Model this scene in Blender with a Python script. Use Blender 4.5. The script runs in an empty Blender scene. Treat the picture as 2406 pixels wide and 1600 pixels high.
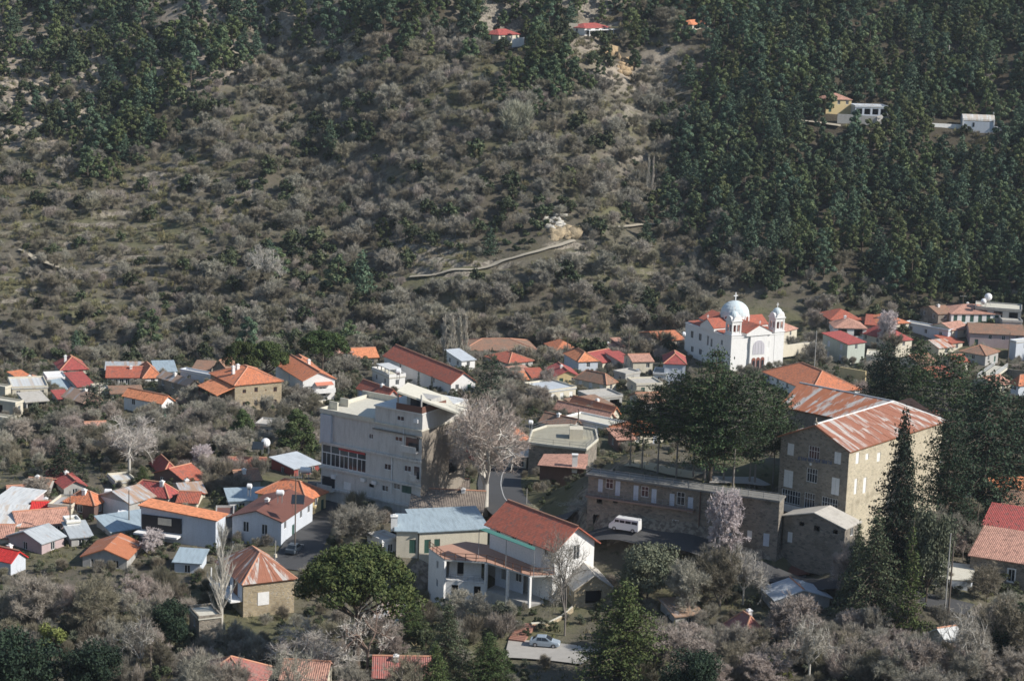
import bpy, math, random
import numpy as np
random.seed(7); RNG = np.random.default_rng(7)
S = bpy.context.scene
COL = S.collection
R = math.radians
# ------------------------------------------------------------------ camera, sky, sun, exposure
F, CX, CY = 5000.0, 1203.0, 800.0
PITCH, ROLL, CAMZ = R(11.5), R(2.0), 110.0
Fv = np.array([0, math.cos(PITCH), -math.sin(PITCH)])
R0 = np.array([1.0, 0, 0]); U0 = np.array([0, math.sin(PITCH), math.cos(PITCH)])
Rv = math.cos(ROLL)*R0 + math.sin(ROLL)*U0
Uv = math.cos(ROLL)*U0 - math.sin(ROLL)*R0
cam = bpy.data.cameras.new('camera'); camo = bpy.data.objects.new('camera', cam); COL.objects.link(camo)
cam.sensor_width = 36; cam.lens = 36*F/2406; cam.clip_start = 1; cam.clip_end = 9000
from mathutils import Matrix, Vector
Mc = Matrix(((Rv[0], Uv[0], -Fv[0], 0), (Rv[1], Uv[1], -Fv[1], 0), (Rv[2], Uv[2], -Fv[2], CAMZ), (0, 0, 0, 1)))
camo.matrix_world = Mc
S.camera = camo
SUN = np.array([0.965, -0.26, 0.0]); SUN /= np.linalg.norm(SUN); SUN_EL = R(36)
sd = Vector((SUN[0]*math.cos(SUN_EL), SUN[1]*math.cos(SUN_EL), math.sin(SUN_EL)))
W_ = bpy.data.worlds.new('World'); S.world = W_; W_.use_nodes = True
wn = W_.node_tree.nodes; wl = W_.node_tree.links
sky = wn.new('ShaderNodeTexSky'); sky.sky_type = 'NISHITA'; sky.sun_disc = False
sky.sun_elevation = SUN_EL; sky.sun_rotation = math.atan2(SUN[0], SUN[1]); sky.altitude = 900; sky.air_density = 1.3; sky.dust_density = .6
wl.new(sky.outputs[0], wn['Background'].inputs[0]); wn['Background'].inputs[1].default_value = 0.098
sl = bpy.data.lights.new('sun', 'SUN'); sl.energy = 4.8; sl.angle = R(0.53); sl.color = (1.0, .945, .86)
so = bpy.data.objects.new('sun', sl); COL.objects.link(so); so.rotation_euler = sd.to_track_quat('Z', 'Y').to_euler()
S.view_settings.view_transform = 'Standard'; S.view_settings.look = 'None'
S.view_settings.exposure = 0.33; S.view_settings.gamma = 1; S.view_settings.use_curve_mapping = False
S.cycles.pixel_filter_type = 'BLACKMAN_HARRIS'; S.cycles.filter_width = 1.6; S.cycles.volume_bounces = 0; S.cycles.max_bounces = 5; S.cycles.transparent_max_bounces = 4

# ------------------------------------------------------------------ pixel <-> world
def ray(px, py):
    return Fv + (px-CX)/F*Rv - (py-CY)/F*Uv
def at(px, py, D):
    d = ray(px, py); t = D/d[1]
    return np.array([d[0]*t, D, CAMZ+d[2]*t])
def onz(px, py, z):
    d = ray(px, py); t = (z-CAMZ)/d[2]
    return np.array([d[0]*t, d[1]*t, z])
def proj(P):
    P = np.asarray(P, float) - np.array([0, 0, CAMZ])
    f = P@Fv
    return CX+F*(P@Rv)/f, CY-F*(P@Uv)/f
_py = [-400, 0, 850, 870, 900, 950, 1000, 1050, 1100, 1150, 1200, 1250, 1300, 1400, 1500, 1600, 1750]
_pd = [830, 762, 560, 535, 503, 455, 417, 391, 370, 352, 337, 324, 314, 297, 279, 262, 240]
def Dp(py): return float(np.interp(py, _py, _pd))

# ------------------------------------------------------------------ materials
def nodes(m):
    m.use_nodes = True
    return m.node_tree.nodes, m.node_tree.links, m.node_tree.nodes['Principled BSDF']
MATS = {}
def mixc(n, l, a, b, fac):
    x = n.new('ShaderNodeMix'); x.data_type = 'RGBA'
    for i, v in ((6, a), (7, b)):
        if isinstance(v, tuple): x.inputs[i].default_value = (*v[:3], 1)
        else: l.new(v, x.inputs[i])
    if isinstance(fac, (int, float)): x.inputs[0].default_value = fac
    else: l.new(fac, x.inputs[0])
    return x.outputs[2]
def ramp(n, l, src, p0, p1):
    r = n.new('ShaderNodeMapRange'); r.inputs[1].default_value = p0; r.inputs[2].default_value = p1
    r.interpolation_type = 'SMOOTHSTEP'; l.new(src, r.inputs[0]); return r.outputs[0]
def noise(n, l, vec, sc, det=4, rough=.6):
    t = n.new('ShaderNodeTexNoise'); t.inputs['Scale'].default_value = sc; t.inputs['Detail'].default_value = det
    t.inputs['Roughness'].default_value = rough
    if vec is not None: l.new(vec, t.inputs['Vector'])
    return t.outputs['Fac']
def mapping(n, l, vec, sc):
    m = n.new('ShaderNodeMapping'); m.inputs['Scale'].default_value = sc; l.new(vec, m.inputs['Vector']); return m.outputs[0]
def bump(n, l, b, h, dist, st=.7):
    x = n.new('ShaderNodeBump'); x.inputs['Strength'].default_value = st; x.inputs['Distance'].default_value = dist
    l.new(h, x.inputs['Height']); l.new(x.outputs[0], b.inputs['Normal'])
def coords(n): return n.new('ShaderNodeTexCoord').outputs['Object']
def rnd(n): return n.new('ShaderNodeObjectInfo').outputs['Random']

def plaster(name, c, dirt=.35, rough=.9):
    if name in MATS: return MATS[name]
    m = bpy.data.materials.new(name); n, l, b = nodes(m); co = coords(n)
    st = mapping(n, l, co, (1.4, 1.4, .28))
    f = ramp(n, l, noise(n, l, st, .9, 6, .7), .42, .75)
    d = tuple(x*.55*k for x, k in zip(c, (1, .96, .9)))
    col = mixc(n, l, c, d, f)
    f2 = ramp(n, l, noise(n, l, co, 4.0, 4), .3, .8)
    x = n.new('ShaderNodeMix'); x.data_type = 'RGBA'; x.inputs[0].default_value = dirt
    l.new(mixc(n, l, c, col, 1.0), x.inputs[7]); x.inputs[6].default_value = (*c, 1)
    col = mixc(n, l, x.outputs[2], tuple(v*.82 for v in c), f2)
    l.new(col, b.inputs['Base Color']); b.inputs['Roughness'].default_value = rough
    bump(n, l, b, noise(n, l, co, 9, 5), .03, .5)
    MATS[name] = m; return m
def stone(name, c1, c2, sc=2.6, mortar=(.42, .38, .32)):
    if name in MATS: return MATS[name]
    m = bpy.data.materials.new(name); n, l, b = nodes(m); co = coords(n)
    v = n.new('ShaderNodeTexVoronoi'); v.inputs['Scale'].default_value = sc
    l.new(mapping(n, l, co, (1, 1, 1.8)), v.inputs['Vector'])
    sep = n.new('ShaderNodeSeparateColor'); l.new(v.outputs['Color'], sep.inputs[0])
    col = mixc(n, l, c1, c2, sep.outputs[0])
    col = mixc(n, l, col, tuple(x*.72 for x in c1), ramp(n, l, sep.outputs[1], .7, .95))
    v2 = n.new('ShaderNodeTexVoronoi'); v2.feature = 'DISTANCE_TO_EDGE'; v2.inputs['Scale'].default_value = sc
    l.new(mapping(n, l, co, (1, 1, 1.8)), v2.inputs['Vector'])
    e = ramp(n, l, v2.outputs['Distance'], .0, .09)
    col = mixc(n, l, mortar, col, e)
    col = mixc(n, l, col, tuple(x*.6 for x in c2), ramp(n, l, noise(n, l, co, .35, 5), .5, .75))
    l.new(col, b.inputs['Base Color']); b.inputs['Roughness'].default_value = .95
    bump(n, l, b, e, .06, .9)
    MATS[name] = m; return m
def tile(name, c, c2=None, old=.3):
    """terracotta roof tiles: uv = metres along the eave, metres up the slope"""
    if name in MATS: return MATS[name]
    c2 = c2 or tuple(x*.6 for x in c)
    m = bpy.data.materials.new(name); n, l, b = nodes(m)
    uv = n.new('ShaderNodeUVMap').outputs[0]; co = coords(n)
    vv = n.new('ShaderNodeTexVoronoi'); vv.inputs['Scale'].default_value = 1; vv.inputs['Randomness'].default_value = .25
    l.new(mapping(n, l, uv, (3.6, 2.7, 1)), vv.inputs['Vector'])
    sep = n.new('ShaderNodeSeparateColor'); l.new(vv.outputs['Color'], sep.inputs[0])
    col = mixc(n, l, tuple(x*.82 for x in c), tuple(min(1, x*1.15) for x in c), sep.outputs[0])
    col = mixc(n, l, col, c2, ramp(n, l, sep.outputs[1], .80, .98))
    f = ramp(n, l, noise(n, l, co, .45, 6, .7), .62-old*.35, .80)
    col = mixc(n, l, col, c2, f)
    f2 = ramp(n, l, noise(n, l, mapping(n, l, uv, (2.2, .5, 1)), 1.0, 5, .7), .60, .85)
    col = mixc(n, l, col, tuple(x*.72+.03 for x in c2), f2)
    w = n.new('ShaderNodeTexWave'); w.wave_profile = 'SIN'; w.inputs['Scale'].default_value = .57*2; w.bands_direction = 'X'
    l.new(uv, w.inputs['Vector'])
    w2 = n.new('ShaderNodeTexWave'); w2.wave_profile = 'SAW'; w2.inputs['Scale'].default_value = .42*2; w2.bands_direction = 'Y'
    l.new(uv, w2.inputs['Vector'])
    ad = n.new('ShaderNodeMath'); ad.operation = 'ADD'; l.new(w.outputs['Fac'], ad.inputs[0]); l.new(w2.outputs['Fac'], ad.inputs[1])
    l.new(col, b.inputs['Base Color']); b.inputs['Roughness'].default_value = .85
    bump(n, l, b, ad.outputs[0], .07, .8)
    MATS[name] = m; return m
def metal(name, c, rust=0.0, rustc=(.24, .098, .058), rough=.55, rib=3.0):
    if name in MATS: return MATS[name]
    m = bpy.data.materials.new(name); n, l, b = nodes(m)
    uv = n.new('ShaderNodeUVMap').outputs[0]; co = coords(n); rd = rnd(n)
    col = mixc(n, l, c, tuple(x*.72 for x in c), ramp(n, l, noise(n, l, mapping(n, l, uv, (1.6, .3, 1)), 1.3, 5), .4, .75))
    if rust > 0:
        a = n.new('ShaderNodeMath'); a.operation = 'ADD'
        ns = noise(n, l, mapping(n, l, uv, (.8, .13, 1)), .9, 7, .70)
        s_ = n.new('ShaderNodeMath'); s_.operation = 'MULTIPLY_ADD'; l.new(rd, s_.inputs[0]); s_.inputs[1].default_value = .22; s_.inputs[2].default_value = rust-.61
        l.new(ns, a.inputs[0]); l.new(s_.outputs[0], a.inputs[1])
        f = ramp(n, l, a.outputs[0], .46, .58)
        rc = mixc(n, l, rustc, tuple(min(1, x*1.7) for x in rustc), noise(n, l, uv, 1.5, 5))
        col = mixc(n, l, col, rc, f)
    w = n.new('ShaderNodeTexWave'); w.inputs['Scale'].default_value = rib; w.bands_direction = 'X'; l.new(uv, w.inputs['Vector'])
    l.new(col, b.inputs['Base Color']); b.inputs['Roughness'].default_value = rough
    bump(n, l, b, w.outputs['Fac'], .04, .6)
    MATS[name] = m; return m
def simple(name, c, rough=.7, metallic=0, var=.15, sc=3.0):
    if name in MATS: return MATS[name]
    m = bpy.data.materials.new(name); n, l, b = nodes(m)
    col = mixc(n, l, tuple(x*(1-var) for x in c), tuple(min(1, x*(1+var)) for x in c), noise(n, l, coords(n), sc, 4))
    l.new(col, b.inputs['Base Color']); b.inputs['Roughness'].default_value = rough; b.inputs['Metallic'].default_value = metallic
    MATS[name] = m; return m
def leafm(name, c1, c2, var=.35, rough=.75, trans=.12):
    """foliage / twigs: tone varies leaf clump by clump and tree by tree"""
    if name in MATS: return MATS[name]
    m = bpy.data.materials.new(name); n, l, b = nodes(m); co = coords(n)
    f = ramp(n, l, noise(n, l, co, .9, 3), .35, .68)
    col = mixc(n, l, c1, c2, f)
    r = rnd(n)
    hs = n.new('ShaderNodeHueSaturation'); l.new(col, hs.inputs['Color'])
    v = n.new('ShaderNodeMapRange'); v.inputs[3].default_value = 1-var; v.inputs[4].default_value = 1+var; l.new(r, v.inputs[0]); l.new(v.outputs[0], hs.inputs['Value'])
    wn_ = n.new('ShaderNodeTexWhiteNoise'); wn_.noise_dimensions = '1D'; l.new(r, wn_.inputs['W'])
    h = n.new('ShaderNodeMapRange'); h.inputs[3].default_value = .478; h.inputs[4].default_value = .515; l.new(wn_.outputs[0], h.inputs[0]); l.new(h.outputs[0], hs.inputs['Hue'])
    l.new(hs.outputs[0], b.inputs['Base Color']); b.inputs['Roughness'].default_value = rough
    b.inputs['Specular IOR Level'].default_value = .25
    MATS[name] = m; return m

WHITE = plaster('white_plaster', (.80, .79, .77), .25)
CREAM = plaster('cream_plaster', (.62, .57, .46), .4)
GREYP = plaster('grey_plaster', (.42, .41, .39), .6)
CONC = plaster('stained_concrete', (.60, .58, .55), .9)
BLUEW = plaster('bluish_white_plaster', (.56, .60, .66), .3)
YELLOW = plaster('yellow_plaster', (.66, .52, .28), .4)
LILAC = plaster('pinkish_plaster', (.46, .36, .36), .4)
DARKP = plaster('dark_brown_plaster', (.16, .10, .085), .5)
T_FADE = tile('faded_crimson_tile', (.36, .12, .10), (.26, .16, .14), old=.7)
TAN = stone('tan_stone', (.46, .37, .24), (.36, .29, .19), 2.4)
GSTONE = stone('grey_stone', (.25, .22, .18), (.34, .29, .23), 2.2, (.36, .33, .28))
DSTONE = stone('dark_stone', (.20, .18, .155), (.30, .26, .21), 1.8, (.30, .27, .23))
T_OR = tile('orange_tile', (.56, .195, .095), (.33, .15, .10), old=.3)
T_ORL = tile('light_orange_tile', (.66, .25, .12), old=.3)
T_RED = tile('red_tile', (.41, .115, .07), (.24, .11, .085), old=.4)
T_CRIM = tile('crimson_tile', (.37, .08, .07), (.22, .08, .07), old=.35)
T_PINK = tile('faded_pink_tile', (.50, .27, .20), old=.5)
T_BRN = tile('old_brown_tile', (.32, .17, .11), (.20, .15, .11), old=.9)
T_OLD = tile('weathered_grey_tile', (.27, .22, .18), (.17, .14, .12), old=1.0)
T_BRIGHT = tile('bright_red_paint', (.62, .035, .03), (.5, .03, .03), old=0)
M_GREY = metal('pale_metal_sheet', (.46, .49, .51), .50, (.30, .20, .14))
M_BLUE = metal('blue_grey_metal_sheet', (.36, .44, .49))
M_SILV = metal('silver_metal_sheet', (.56, .60, .64))
M_WHITE = metal('white_metal_sheet', (.70, .71, .70), .49, (.42, .36, .30))
M_RUST = metal('rusty_metal_sheet', (.55, .50, .46), .585)
M_RUST2 = metal('half_rusty_metal_sheet', (.58, .54, .50), .565, (.34, .125, .06))
M_DRUST = metal('dark_rusty_sheet', (.14, .12, .12), .6, (.13, .055, .04))
SLAB = plaster('roof_concrete', (.50, .47, .42), .9)
CREAMR = plaster('cream_roof_screed', (.60, .57, .48), .5)
GLASS = simple('dark_window_glass', (.025, .032, .04), .12, 0, .3)
FRAMEW = simple('white_paint', (.72, .72, .71), .6)
WOOD = simple('brown_wood', (.17, .075, .04), .8)
GREEN = simple('dark_green_paint', (.03, .085, .065), .6)
TEAL = simple('teal_sheet', (.05, .17, .145), .7)
SHUT = simple('pale_blue_shutter', (.50, .55, .63), .7)
BLACK = simple('opening_shade_black', (.02, .02, .022), .9)  # black standing in for the shade inside openings
STEEL = simple('grey_steel', (.30, .31, .32), .5, .4)
BARK = simple('brown_bark', (.11, .085, .065), .95, 0, .4, 2)
PALEB = simple('pale_bark', (.50, .47, .42), .9, 0, .4, 1.5)
GREYB = simple('grey_bark', (.21, .185, .165), .95, 0, .4, 2)

# ------------------------------------------------------------------ mesh building
class MB:
    def __init__(s): s.v = []; s.f = []; s.m = []; s.uv = []
    def face(s, pts, mi=0, uv=None):
        b = len(s.v); s.v += [tuple(map(float, p)) for p in pts]; s.f.append(tuple(range(b, b+len(pts)))); s.m.append(mi)
        s.uv += uv if uv else [(p[0], p[2]) for p in pts]
    def box(s, x0, x1, y0, y1, z0, z1, mi=0):
        c = [(x0, y0, z0), (x1, y0, z0), (x1, y1, z0), (x0, y1, z0), (x0, y0, z1), (x1, y0, z1), (x1, y1, z1), (x0, y1, z1)]
        for q in ((0, 3, 2, 1), (4, 5, 6, 7), (0, 1, 5, 4), (1, 2, 6, 5), (2, 3, 7, 6), (3, 0, 4, 7)): s.face([c[i] for i in q], mi)
    def slab(s, poly, th, e, mi=0):
        """roof plane with thickness; e = unit vector along the eave"""
        P = [np.array(p, float) for p in poly]; n = np.cross(P[1]-P[0], P[2]-P[1]); n /= np.linalg.norm(n)
        if n[2] < 0: P = P[::-1]; n = -n
        e = np.array(e, float); up = np.cross(n, e); up /= np.linalg.norm(up)
        uv = [(float(p@e), float(p@up)) for p in P]
        s.face(P, mi, uv); Q = [p-n*th for p in P]; s.face(Q[::-1], mi, uv[::-1])
        for i in range(len(P)):
            j = (i+1) % len(P); s.face([P[i], Q[i], Q[j], P[j]], mi, [uv[i], uv[i], uv[j], uv[j]])
    def tube(s, p0, p1, r0, r1, k=6, mi=0, cap=False):
        p0 = np.array(p0, float); p1 = np.array(p1, float); d = p1-p0; L = np.linalg.norm(d)
        if L < 1e-6: return
        d /= L; a = np.cross(d, [0, 0, 1.0]); 
        if np.linalg.norm(a) < .05: a = np.cross(d, [1.0, 0, 0])
        a /= np.linalg.norm(a); b_ = np.cross(d, a)
        A = [p0+r0*(math.cos(t)*a+math.sin(t)*b_) for t in [2*math.pi*i/k for i in range(k)]]
        B = [p1+r1*(math.cos(t)*a+math.sin(t)*b_) for t in [2*math.pi*i/k for i in range(k)]]
        for i in range(k):
            j = (i+1) % k; s.face([A[i], A[j], B[j], B[i]], mi)
        if cap: s.face(B, mi); s.face(A[::-1], mi)
    def build(s, name, mats, parent=None, smooth=False):
        me = bpy.data.meshes.new(name); me.from_pydata(s.v, [], s.f)
        if not isinstance(mats, (list, tuple)): mats = [mats]
        for m in mats: me.materials.append(m)
        me.polygons.foreach_set('material_index', s.m)
        ul = me.uv_layers.new(name='UVMap'); ul.data.foreach_set('uv', np.array(s.uv, 'f').ravel())
        if smooth: me.polygons.foreach_set('use_smooth', [True]*len(s.f))
        me.update(); o = bpy.data.objects.new(name, me); COL.objects.link(o)
        if parent is not None: o.parent = parent
        return o
def npmesh(name, verts, faces, mats, mi=None):
    """verts (N,3); faces (M,k) int"""
    me = bpy.data.meshes.new(name); M_, k = faces.shape
    me.vertices.add(len(verts)); me.vertices.foreach_set('co', verts.astype('f').ravel())
    me.loops.add(M_*k); me.loops.foreach_set('vertex_index', faces.astype('i').ravel())
    me.polygons.add(M_); me.polygons.foreach_set('loop_start', np.arange(0, M_*k, k, dtype='i'))
    me.polygons.foreach_set('loop_total', np.full(M_, k, 'i'))
    for m in (mats if isinstance(mats, list) else [mats]): me.materials.append(m)
    if mi is not None: me.polygons.foreach_set('material_index', mi.astype('i'))
    me.update(calc_edges=True); return me
def tag(o, label=None, cat=None, group=None, kind=None):
    if label: o['label'] = label
    if cat: o['category'] = cat
    if group: o['group'] = group
    if kind: o['kind'] = kind
    return o
def empty(name, loc, rz=0, label=None, cat=None, group=None):
    o = bpy.data.objects.new(name, None); COL.objects.link(o); o.location = loc; o.rotation_euler = (0, 0, rz)
    return tag(o, label, cat, group)
def copy_tree(o, parent=None):
    c = o.copy(); COL.objects.link(c)
    if parent is not None: c.parent = parent
    for ch in list(o.children): copy_tree(ch, c)
    return c

# ------------------------------------------------------------------ houses: one table, placed on the ground in metres
# A near eave corner, C right eave end, B left eave end (or a depth in metres), foot of the wall
HOUSES = []
def H(label, A, C, B, base, roof, rise, ridge, rm, wm, wl_='', wr='', **k):
    HOUSES.append(dict(label=label, A=A, C=C, B=B, base=base, roof=roof, rise=rise, ridge=ridge, rm=rm, wm=wm, wl=wl_, wr=wr, **k))
def fit(A, C, B, D, th=None):
    P = at(A[0], A[1], D); z = P[2]; ths = []; w = d = None
    if isinstance(C, tuple):
        q = onz(C[0], C[1], z)-P; L = abs(C[0]-A[0]); t = math.atan2(q[1], q[0]); ths.append((max(-.3, min(1.25, t)), L))
    if isinstance(B, tuple):
        q = onz(B[0], B[1], z)-P; L = abs(B[0]-A[0]); t = math.atan2(q[1], q[0])-math.pi/2; ths.append((max(-.1, min(1.3, t)), L))
    if th is None: th = sum(t*L for t, L in ths)/sum(L for t, L in ths)
    u = np.array([math.cos(th), math.sin(th), 0]); v = np.array([-math.sin(th), math.cos(th), 0])
    def solve(px, dr):
        r = ray(px, 800)  # plane through camera containing column px: normal = Rv*F-(px-CX)*Fv
        nrm = Rv*F-(px-CX)*Fv; c = np.array([0, 0, CAMZ])
        den = dr@nrm; return float(-((P-c)@nrm)/den) if abs(den) > 1e-6 else 8.0
    w = solve(C[0], u) if isinstance(C, tuple) else float(C)
    d = solve(B[0], v) if isinstance(B, tuple) else float(B)
    if isinstance(C, tuple) and isinstance(B, tuple):      # a nearly edge-on side cannot be measured
        if abs(C[0]-A[0]) < 45: w = min(w, 9.0)
        if abs(B[0]-A[0]) < 45: d = min(d, 9.0)
    return P, th, max(2., min(w, 60)), max(2., min(d, 60))

# -- far row at the left edge of the village
H('cream house with crimson hipped roof at the far left edge of the village', (143,868), (206,865), 7., 892, 'hip', 2.3, 'x', T_CRIM, CREAM, 'w1', 'w2')
H('small tower-like white house with orange roof, leftmost of the far row', (44,888), (72,882), (25,877), 908, 'shed', .7, 'x', T_OR, BLUEW, 'w1', 'w1')
H('long low white flat-roofed house at the far left', (29,914), (112,911), 8., 942, 'flat', 0, 'x', M_WHITE, CREAM, '', 'w3')
H('low house with faded pink hipped roof and white chimney at far left', (56,906), (111,903), 6., 920, 'hip', 1.3, 'x', T_PINK, WHITE, '', 'w2', chim=[(.35,.4)])
H('white cube building between the pink roof and the crimson roof, far left', (112,892), (156,890), 5., 914, 'flat', 0, 'x', WHITE, WHITE, '', 'w1')
H('house with flat crimson roof behind the dark cedar at left', (183,908), (222,905), (159,893), 928, 'shed', 1.2, 'x', T_CRIM, GREYP, 'w1', 'w1')
H('lean-to with dark blue-grey sheet roof beside the crimson roof, left', (152,918), (184,912), 5., 928, 'shed', 1.2, 'x', M_BLUE, GREYP, '', '')
H('gabled house with pale blue-grey roof behind the cedar trunk, left', (196,944), (237,935), (157,929), 966, 'gable', 1.6, 'y', M_GREY, DARKP, 'w1', 'w1')
H('shed with small dark red roof left of the blue-grey roof', (140,939), (166,937), 4.5, 955, 'shed', .8, 'x', T_CRIM, GREYP, '', '')
H('cream cube house cut by the left frame edge, upper of the stack', (12,914), (24,910), (-25,908), 945, 'flat', 0, 'x', CREAMR, CREAM, 'w1', '')
H('cream flat-roofed house with a big dark opening at the left frame edge', (36,951), (54,944), (-30,941), 982, 'flat', 0, 'x', CREAMR, CREAM, 'o1', 'w1')
H('lowest cream house at the left frame edge above the dark trees', (24,988), (32,985), (-30,981), 1012, 'flat', 0, 'x', CREAMR, CREAM, 'w1', '')
H('long house with streaked red roof and a row of dark windows, far left', (251,886), (334,886), 8., 908, 'gable', 1.5, 'x', T_RED, GREYP, '', 'w6')
H('building with pale metal strip roof behind the streaked red roof', (249,868), (335,868), 5., 885, 'shed', .6, 'x', M_GREY, GREYP, '', '')
H('house with orange hipped roof at the end of the streaked red roof', (337,886), (381,884), 8., 908, 'hip', 2.0, 'y', T_OR, WHITE, '', 'w1')
H('house with flat pale blue metal roof behind the stone cottage, left', (366,873), (414,872), 7., 892, 'shed', .8, 'x', M_BLUE, GREYP, '', '')
H('stone cottage with light grey ridged roof and cream gable', (442,905), (469,901), (371,885), 940, 'gable', 1.1, 'y', M_GREY, GSTONE, 'w3', 'w1')
H('long white flat-roofed house behind the grey-roofed cottage', (509,888), (523,885), (424,872), 908, 'flat', 0, 'x', M_WHITE, BLUEW, 'w2', '')
H('white cottage with light orange gable roof and an arched ground floor, left', (380,946), (407,943), (291,932), 984, 'gable', 1.2, 'y', T_ORL, WHITE, 'w2', 'w2', arch=1)
H('two-storey tan stone house with bright orange hipped roof and porch', (552,904), (662,897), (495,887), 974, 'hip', 2.3, 'x', T_OR, TAN, '', '', chim=[(.35,.55),(.2,.45)], hero='porch', winr=[(.2,.9,.8,.8),(.45,.7,.8,1.0),(.66,1.3,.35,.35),(.86,1.0,.8,1.0),(.2,3.6,.8,1.0),(.45,3.4,.8,1.1),(.66,3.9,.4,.4),(.86,3.7,.8,1.1)])
H('white house with orange gable roof and red awning over its balcony', (712,893), (787,896), (648,866), 946, 'gable', 1.7, 'y', T_OR, WHITE, 'd1', '', th=.45, hero='awning', winr=[(.12,2.2,.7,1.4),(.25,2.2,.7,1.4),(.62,1.2,1.6,2.0)])
H('small orange roof peeking out behind the white gabled house', (690,864), (744,862), 8., 882, 'hip', 1.8, 'x', T_OR, CREAM, '', '')
H('dark stone cottage in the shade of the large stone pine', (796,829), (829,827), 6., 864, 'shed', .8, 'x', T_PINK, DSTONE, 'w1', 'w1')
H('cottage with light orange roof right of the large stone pine', (834,840), (888,838), 6., 864, 'gable', 1.7, 'x', T_ORL, DSTONE, '', 'w2')
H('long hall with dark red tiled gable roof, centre back', (1060,900), (1117,899), (903,848), 928, 'gable', 2.3, 'y', T_RED, WHITE, 'w2', '')
H('white flat-roofed house with a white roof tank behind the apartment block', (915,889), (952,888), (873,877), 918, 'flat', 0, 'x', CREAMR, WHITE, '', '', parap=.7)
H('house with dark red gable roof and tall windows left of the cream roof', (909,933), (937,928), (854,912), 966, 'gable', 1.5, 'y', T_RED, GREYP, 'd5', '')
H('small white house with pale metal roof left of the round dark cedar', (1085,847), (1116,844), (1055,836), 872, 'shed', 1.2, 'x', M_SILV, WHITE, '', 'w1')
H('large house with old brown hipped roof behind the round dark cedar', (1086,823), (1262,822), 13., 852, 'hip', 1.8, 'x', T_BRN, DSTONE, '', 'w5')
H('wing with rust-red hipped roof in front of the old brown roof', (1196,853), (1252,846), 8., 868, 'hip', 1.6, 'y', T_RED, GREYP, '', '')
H('cottage with plain orange hipped roof under the bare slope, centre back', (1308,821), (1357,819), 7., 838, 'hip', 1.6, 'x', T_OR, GREYP, '', '')
H('pale blue house with orange hipped roof and blue shutters', (1360,848), (1405,846), (1333,831), 884, 'hip', 1.6, 'x', T_ORL, BLUEW, 'd3', 'w1')
H('house with crimson gable roof touching the pale blue house', (1416,851), (1462,842), 8., 872, 'gable', 1.7, 'x', T_CRIM, CREAM, '', 'w2')
H('shed with flat bright pink roof behind the crimson roofs', (1462,813), (1507,811), 6., 834, 'shed', .7, 'x', T_PINK, DARKP, '', 'o1')
H('low house with pink roof and white ridge left of the bright pink roof', (1418,823), (1460,820), 6., 842, 'gable', .8, 'x', T_PINK, GREYP, '', '')
H('small house with crimson roof under the utility pole, centre back', (1462,851), (1492,848), 6., 874, 'shed', 1.1, 'x', T_CRIM, GREYP, '', 'w1')
H('dark stone house with orange roof just left of the church', (1552,800), (1608,802), (1502,797), 834, 'gable', 1.3, 'x', T_OR, GSTONE, '', 'w2', th=.45)
H('two-storey grey-white house with crimson hipped roof below the church', (1562,852), (1611,856), (1536,838), 906, 'hip', 1.7, 'x', T_CRIM, BLUEW, 'w1x2', 'd2x2')
H('low house with pale red roof and white fascia below the church', (1488,849), (1534,848), 6., 886, 'gable', 1.0, 'x', T_PINK, CREAM, '', 'w2')
H('yellow house with crimson gable roof and two dark windows', (1305,883), (1361,885), (1262,866), 909, 'gable', 1.3, 'y', T_CRIM, YELLOW, 'd1', 'w2')
H('annex with low red roof left of the yellow house', (1252,887), (1284,886), 5., 905, 'shed', .9, 'x', T_RED, GREYP, '', '')
H('cream building with flat grey slab roof and white shutters, centre', (1288,922), (1353,912), (1243,906), 950, 'flat', 0, 'x', M_SILV, CREAM, 'w1', 's3')
H('old house with rusty red hipped roof right of the yellow house', (1425,901), (1448,888), (1366,886), 928, 'hip', 1.7, 'y', T_BRN, CREAM, 's3', '')
H('grey flat-roofed house behind the pole right of the rusty hipped roof', (1470,882), (1504,876), (1448,876), 908, 'flat', 0, 'x', SLAB, GREYP, 'w1', 'w1')
H('long house with patchy rust and white sheet roof, centre', (1437,972), (1455,968), (1340,945), 992, 'gable', 1.4, 'y', M_RUST2, CREAM, '', '')
H('long house with plain faded pink-brown roof and white flues, centre', (1427,984), (1444,980), (1304,958), 1006, 'gable', 1.2, 'y', T_PINK, CREAM, '', '', flues=1)
H('white flat-roofed building behind the curved terrace building', (1445,1008), (1480,1000), (1330,984), 1032, 'flat', 0, 'x', CREAMR, WHITE, 'w2', 'w1')
H('house with brown triangular gable roof beside the curved terrace', (1342,1004), (1366,1000), (1270,990), 1028, 'gable', 1.4, 'y', T_BRN, GREYP, '', '')
H('house with orange hipped roof right of the bare plane tree', (1205,1034), (1241,1026), (1164,1020), 1064, 'hip', 2.0, 'x', T_OR, CREAM, '', '')
H('shop with bright red front wall right of the apartment block', (1127,1046), (1162,1040), 6., 1092, 'shed', .8, 'x', T_CRIM, simple('red_painted_wall', (.45,.05,.04), .7), '', '')
H('low white building with patchy white roof beside the road', (1165,1066), (1237,1072), 6., 1098, 'shed', .8, 'x', M_WHITE, CREAM, '', 'g2')
H('flat house with salmon roof behind the park trees, left of them', (1480,1020), (1560,1012), 7., 1050, 'hip', 1.8, 'x', T_ORL, CREAM, '', 'w2')
H('salmon-roofed hut at the left end of the park trees', (1452,1032), (1492,1030), 5., 1062, 'shed', .8, 'x', T_PINK, DARKP, '', '')
H('wide hall with ribbed orange-red hipped roof behind the school', (1907,920), (2020,922), (1795,871), 948, 'hip', 3.0, 'y', T_OR, WHITE, '', 'w3', th=.40, caps=1)
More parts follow.
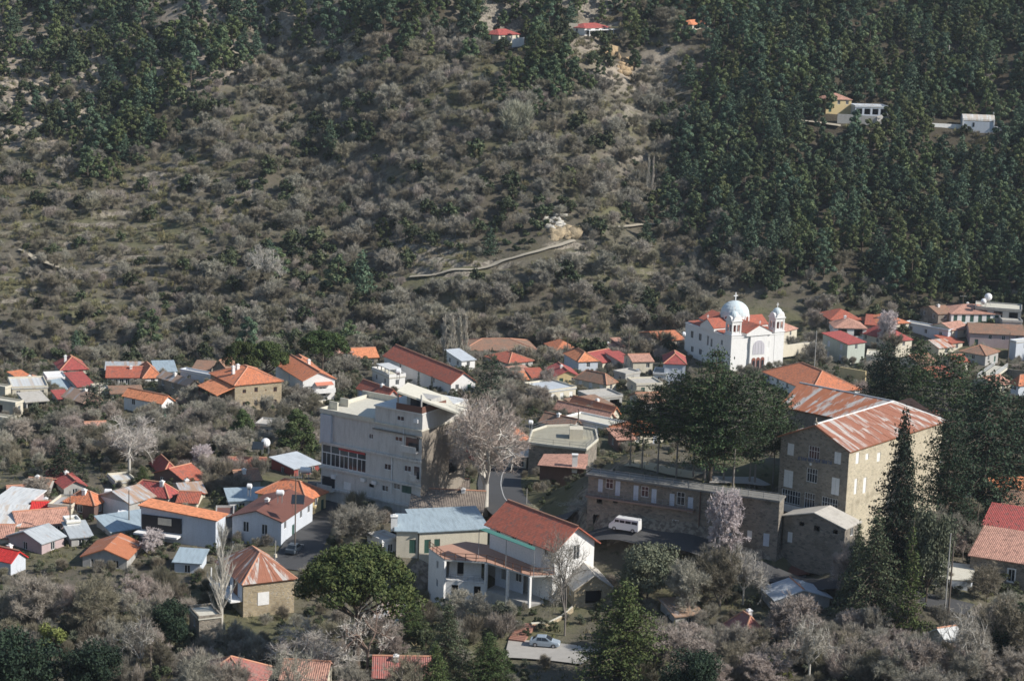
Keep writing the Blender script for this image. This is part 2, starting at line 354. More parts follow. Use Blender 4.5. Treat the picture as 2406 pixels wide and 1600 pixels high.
H('house with pinkish brown hipped roof right behind the church tower', (1843,778), (1873,777), (1790,773), 810, 'hip', 1.8, 'y', T_PINK, CREAM, '', 'w1')
# -- right upper village
H('house with brownish red hipped roof, topmost left of the right cluster', (1952,750), (2022,750), 8., 768, 'hip', 2.0, 'x', T_RED, DSTONE, '', '')
H('white two-storey house with pink hipped roof and open veranda', (1962,769), (2036,771), 7., 802, 'hip', 1.9, 'x', T_PINK, WHITE, 'w1', 'o2')
H('pale green two-storey house with flat crimson awning roof', (1992,808), (2033,803), (1945,796), 858, 'shed', 1.2, 'x', T_CRIM, plaster('pale_green_plaster', (.46,.50,.44), .5), 'd2x2', 'w1')
H('house with orange hipped roof beside the white blossom tree', (2070,762), (2137,757), 8., 786, 'hip', 1.9, 'x', T_OR, CREAM, '', '')
H('cream house with wide crimson hipped roof in the right cluster', (2105,801), (2143,794), (2020,778), 842, 'hip', 2.0, 'y', T_CRIM, CREAM, 'w3', 'w1')
H('white-blue flat-roofed house in the middle of the right cluster', (2228,779), (2242,776), (2124,760), 800, 'flat', 0, 'x', CREAMR, BLUEW, 'w3', '')
H('cottage with faded pink gable roof behind the white-blue flat house', (2238,775), (2278,768), (2198,764), 796, 'gable', 1.3, 'x', T_PINK, CREAM, '', '')
H('long white house with pale pink roof and dark green doors, top right', (2236,736), (2352,737), 8., 760, 'hip', 1.7, 'x', T_PINK, WHITE, '', 'D6')
H('open flat-roofed canopy building with two white tanks, top right', (2292,724), (2400,732), 7., 748, 'flat', 0, 'x', CREAMR, GREYP, '', 'o3')
H('house with short rusty gable roof left of the long white house', (2205,737), (2240,735), 7., 760, 'gable', 1.4, 'x', T_BRN, DSTONE, '', '')
H('long house with rusty brown roof and lilac wall at the right edge', (2280,781), (2406,787), 9., 814, 'gable', 1.9, 'x', T_BRN, LILAC, '', 'w4')
H('cream cottage with rust-striped gable roof in the right cluster', (2206,817), (2242,808), (2168,800), 838, 'gable', 1.4, 'x', M_RUST2, CREAM, 'w1', 'w1')
H('small house with red-brown roof beside the rust-striped gable', (2236,806), (2262,803), 5., 822, 'shed', .9, 'x', T_RED, CREAM, '', '')
H('grey house with brown hipped roof above the white staircase', (2316,834), (2346,824), (2270,826), 862, 'hip', 1.6, 'x', T_BRN, GREYP, 'w1', '')
H('white rendered house cut by the right frame edge', (2388,806), (2430,800), (2380,800), 850, 'flat', 0, 'x', CREAMR, BLUEW, '', 'w1')
H('house with orange hipped roof cut by the right frame edge', (2394,902), (2440,896), (2384,892), 950, 'hip', 1.6, 'x', T_OR, BLUEW, 'w1', 'w1')
H('low red roof half hidden behind the park pines, right', (2208,892), (2256,889), 6., 905, 'shed', 1.5, 'x', T_RED, DSTONE, '', '')
H('dark red roof behind the tall pine trunk, right', (2180,990), (2222,988), 6., 1010, 'shed', 1.4, 'x', T_RED, DSTONE, '', '')
# -- lower left village
H('low house with faded red roof below the conical fir', (150,1144), (202,1140), (121,1133), 1162, 'gable', 1.0, 'y', T_CRIM, GREYP, '', '', th=.5)
H('cottage with pale salmon roof at the far left of the lower village', (24,1168), (61,1166), 5., 1184, 'gable', 1.0, 'x', T_PINK, CREAM, '', '')
H('house with whitish pink sheet roof at the left frame edge', (-30,1188), (44,1197), 6., 1215, 'shed', 1.0, 'x', M_WHITE, LILAC, '', '')
H('small house with bright red gable roof between two white roofs', (74,1208), (113,1208), 5., 1224, 'gable', 1.2, 'x', T_BRIGHT, CREAM, '', '')
H('plain beige box building with pale flat roof in the lower left village', (115,1190), (167,1194), 5.5, 1222, 'flat', 0, 'x', M_GREY, CREAM, '', '')
H('dark wooden pavilion with orange hipped roof in the lower left village', (221,1184), (249,1173), (173,1178), 1222, 'hip', 1.4, 'x', T_OR, DARKP, '', '')
H('grey gabled house with white curved end wall beside the white tank', (304,1181), (362,1171), (250,1174), 1224, 'gable', 1.3, 'x', M_GREY, GREYP, '', 'w1')
H('house with crimson hipped roof and white chimney, lower left village', (395,1166), (418,1156), (328,1158), 1190, 'hip', 1.7, 'y', T_CRIM, GREYP, 'w1', '', chim=[(.4,.25)])
H('long low house with faded salmon roof at lower left', (45,1236), (165,1226), 5.5, 1256, 'gable', 1.3, 'x', T_PINK, LILAC, '', '')
H('low house with chalk-white roof touching the frame edge, lower left', (-25,1232), (44,1234), 5., 1256, 'shed', 1.2, 'x', M_WHITE, CREAM, '', '')
H('tiny white house with yellowish cap beside the salmon roof', (158,1230), (181,1228), 2.6, 1262, 'flat', 0, 'x', CREAMR, WHITE, '', '')
H('pink-walled house with grey-blue gable roof, lower left', (98,1275), (150,1256), (20,1255), 1302, 'gable', 1.3, 'x', M_GREY, LILAC, 'w1', '')
H('blue-walled house with bright scarlet roof at the left frame edge', (25,1318), (60,1290), (-40,1300), 1352, 'gable', 1.2, 'y', T_BRIGHT, BLUEW, '', '')
H('low shack with grey and rust sheet gable roof at lower left', (194,1304), (298,1311), 8., 1332, 'gable', 1.3, 'y', M_RUST2, GREYP, '', '')
H('blue-grey house with salmon roof and deep open porch', (507,1221), (530,1210), (381,1207), 1288, 'shed', .9, 'x', T_ORL, BLUEW, '', '', hero='bporch')
H('pale blue gabled house with dark rusty roof and two dark windows', (661,1224), (700,1190), (546,1213), 1282, 'gable', 1.3, 'x', M_DRUST, BLUEW, '', '', W=13.0, winl=[(.28,.75,1.0,1.7),(.66,.85,1.0,1.7)])
H('long shed with blue-grey sheet roof behind the pale blue gabled house', (540,1176), (655,1172), 4., 1200, 'shed', .5, 'x', M_BLUE, WHITE, '', '')
H('yellow house with orange hipped roof beside the dark lane', (719,1174), (766,1132), (606,1152), 1220, 'hip', 1.9, 'x', T_OR, YELLOW, '', 'w3')
H('house with tilted silver metal roof and red wall left of the apartments', (691,1100), (750,1086), (638,1080), 1122, 'shed', .7, 'x', M_SILV, simple('dull_red_wall', (.25,.06,.05), .8), '', '')
H('low house with long dull red roof below the white globe tank', (538,1094), (622,1095), 5., 1110, 'gable', .9, 'x', T_RED, DARKP, '', '')
H('small house with red pyramid roof among the bare trees, left', (384,1113), (422,1110), 6., 1128, 'hip', 1.6, 'x', T_CRIM, CREAM, '', '')
H('cottage with red-orange roof behind the white blossom tree, left', (438,1131), (484,1120), 6., 1148, 'gable', 1.5, 'x', T_RED, DARKP, '', '')
H('tiny pale roofed hut under the bright green conifer', (272,1136), (318,1132), 5., 1150, 'flat', 0, 'x', M_WHITE, CREAM, '', '')
H('square stone cottage with striped rusty pyramid roof', (572,1369), (692,1359), (512,1338), 1452, 'hip', 2.9, 'x', None, TAN, '', '', hero='hut')
H('small flat-topped stone annex in front of the bare poplar', (468,1456), (518,1452), (445,1442), 1515, 'flat', 0, 'x', CREAMR, GSTONE, '', '')
# -- centre foreground
H('three-storey white house with red tiled gable roof, centre foreground', (1304,1286), (1397,1268), (1152,1228), 1412, 'gable', 2.7, 'y', T_RED, WHITE, '', '', winr=[(.55,5.6,1.2,2.2),(.52,2.9,1.0,1.3),(.38,-.6,.9,1.3)], oh=.7, cam_tiles=1)
H('low cream house with blue-grey metal roofs and green doors', (986,1248), (1146,1240), 8., 1305, 'shed', 1.1, 'x', M_BLUE, CREAM, '', '', winr=[(.12,.3,1.0,2.2,'D'),(.26,1.2,.9,1.3,'D')])
H('cream annex with small blue-grey metal roof and dark door', (932,1245), (983,1246), 5., 1305, 'shed', 1.0, 'x', M_BLUE, CREAM, '', '', winr=[(.75,.4,1.0,2.2,'D')])
H('tiny white box hut with flat white roof above the stone pine', (898,1275), (937,1270), (863,1264), 1303, 'flat', 0, 'x', M_WHITE, WHITE, 'w1', 'w1')
H('ruined stone house with weathered grey tiled roof below the plane tree', (966,1192), (1132,1200), 9., 1232, 'gable', 2.0, 'x', T_OLD, DSTONE, '', '')
H('second ruined house with weathered grey roof behind the first', (985,1158), (1100,1160), 7., 1195, 'gable', 1.6, 'x', T_OLD, DSTONE, '', '')
H('tan stone garage with grey gable roof right of the white house', (1350,1382), (1440,1378), 9., 1428, 'gable', 2.0, 'y', SLAB, TAN, '', 'o1')
H('shed with silvery white gable roof among bare trees, lower right', (1822,1407), (1950,1400), (1793,1370), 1442, 'gable', 1.3, 'y', M_SILV, GREYP, '', '', th=.24)
H('shed with dark purple-brown roof behind the silvery roof, lower right', (1800,1360), (1895,1345), 6., 1392, 'shed', 1.2, 'x', M_DRUST, GREYP, '', '')
H('house with faded pink roof and white-framed window at the right edge', (2440,1328), (2470,1318), (2281,1306), 1402, 'shed', 2.0, 'x', T_PINK, DSTONE, '', '', winl=[(.62,1.2,1.0,1.9,'W')], slope='v')
H('house with dark crimson roof behind the pink roof, right edge', (2440,1268), (2470,1262), (2303,1252), 1300, 'shed', 2.2, 'x', T_CRIM, DSTONE, '', '', slope='v')
H('house with dusty brown roof, topmost of the stack at the right edge', (2440,1216), (2470,1212), (2345,1207), 1250, 'shed', 1.4, 'x', T_BRN, DSTONE, '', '', slope='v')
H('house with rust-orange roof at the right edge above the poles', (2360,1168), (2440,1165), 6., 1195, 'shed', 1.5, 'x', T_ORL, GREYP, '', '')
H('house with crimson roof seen through bare trees, lower right', (1747,1498), (1806,1492), 6., 1530, 'hip', 2.2, 'x', T_FADE, GREYP, '', '')
H('pale hut with white roof hidden in the trees, lower right', (2226,1506), (2264,1500), 4., 1530, 'gable', 1.2, 'x', M_WHITE, CREAM, '', '')
H('grey-roofed shed behind the oak, lower centre right', (1588,1446), (1650,1440), 5., 1466, 'shed', .8, 'x', M_GREY, GREYP, '', '')
H('large red hipped roof cut by the bottom frame edge, left', (440,1612), (600,1625), 9., 1680, 'hip', 2.6, 'x', T_FADE, CREAM, '', '')
H('pinkish roof cut by the bottom frame edge left of the stone pine', (662,1592), (762,1598), 6., 1650, 'gable', 1.4, 'x', T_PINK, CREAM, '', '')
H('red roof cut by the bottom frame edge right of the stone pine', (880,1588), (1010,1590), 6., 1650, 'gable', 1.6, 'x', T_FADE, CREAM, '', '')
H('low shed with grey roof under the big stone pine', (876,1462), (955,1470), 5., 1490, 'shed', 1.2, 'x', M_GREY, GREYP, '', '')
H('grey stone house below the school, between the conifers', (2130,1130), (2200,1122), 8., 1180, 'hip', 2.0, 'x', T_RED, GSTONE, '', 'w2')
# -- smaller buildings in the gaps
H('long low shed with blue-grey roof below the white cylindrical tank', (262,1248), (384,1230), 4., 1264, 'shed', 1.0, 'x', M_BLUE, GREYP, '', '')
H('small house with pale grey roof between the crimson and the orange roofs', (430,1160), (482,1156), 5., 1178, 'gable', 1.0, 'x', M_GREY, CREAM, '', 'w1')
H('low shed with brown roof in front of the streaked red roof, far left', (262,924), (334,922), 4., 940, 'shed', .5, 'x', T_BRN, GREYP, '', 'w2')
H('small brown-roofed hut left of the small stone pine', (452,868), (492,870), 5., 884, 'shed', 1.0, 'x', T_BRN, DSTONE, '', '')
H('dark gabled stone barn with brown roof left of the small stone pine', (500,862), (532,868), 6., 890, 'gable', 1.8, 'y', T_BRN, DSTONE, '', '')
H('small house with pale pink roof at the foot of the rust-red wing', (1222,884), (1262,880), 5., 902, 'shed', 1.0, 'x', T_PINK, GREYP, '', '')
H('grey terrace house with open loggia below the rusty hipped roof', (1392,938), (1462,932), 5., 962, 'flat', 0, 'x', SLAB, GREYP, '', 'o2')
H('low cream house with grey slab roof below the pale red roof', (1496,906), (1556,904), 5., 932, 'flat', 0, 'x', SLAB, CREAM, '', 'w2')
H('pale house with old brown roof half hidden by pines, right cluster', (2160,853), (2202,849), 6., 880, 'gable', 1.2, 'x', T_BRN, CREAM, 'w1', 'w1')
H('white lean-to house with pale sheet roof beyond the school side wall', (2152,1098), (2212,1086), 5., 1140, 'shed', 1.7, 'x', M_GREY, WHITE, '', 'w2')
H('low stone annex with gabled front under the school balcony', (1986,1240), 4.6, (1842,1232), 1324, 'gable', 1.4, 'x', SLAB, DSTONE, '', '', th=R(55), D=299, winl=[(.30,.5,.8,.6,'o'),(.55,.6,.9,.8,'o'),(.85,.6,.8,.6,'o'),(.12,2.4,.8,1.6,'s')])
H('low grey house with flat roof by the curved cream wall', (600,1000), (650,1004), 5., 1024, 'flat', 0, 'x', SLAB, GREYP, '', 'w1')
H('small salmon-roofed house below the long streaked red house', (205,1010), (250,1008), 5., 1028, 'gable', 1.0, 'x', T_PINK, CREAM, '', 'w1')
H('grey-walled house with red roof between the tank and the yellow house', (560,1130), (612,1126), 5., 1150, 'gable', 1.2, 'x', T_BRN, GREYP, '', '')
H('pale hut with grey roof at the lane corner, lower left', (410,1318), (470,1322), 4., 1345, 'shed', .8, 'x', M_BLUE, BLUEW, '', '')
H('dim cottage with dark walls under the long white house, far left', (62,944), (112,940), 5., 962, 'shed', .6, 'x', SLAB, GREYP, '', 'o2')
H('small pinkish walled yard house in front of the streaked red house', (226,918), (258,916), 4., 936, 'flat', 0, 'x', SLAB, CREAM, '', 'w1')
H('brown wooden hut right of the arched white cottage', (412,942), (440,944), 4., 962, 'shed', .6, 'x', T_BRN, DARKP, '', 'o1')
H('low house with orange-brown roof right of the round dark cedar', (1200,892), (1240,890), 5., 914, 'gable', 1.1, 'x', T_ORL, CREAM, '', '')
H('low rusty-roofed house right of the white-shuttered cream building', (1372,960), (1440,950), 5., 975, 'shed', .8, 'x', T_BRN, GREYP, '', '')
H('grey house with brown roof under the church pines', (1510,946), (1562,944), 6., 975, 'gable', 1.2, 'x', T_BRN, GREYP, '', 'w2')
H('pale house with flat roof between two crimson roofs, centre back', (1535,880), (1566,882), 5., 906, 'flat', 0, 'x', SLAB, WHITE, '', 'w1')
H('low red-brown roof left of the orange hipped roof, right cluster', (2034,762), (2062,764), 6., 782, 'shed', 1.4, 'x', T_RED, DSTONE, '', '')
H('small cream house with red roof below the rust-striped gable', (2246,850), (2276,848), 5., 874, 'gable', 1.1, 'x', T_RED, CREAM, '', 'w1')
H('grey flat-roofed house right of the long white house, top right', (2356,756), (2402,758), 6., 776, 'flat', 0, 'x', SLAB, GREYP, '', 'w2')
H('white house with terrace roof below the pale green house, right', (2036,838), (2090,842), 6., 868, 'flat', 0, 'x', CREAMR, CREAM, '', 'w2')
H('narrow house with pink roof left of the orange roof cut by the right edge', (2340,905), (2376,900), 6., 932, 'gable', 1.2, 'x', T_PINK, CREAM, '', 'w1')
H('low house with dusty roof under the pinkish budding tree, left', (60,1148), (108,1150), 5., 1168, 'gable', 1.0, 'x', T_BRN, GREYP, '', '')
H('dark brown flat roof joining the porch house and the pale blue house', (508,1216), (548,1216), 5., 1262, 'flat', 0, 'x', M_DRUST, GREYP, '', '')
H('grey low house behind the pink-walled house, lower left', (168,1262), (215,1258), 4., 1282, 'shed', .8, 'x', M_GREY, GREYP, '', 'w1')
H('small red-roofed house behind the porch house, lower left', (418,1178), (462,1180), 4., 1196, 'gable', 1.0, 'x', T_RED, CREAM, '', '')
H('cream house with faded roof above the bright scarlet roof, left edge', (-20,1262), (26,1262), 5., 1282, 'gable', 1.0, 'x', T_PINK, CREAM, '', '')
# -- houses on the far slope
H('villa with red hipped roof and white pergola high on the slope', (1374,66), (1432,64), 7., 82, 'hip', 1.3, 'x', T_CRIM, WHITE, '', 'o3')
H('house with pinkish red roof behind pines high on the slope', (1172,82), (1220,80), 7., 100, 'hip', 1.6, 'x', T_CRIM, CREAM, '', '')
H('house with orange roof hidden in the pines, top right of centre', (1627,58), (1664,56), 6., 72, 'hip', 1.3, 'x', T_ORL, CREAM, '', '')
H('cream hillside house with salmon hipped roof on the right slope', (1942,233), (2001,234), 8., 264, 'hip', 1.6, 'x', T_PINK, YELLOW, 'w1', 'w3')
H('low grey and white hillside building with pillars on the right slope', (2010,252), (2086,254), 7., 280, 'flat', 0, 'x', M_WHITE, BLUEW, '', 'o4')

# ------------------------------------------------------------------ solve house placement, then the ground under them
for h in HOUSES:
    D = h.get('D') or Dp(h['base']); P, th, w, d = fit(h['A'], h['C'], h['B'], D, h.get('th'))
    zb = at(h['A'][0], h['base'], D)[2]; w = h.get('W', w)
    if h['A'][0] < 560 and 1120 < h['base'] < 1300 and h['roof'] != 'flat': d *= 1.4
    elif h['base'] < 1000 and h['base'] > 700 and d < 9: d *= 1.25
    h.update(P=P, th_=th, w=w, d=d, zb=zb, h=P[2]-zb, D_=D)
CHURCH = dict(A=(1719, 795), C=(1842, 793), B=(1611, 764), base=874, D=532, th=R(30))
SCHOOL = dict(A=(1996, 1057), C=(2180, 1040), B=(1836, 1025), base=1302, D=306, th=R(50))
LONGB = dict(A=(1832, 1178), C=8., B=(1383, 1108), base=1324, D=303, th=R(68))
APART = dict(A=(992, 1014), C=(1118, 985), B=(757, 985), base=1226, D=331, th=R(58))
for q in (CHURCH, SCHOOL, LONGB, APART):
    P, th, w, d = fit(q['A'], q['C'], q['B'], q['D'], q['th']); q['zb'] = at(q['A'][0], q['base'], q['D'])[2]
    q.update(P=P, th_=th, w=w, d=d, h=P[2]-q['zb'], D_=q['D'])
SCHOOL['w'] = 28.0; LONGB['w'] = 2.6
ALLB = HOUSES+[CHURCH, SCHOOL, LONGB, APART]
def loc2w(q, x, y, z=0):
    c, s = math.cos(q['th_']), math.sin(q['th_']); P = q['P']
    return np.array([P[0]+c*x-s*y, P[1]+s*x+c*y, q['zb']+z])

ROADS = {  # name: (pixel path, width, D override)
 'lane': ([(768,1140),(752,1180),(741,1222),(724,1262),(706,1300),(672,1338)], 6.5),
 'road': ([(1215,1088),(1178,1108),(1172,1140),(1180,1180),(1200,1225),(1262,1262),(1330,1275)], 7.5),
 'parking': ([(1190,1528),(1290,1530),(1390,1545)], 7.0),
 'upper_road': ([(1795,826),(1845,818),(1915,806)], 7.0),
}
ctrl = []
for q in ALLB:
    for fx, fy in ((0, 0), (1, 0), (0, 1), (1, 1)):
        p = loc2w(q, fx*q['w'], fy*q['d']); ctrl.append((p[0], p[1], p[2]+(.6 if fy else 0)))
_zt = LONGB['h']
for uu in (3.4, 10, 18, 26):
    for vv in (2.5, 8, 15, 22, 29): p = loc2w(LONGB, uu, vv, _zt-.25); ctrl.append(p)
for vv in (0, 9, 18, 27, 34): ctrl.append(loc2w(LONGB, -2.5, vv, 0))
ctrl = [np.array(c) for c in ctrl]
for nm, (pts, wd) in ROADS.items():
    for p in pts: ctrl.append(at(p[0], p[1], Dp(p[1])))
STREET = [loc2w(LONGB, -3.6-max(0, -v)*.12, v, 0) for v in (LONGB['d']+6, 28, 20, 12, 4, -4, -12, -20, -30)]
ctrl += STREET
ctrl += [at(a, b, c) for a, b, c in ((998, 1406, 309), (1045, 1418, 303), (1100, 1420, 302), (1140, 1424, 300), (1200, 1430, 296), (1246, 1434, 293), (1300, 1424, 295), (1020, 1390, 311), (1100, 1455, 287), (1200, 1470, 282))]
cxy = np.array([c[:2] for c in ctrl])
# general ground between houses; the far slope
gen = []
for py in list(range(880, 1701, 45)):
    for px in range(-260, 2700, 130):
        p = at(px, py, Dp(py)); 
        if np.min(np.hypot(cxy[:, 0]-p[0], cxy[:, 1]-p[1])) > 13: gen.append(p)
def Dhill(px, py):
    D = Dp(py)
    D += 14*math.sin(px/330.0+1.0)*np.clip((850-py)/500, 0, 1)     # shoulders and gullies of the slope
    D += 26*math.exp(-((px-1560)/110)**2)*np.clip((820-py)/400, 0, 1)   # gully along the edge of the pine forest
    D += 20*math.exp(-((px-760-.35*(py-400))/90)**2)*np.clip((820-py)/300, 0, 1)
    D += 35*np.clip((500-px)/500, 0, 1)*np.clip((450-py)/450, 0, 1)
    return D
for py in (840, 790, 730, 650, 570, 490, 410, 330, 250, 170, 90, 10, -90, -220, -380):
    for px in range(-420, 2850, 115):
        if py > 780 and px > 1850: continue
        p = at(px, py, Dhill(px, py))
        if np.min(np.hypot(cxy[:, 0]-p[0], cxy[:, 1]-p[1])) > 18: gen.append(p)
pts = np.array(ctrl+gen)
# far away: a ridge behind the slope, the hillside the camera stands on, both valley ends
far = [(x, 1150, 150) for x in range(-900, 901, 200)]+[(x, 1900, 190) for x in range(-2400, 2401, 600)]
far += [(x, 150, 30) for x in range(-300, 301, 100)]+[(x, 60, 70) for x in range(-300, 301, 100)]+[(x, -40, 96) for x in range(-400, 401, 100)]
far += [(s*k, y, 20+.05*k+max(0, y-500)*.22) for s in (-1, 1) for k in (420, 700, 1300) for y in (200, 400, 600, 800)]
far += [(x, -900, 150) for x in (-2400, -1200, 0, 1200, 2400)]
pts = np.vstack([pts, np.array(far, float)])
# thin out coincident points
keep = []
for i, p in enumerate(pts):
    if all(abs(p[0]-pts[j][0]) + abs(p[1]-pts[j][1]) > 1.5 for j in keep): keep.append(i)
pts = pts[keep]
sc_ = 100.0
X = pts[:, :2]/sc_
Dm = np.linalg.norm(X[:, None]-X[None], axis=2); n_ = len(X)
lam = np.where(np.arange(n_) < len(ctrl), .02, .06)
A_ = np.zeros((n_+3, n_+3)); A_[:n_, :n_] = -Dm+np.diag(lam*.3); A_[:n_, n_] = 1; A_[:n_, n_+1:] = X; A_[n_, :n_] = 1; A_[n_+1:, :n_] = X.T
sol = np.linalg.solve(A_, np.concatenate([pts[:, 2], [0, 0, 0]]))
def rbf(x, y):
    x = np.asarray(x, float); sh = x.shape; q = np.stack([x.ravel(), np.asarray(y, float).ravel()], 1)/sc_; out = np.empty(len(q))
    for i in range(0, len(q), 4000):
        b = q[i:i+4000]; out[i:i+4000] = -np.sqrt(((b[:, None]-X[None])**2).sum(2))@sol[:n_]+sol[n_]+b@sol[n_+1:]
    return out.reshape(sh)
# value noise for relief
_g = RNG.random((256, 256))
def vnoise(x, y, s):
    x = np.asarray(x)/s+1000.3; y = np.asarray(y)/s+1000.7; xi = np.floor(x).astype(int); yi = np.floor(y).astype(int); fx = x-xi; fy = y-yi
    fx = fx*fx*(3-2*fx); fy = fy*fy*(3-2*fy); g = lambda a, b: _g[a % 256, b % 256]
    return (g(xi, yi)*(1-fx)+g(xi+1, yi)*fx)*(1-fy)+(g(xi, yi+1)*(1-fx)+g(xi+1, yi+1)*fx)*fy-.5
# vegetation / ground map of the photograph: 100 x 50 pixel cells
VEG = """
ppppppppPPPPPPPPPPPPPPPP
pppppppPPPPPPpbBPPPPPPPP
rprpppBbBPBPPpPpDPPPPPPP
rrppppBBBBBBPPpbPPPPPPPP
rrrPpBBBBBBBPpBBPPPPPPPP
rrrPDBBDDBBBBBBBPPPPPPPP
rrPPBBBDDBBBBBBBPPPPPPPP
bbPbtBDDDBBBBBBBPPPPPPPP
btDtbtDBBBBBBBBDPPPPPPPP
tbbbbbDBBBBDBBBBPPPPPPPP
tbttbbBBBBBDDDBPPPPPPPPP
btttbbDDBttDDtBbBPPPPPPP
bbttbDDBDtttBDBbBDPPPPPP
tbbbbBBDDBBBDBBbBBDDDPPP
tbbbbBBDDBBBBBDDBBBDDDDD
bbbbbDDBDBBBBBBBB..BDDDD
bbbbbBDDBDBBBBBBBBB.....
""".split()
VEG = np.array([[ord(c) for c in r] for r in VEG])
def vegat(px, py):
    j = RNG.normal(0, 26, np.shape(px)); k = RNG.normal(0, 20, np.shape(px))
    c = np.clip(((px+j)/100).astype(int), 0, 23); r = np.clip(((py+k)/50).astype(int), 0, 16)
    return VEG[r, c]
xs = np.concatenate([np.linspace(-3000, -330, 22), np.arange(-300, 301, 1.9), np.linspace(330, 3000, 22)])
ys = np.concatenate([np.linspace(-1500, 190, 18), np.arange(205, 545, 2.0), np.arange(545, 850, 1.15), np.linspace(870, 3600, 26)])
GX, GY = np.meshgrid(xs, ys); GZ = rbf(GX, GY)
hill = np.clip((GY-560)/40, 0, 1)*np.clip((1000-GY)/100, 0, 1)
GZ += hill*(3.2*vnoise(GX, GY, 34)+1.6*vnoise(GX, GY, 13)+.8*vnoise(GX, GY, 5))
GZ += np.clip((GY-210)/60, 0, 1)*(1-hill)*(.35*vnoise(GX, GY, 6))
# terraces held by low walls on parts of the slope
ppx, ppy = proj(np.stack([GX, GY, GZ], -1))
cc = np.clip((ppx/100).astype(int), 0, 23); rr_ = np.clip((ppy/50).astype(int), 0, 16); vg = VEG[rr_, cc]
tm = np.where(vg == ord('t'), 1.0, np.where(vg == ord('b'), .7, np.where(vg == ord('B'), .12, 0)))*(ppx > -50)*(ppx < 2450)*hill
for _ in range(3): tm[1:-1, 1:-1] = (tm[1:-1, 1:-1]*2+tm[:-2, 1:-1]+tm[2:, 1:-1]+tm[1:-1, :-2]+tm[1:-1, 2:])/6
stp = 2.3; zz = GZ+1.2*vnoise(GX, GY, 40); fr = zz/stp-np.floor(zz/stp)
terr = (np.floor(zz/stp)+np.clip((fr-.62)/.38, 0, 1)**1.0)*stp-(zz-GZ)
GZ = GZ*(1-tm)+terr*tm
from bisect import bisect_right
def meshz(x, y):
    x = np.asarray(x, float); y = np.asarray(y, float)
    i = np.clip(np.searchsorted(xs, x)-1, 0, len(xs)-2); j = np.clip(np.searchsorted(ys, y)-1, 0, len(ys)-2)
    fx = (x-xs[i])/(xs[i+1]-xs[i]); fy = (y-ys[j])/(ys[j+1]-ys[j])
    return (GZ[j, i]*(1-fx)+GZ[j, i+1]*fx)*(1-fy)+(GZ[j+1, i]*(1-fx)+GZ[j+1, i+1]*fx)*fy
def ground(px, py, D0=235.0, D1=900.0):
    """where the sight line of a pixel meets the ground"""
    d = ray(px, py); Ds = np.arange(D0, D1, .8); t = Ds/d[1]; x = d[0]*t; z = CAMZ+d[2]*t; g = meshz(x, Ds)
    k = np.nonzero(z < g)[0]
    if not len(k): return None
    k = k[0]; return np.array([x[k], Ds[k], g[k]])

V = np.stack([GX.ravel(), GY.ravel(), GZ.ravel()], 1); nx, ny = len(xs), len(ys)
I = (np.arange(ny-1)[:, None]*nx+np.arange(nx-1)[None]).ravel(); Fc = np.stack([I, I+1, I+nx+1, I+nx], 1)
def ground_mat():
    m = bpy.data.materials.new('hillside_soil'); n, l, b = nodes(m); co = coords(n)
    geo = n.new('ShaderNodeNewGeometry'); sx = n.new('ShaderNodeSeparateXYZ'); l.new(geo.outputs['True Normal'], sx.inputs[0])
    a = noise(n, l, co, .035, 5); c_ = noise(n, l, co, .35, 6, .7); e = noise(n, l, co, 1.7, 5, .7)
    soil = mixc(n, l, (.175, .155, .12), (.095, .085, .065), c_)
    grass = mixc(n, l, (.10, .105, .055), (.17, .155, .095), e)
    col = mixc(n, l, soil, grass, ramp(n, l, a, .45, .62))
    col = mixc(n, l, col, (.06, .065, .038), ramp(n, l, noise(n, l, co, .6, 5, .7), .52, .68))
    at_ = n.new('ShaderNodeAttribute'); at_.attribute_name = 'cover'
    sp = n.new('ShaderNodeSeparateColor'); l.new(at_.outputs['Color'], sp.inputs[0])
    col = mixc(n, l, col, (.065, .055, .04), sp.outputs[0])                   # needle litter under the forest
    rock = mixc(n, l, (.34, .29, .23), (.20, .17, .14), ramp(n, l, noise(n, l, co, .5, 7, .75), .4, .62))
    col = mixc(n, l, col, rock, sp.outputs[1])
    wall = mixc(n, l, (.30, .27, .22), (.15, .13, .11), ramp(n, l, noise(n, l, co, 1.5, 4), .4, .6))
    col = mixc(n, l, col, wall, ramp(n, l, sx.outputs[2], .80, .66))
    l.new(col, b.inputs['Base Color']); b.inputs['Roughness'].default_value = 1; b.inputs['Specular IOR Level'].default_value = .1
    bump(n, l, b, noise(n, l, co, 1.2, 8, .75), .5, .6)
    return m
gm = npmesh('hillside', V, Fc, ground_mat()); gm.polygons.foreach_set('use_smooth', [False]*len(Fc))
cov = np.zeros((len(V), 4), 'f'); cov[:, 3] = 1
def soft(mask):
    mask = mask.astype(float)*hill
    for _ in range(6): mask[1:-1, 1:-1] = (mask[1:-1, 1:-1]*2+mask[:-2, 1:-1]+mask[2:, 1:-1]+mask[1:-1, :-2]+mask[1:-1, 2:])/6
    return mask.ravel()
cov[:, 0] = np.clip(soft((vg == ord('P')) | ((vg == ord('D')) & (RNG.random(vg.shape) < .5)))*.9, 0, 1)
cov[:, 1] = np.clip(soft(((vg == ord('r')) | ((vg == ord('p')) & (ppy < 320))) & (ppx > -200))*1.1*(1+1.5*vnoise(GX, GY, 9).ravel()), 0, 1)
ca = gm.color_attributes.new('cover', 'FLOAT_COLOR', 'POINT'); ca.data.foreach_set('color', cov.ravel())
go = bpy.data.objects.new('hillside', gm); COL.objects.link(go); tag(go, kind='structure')

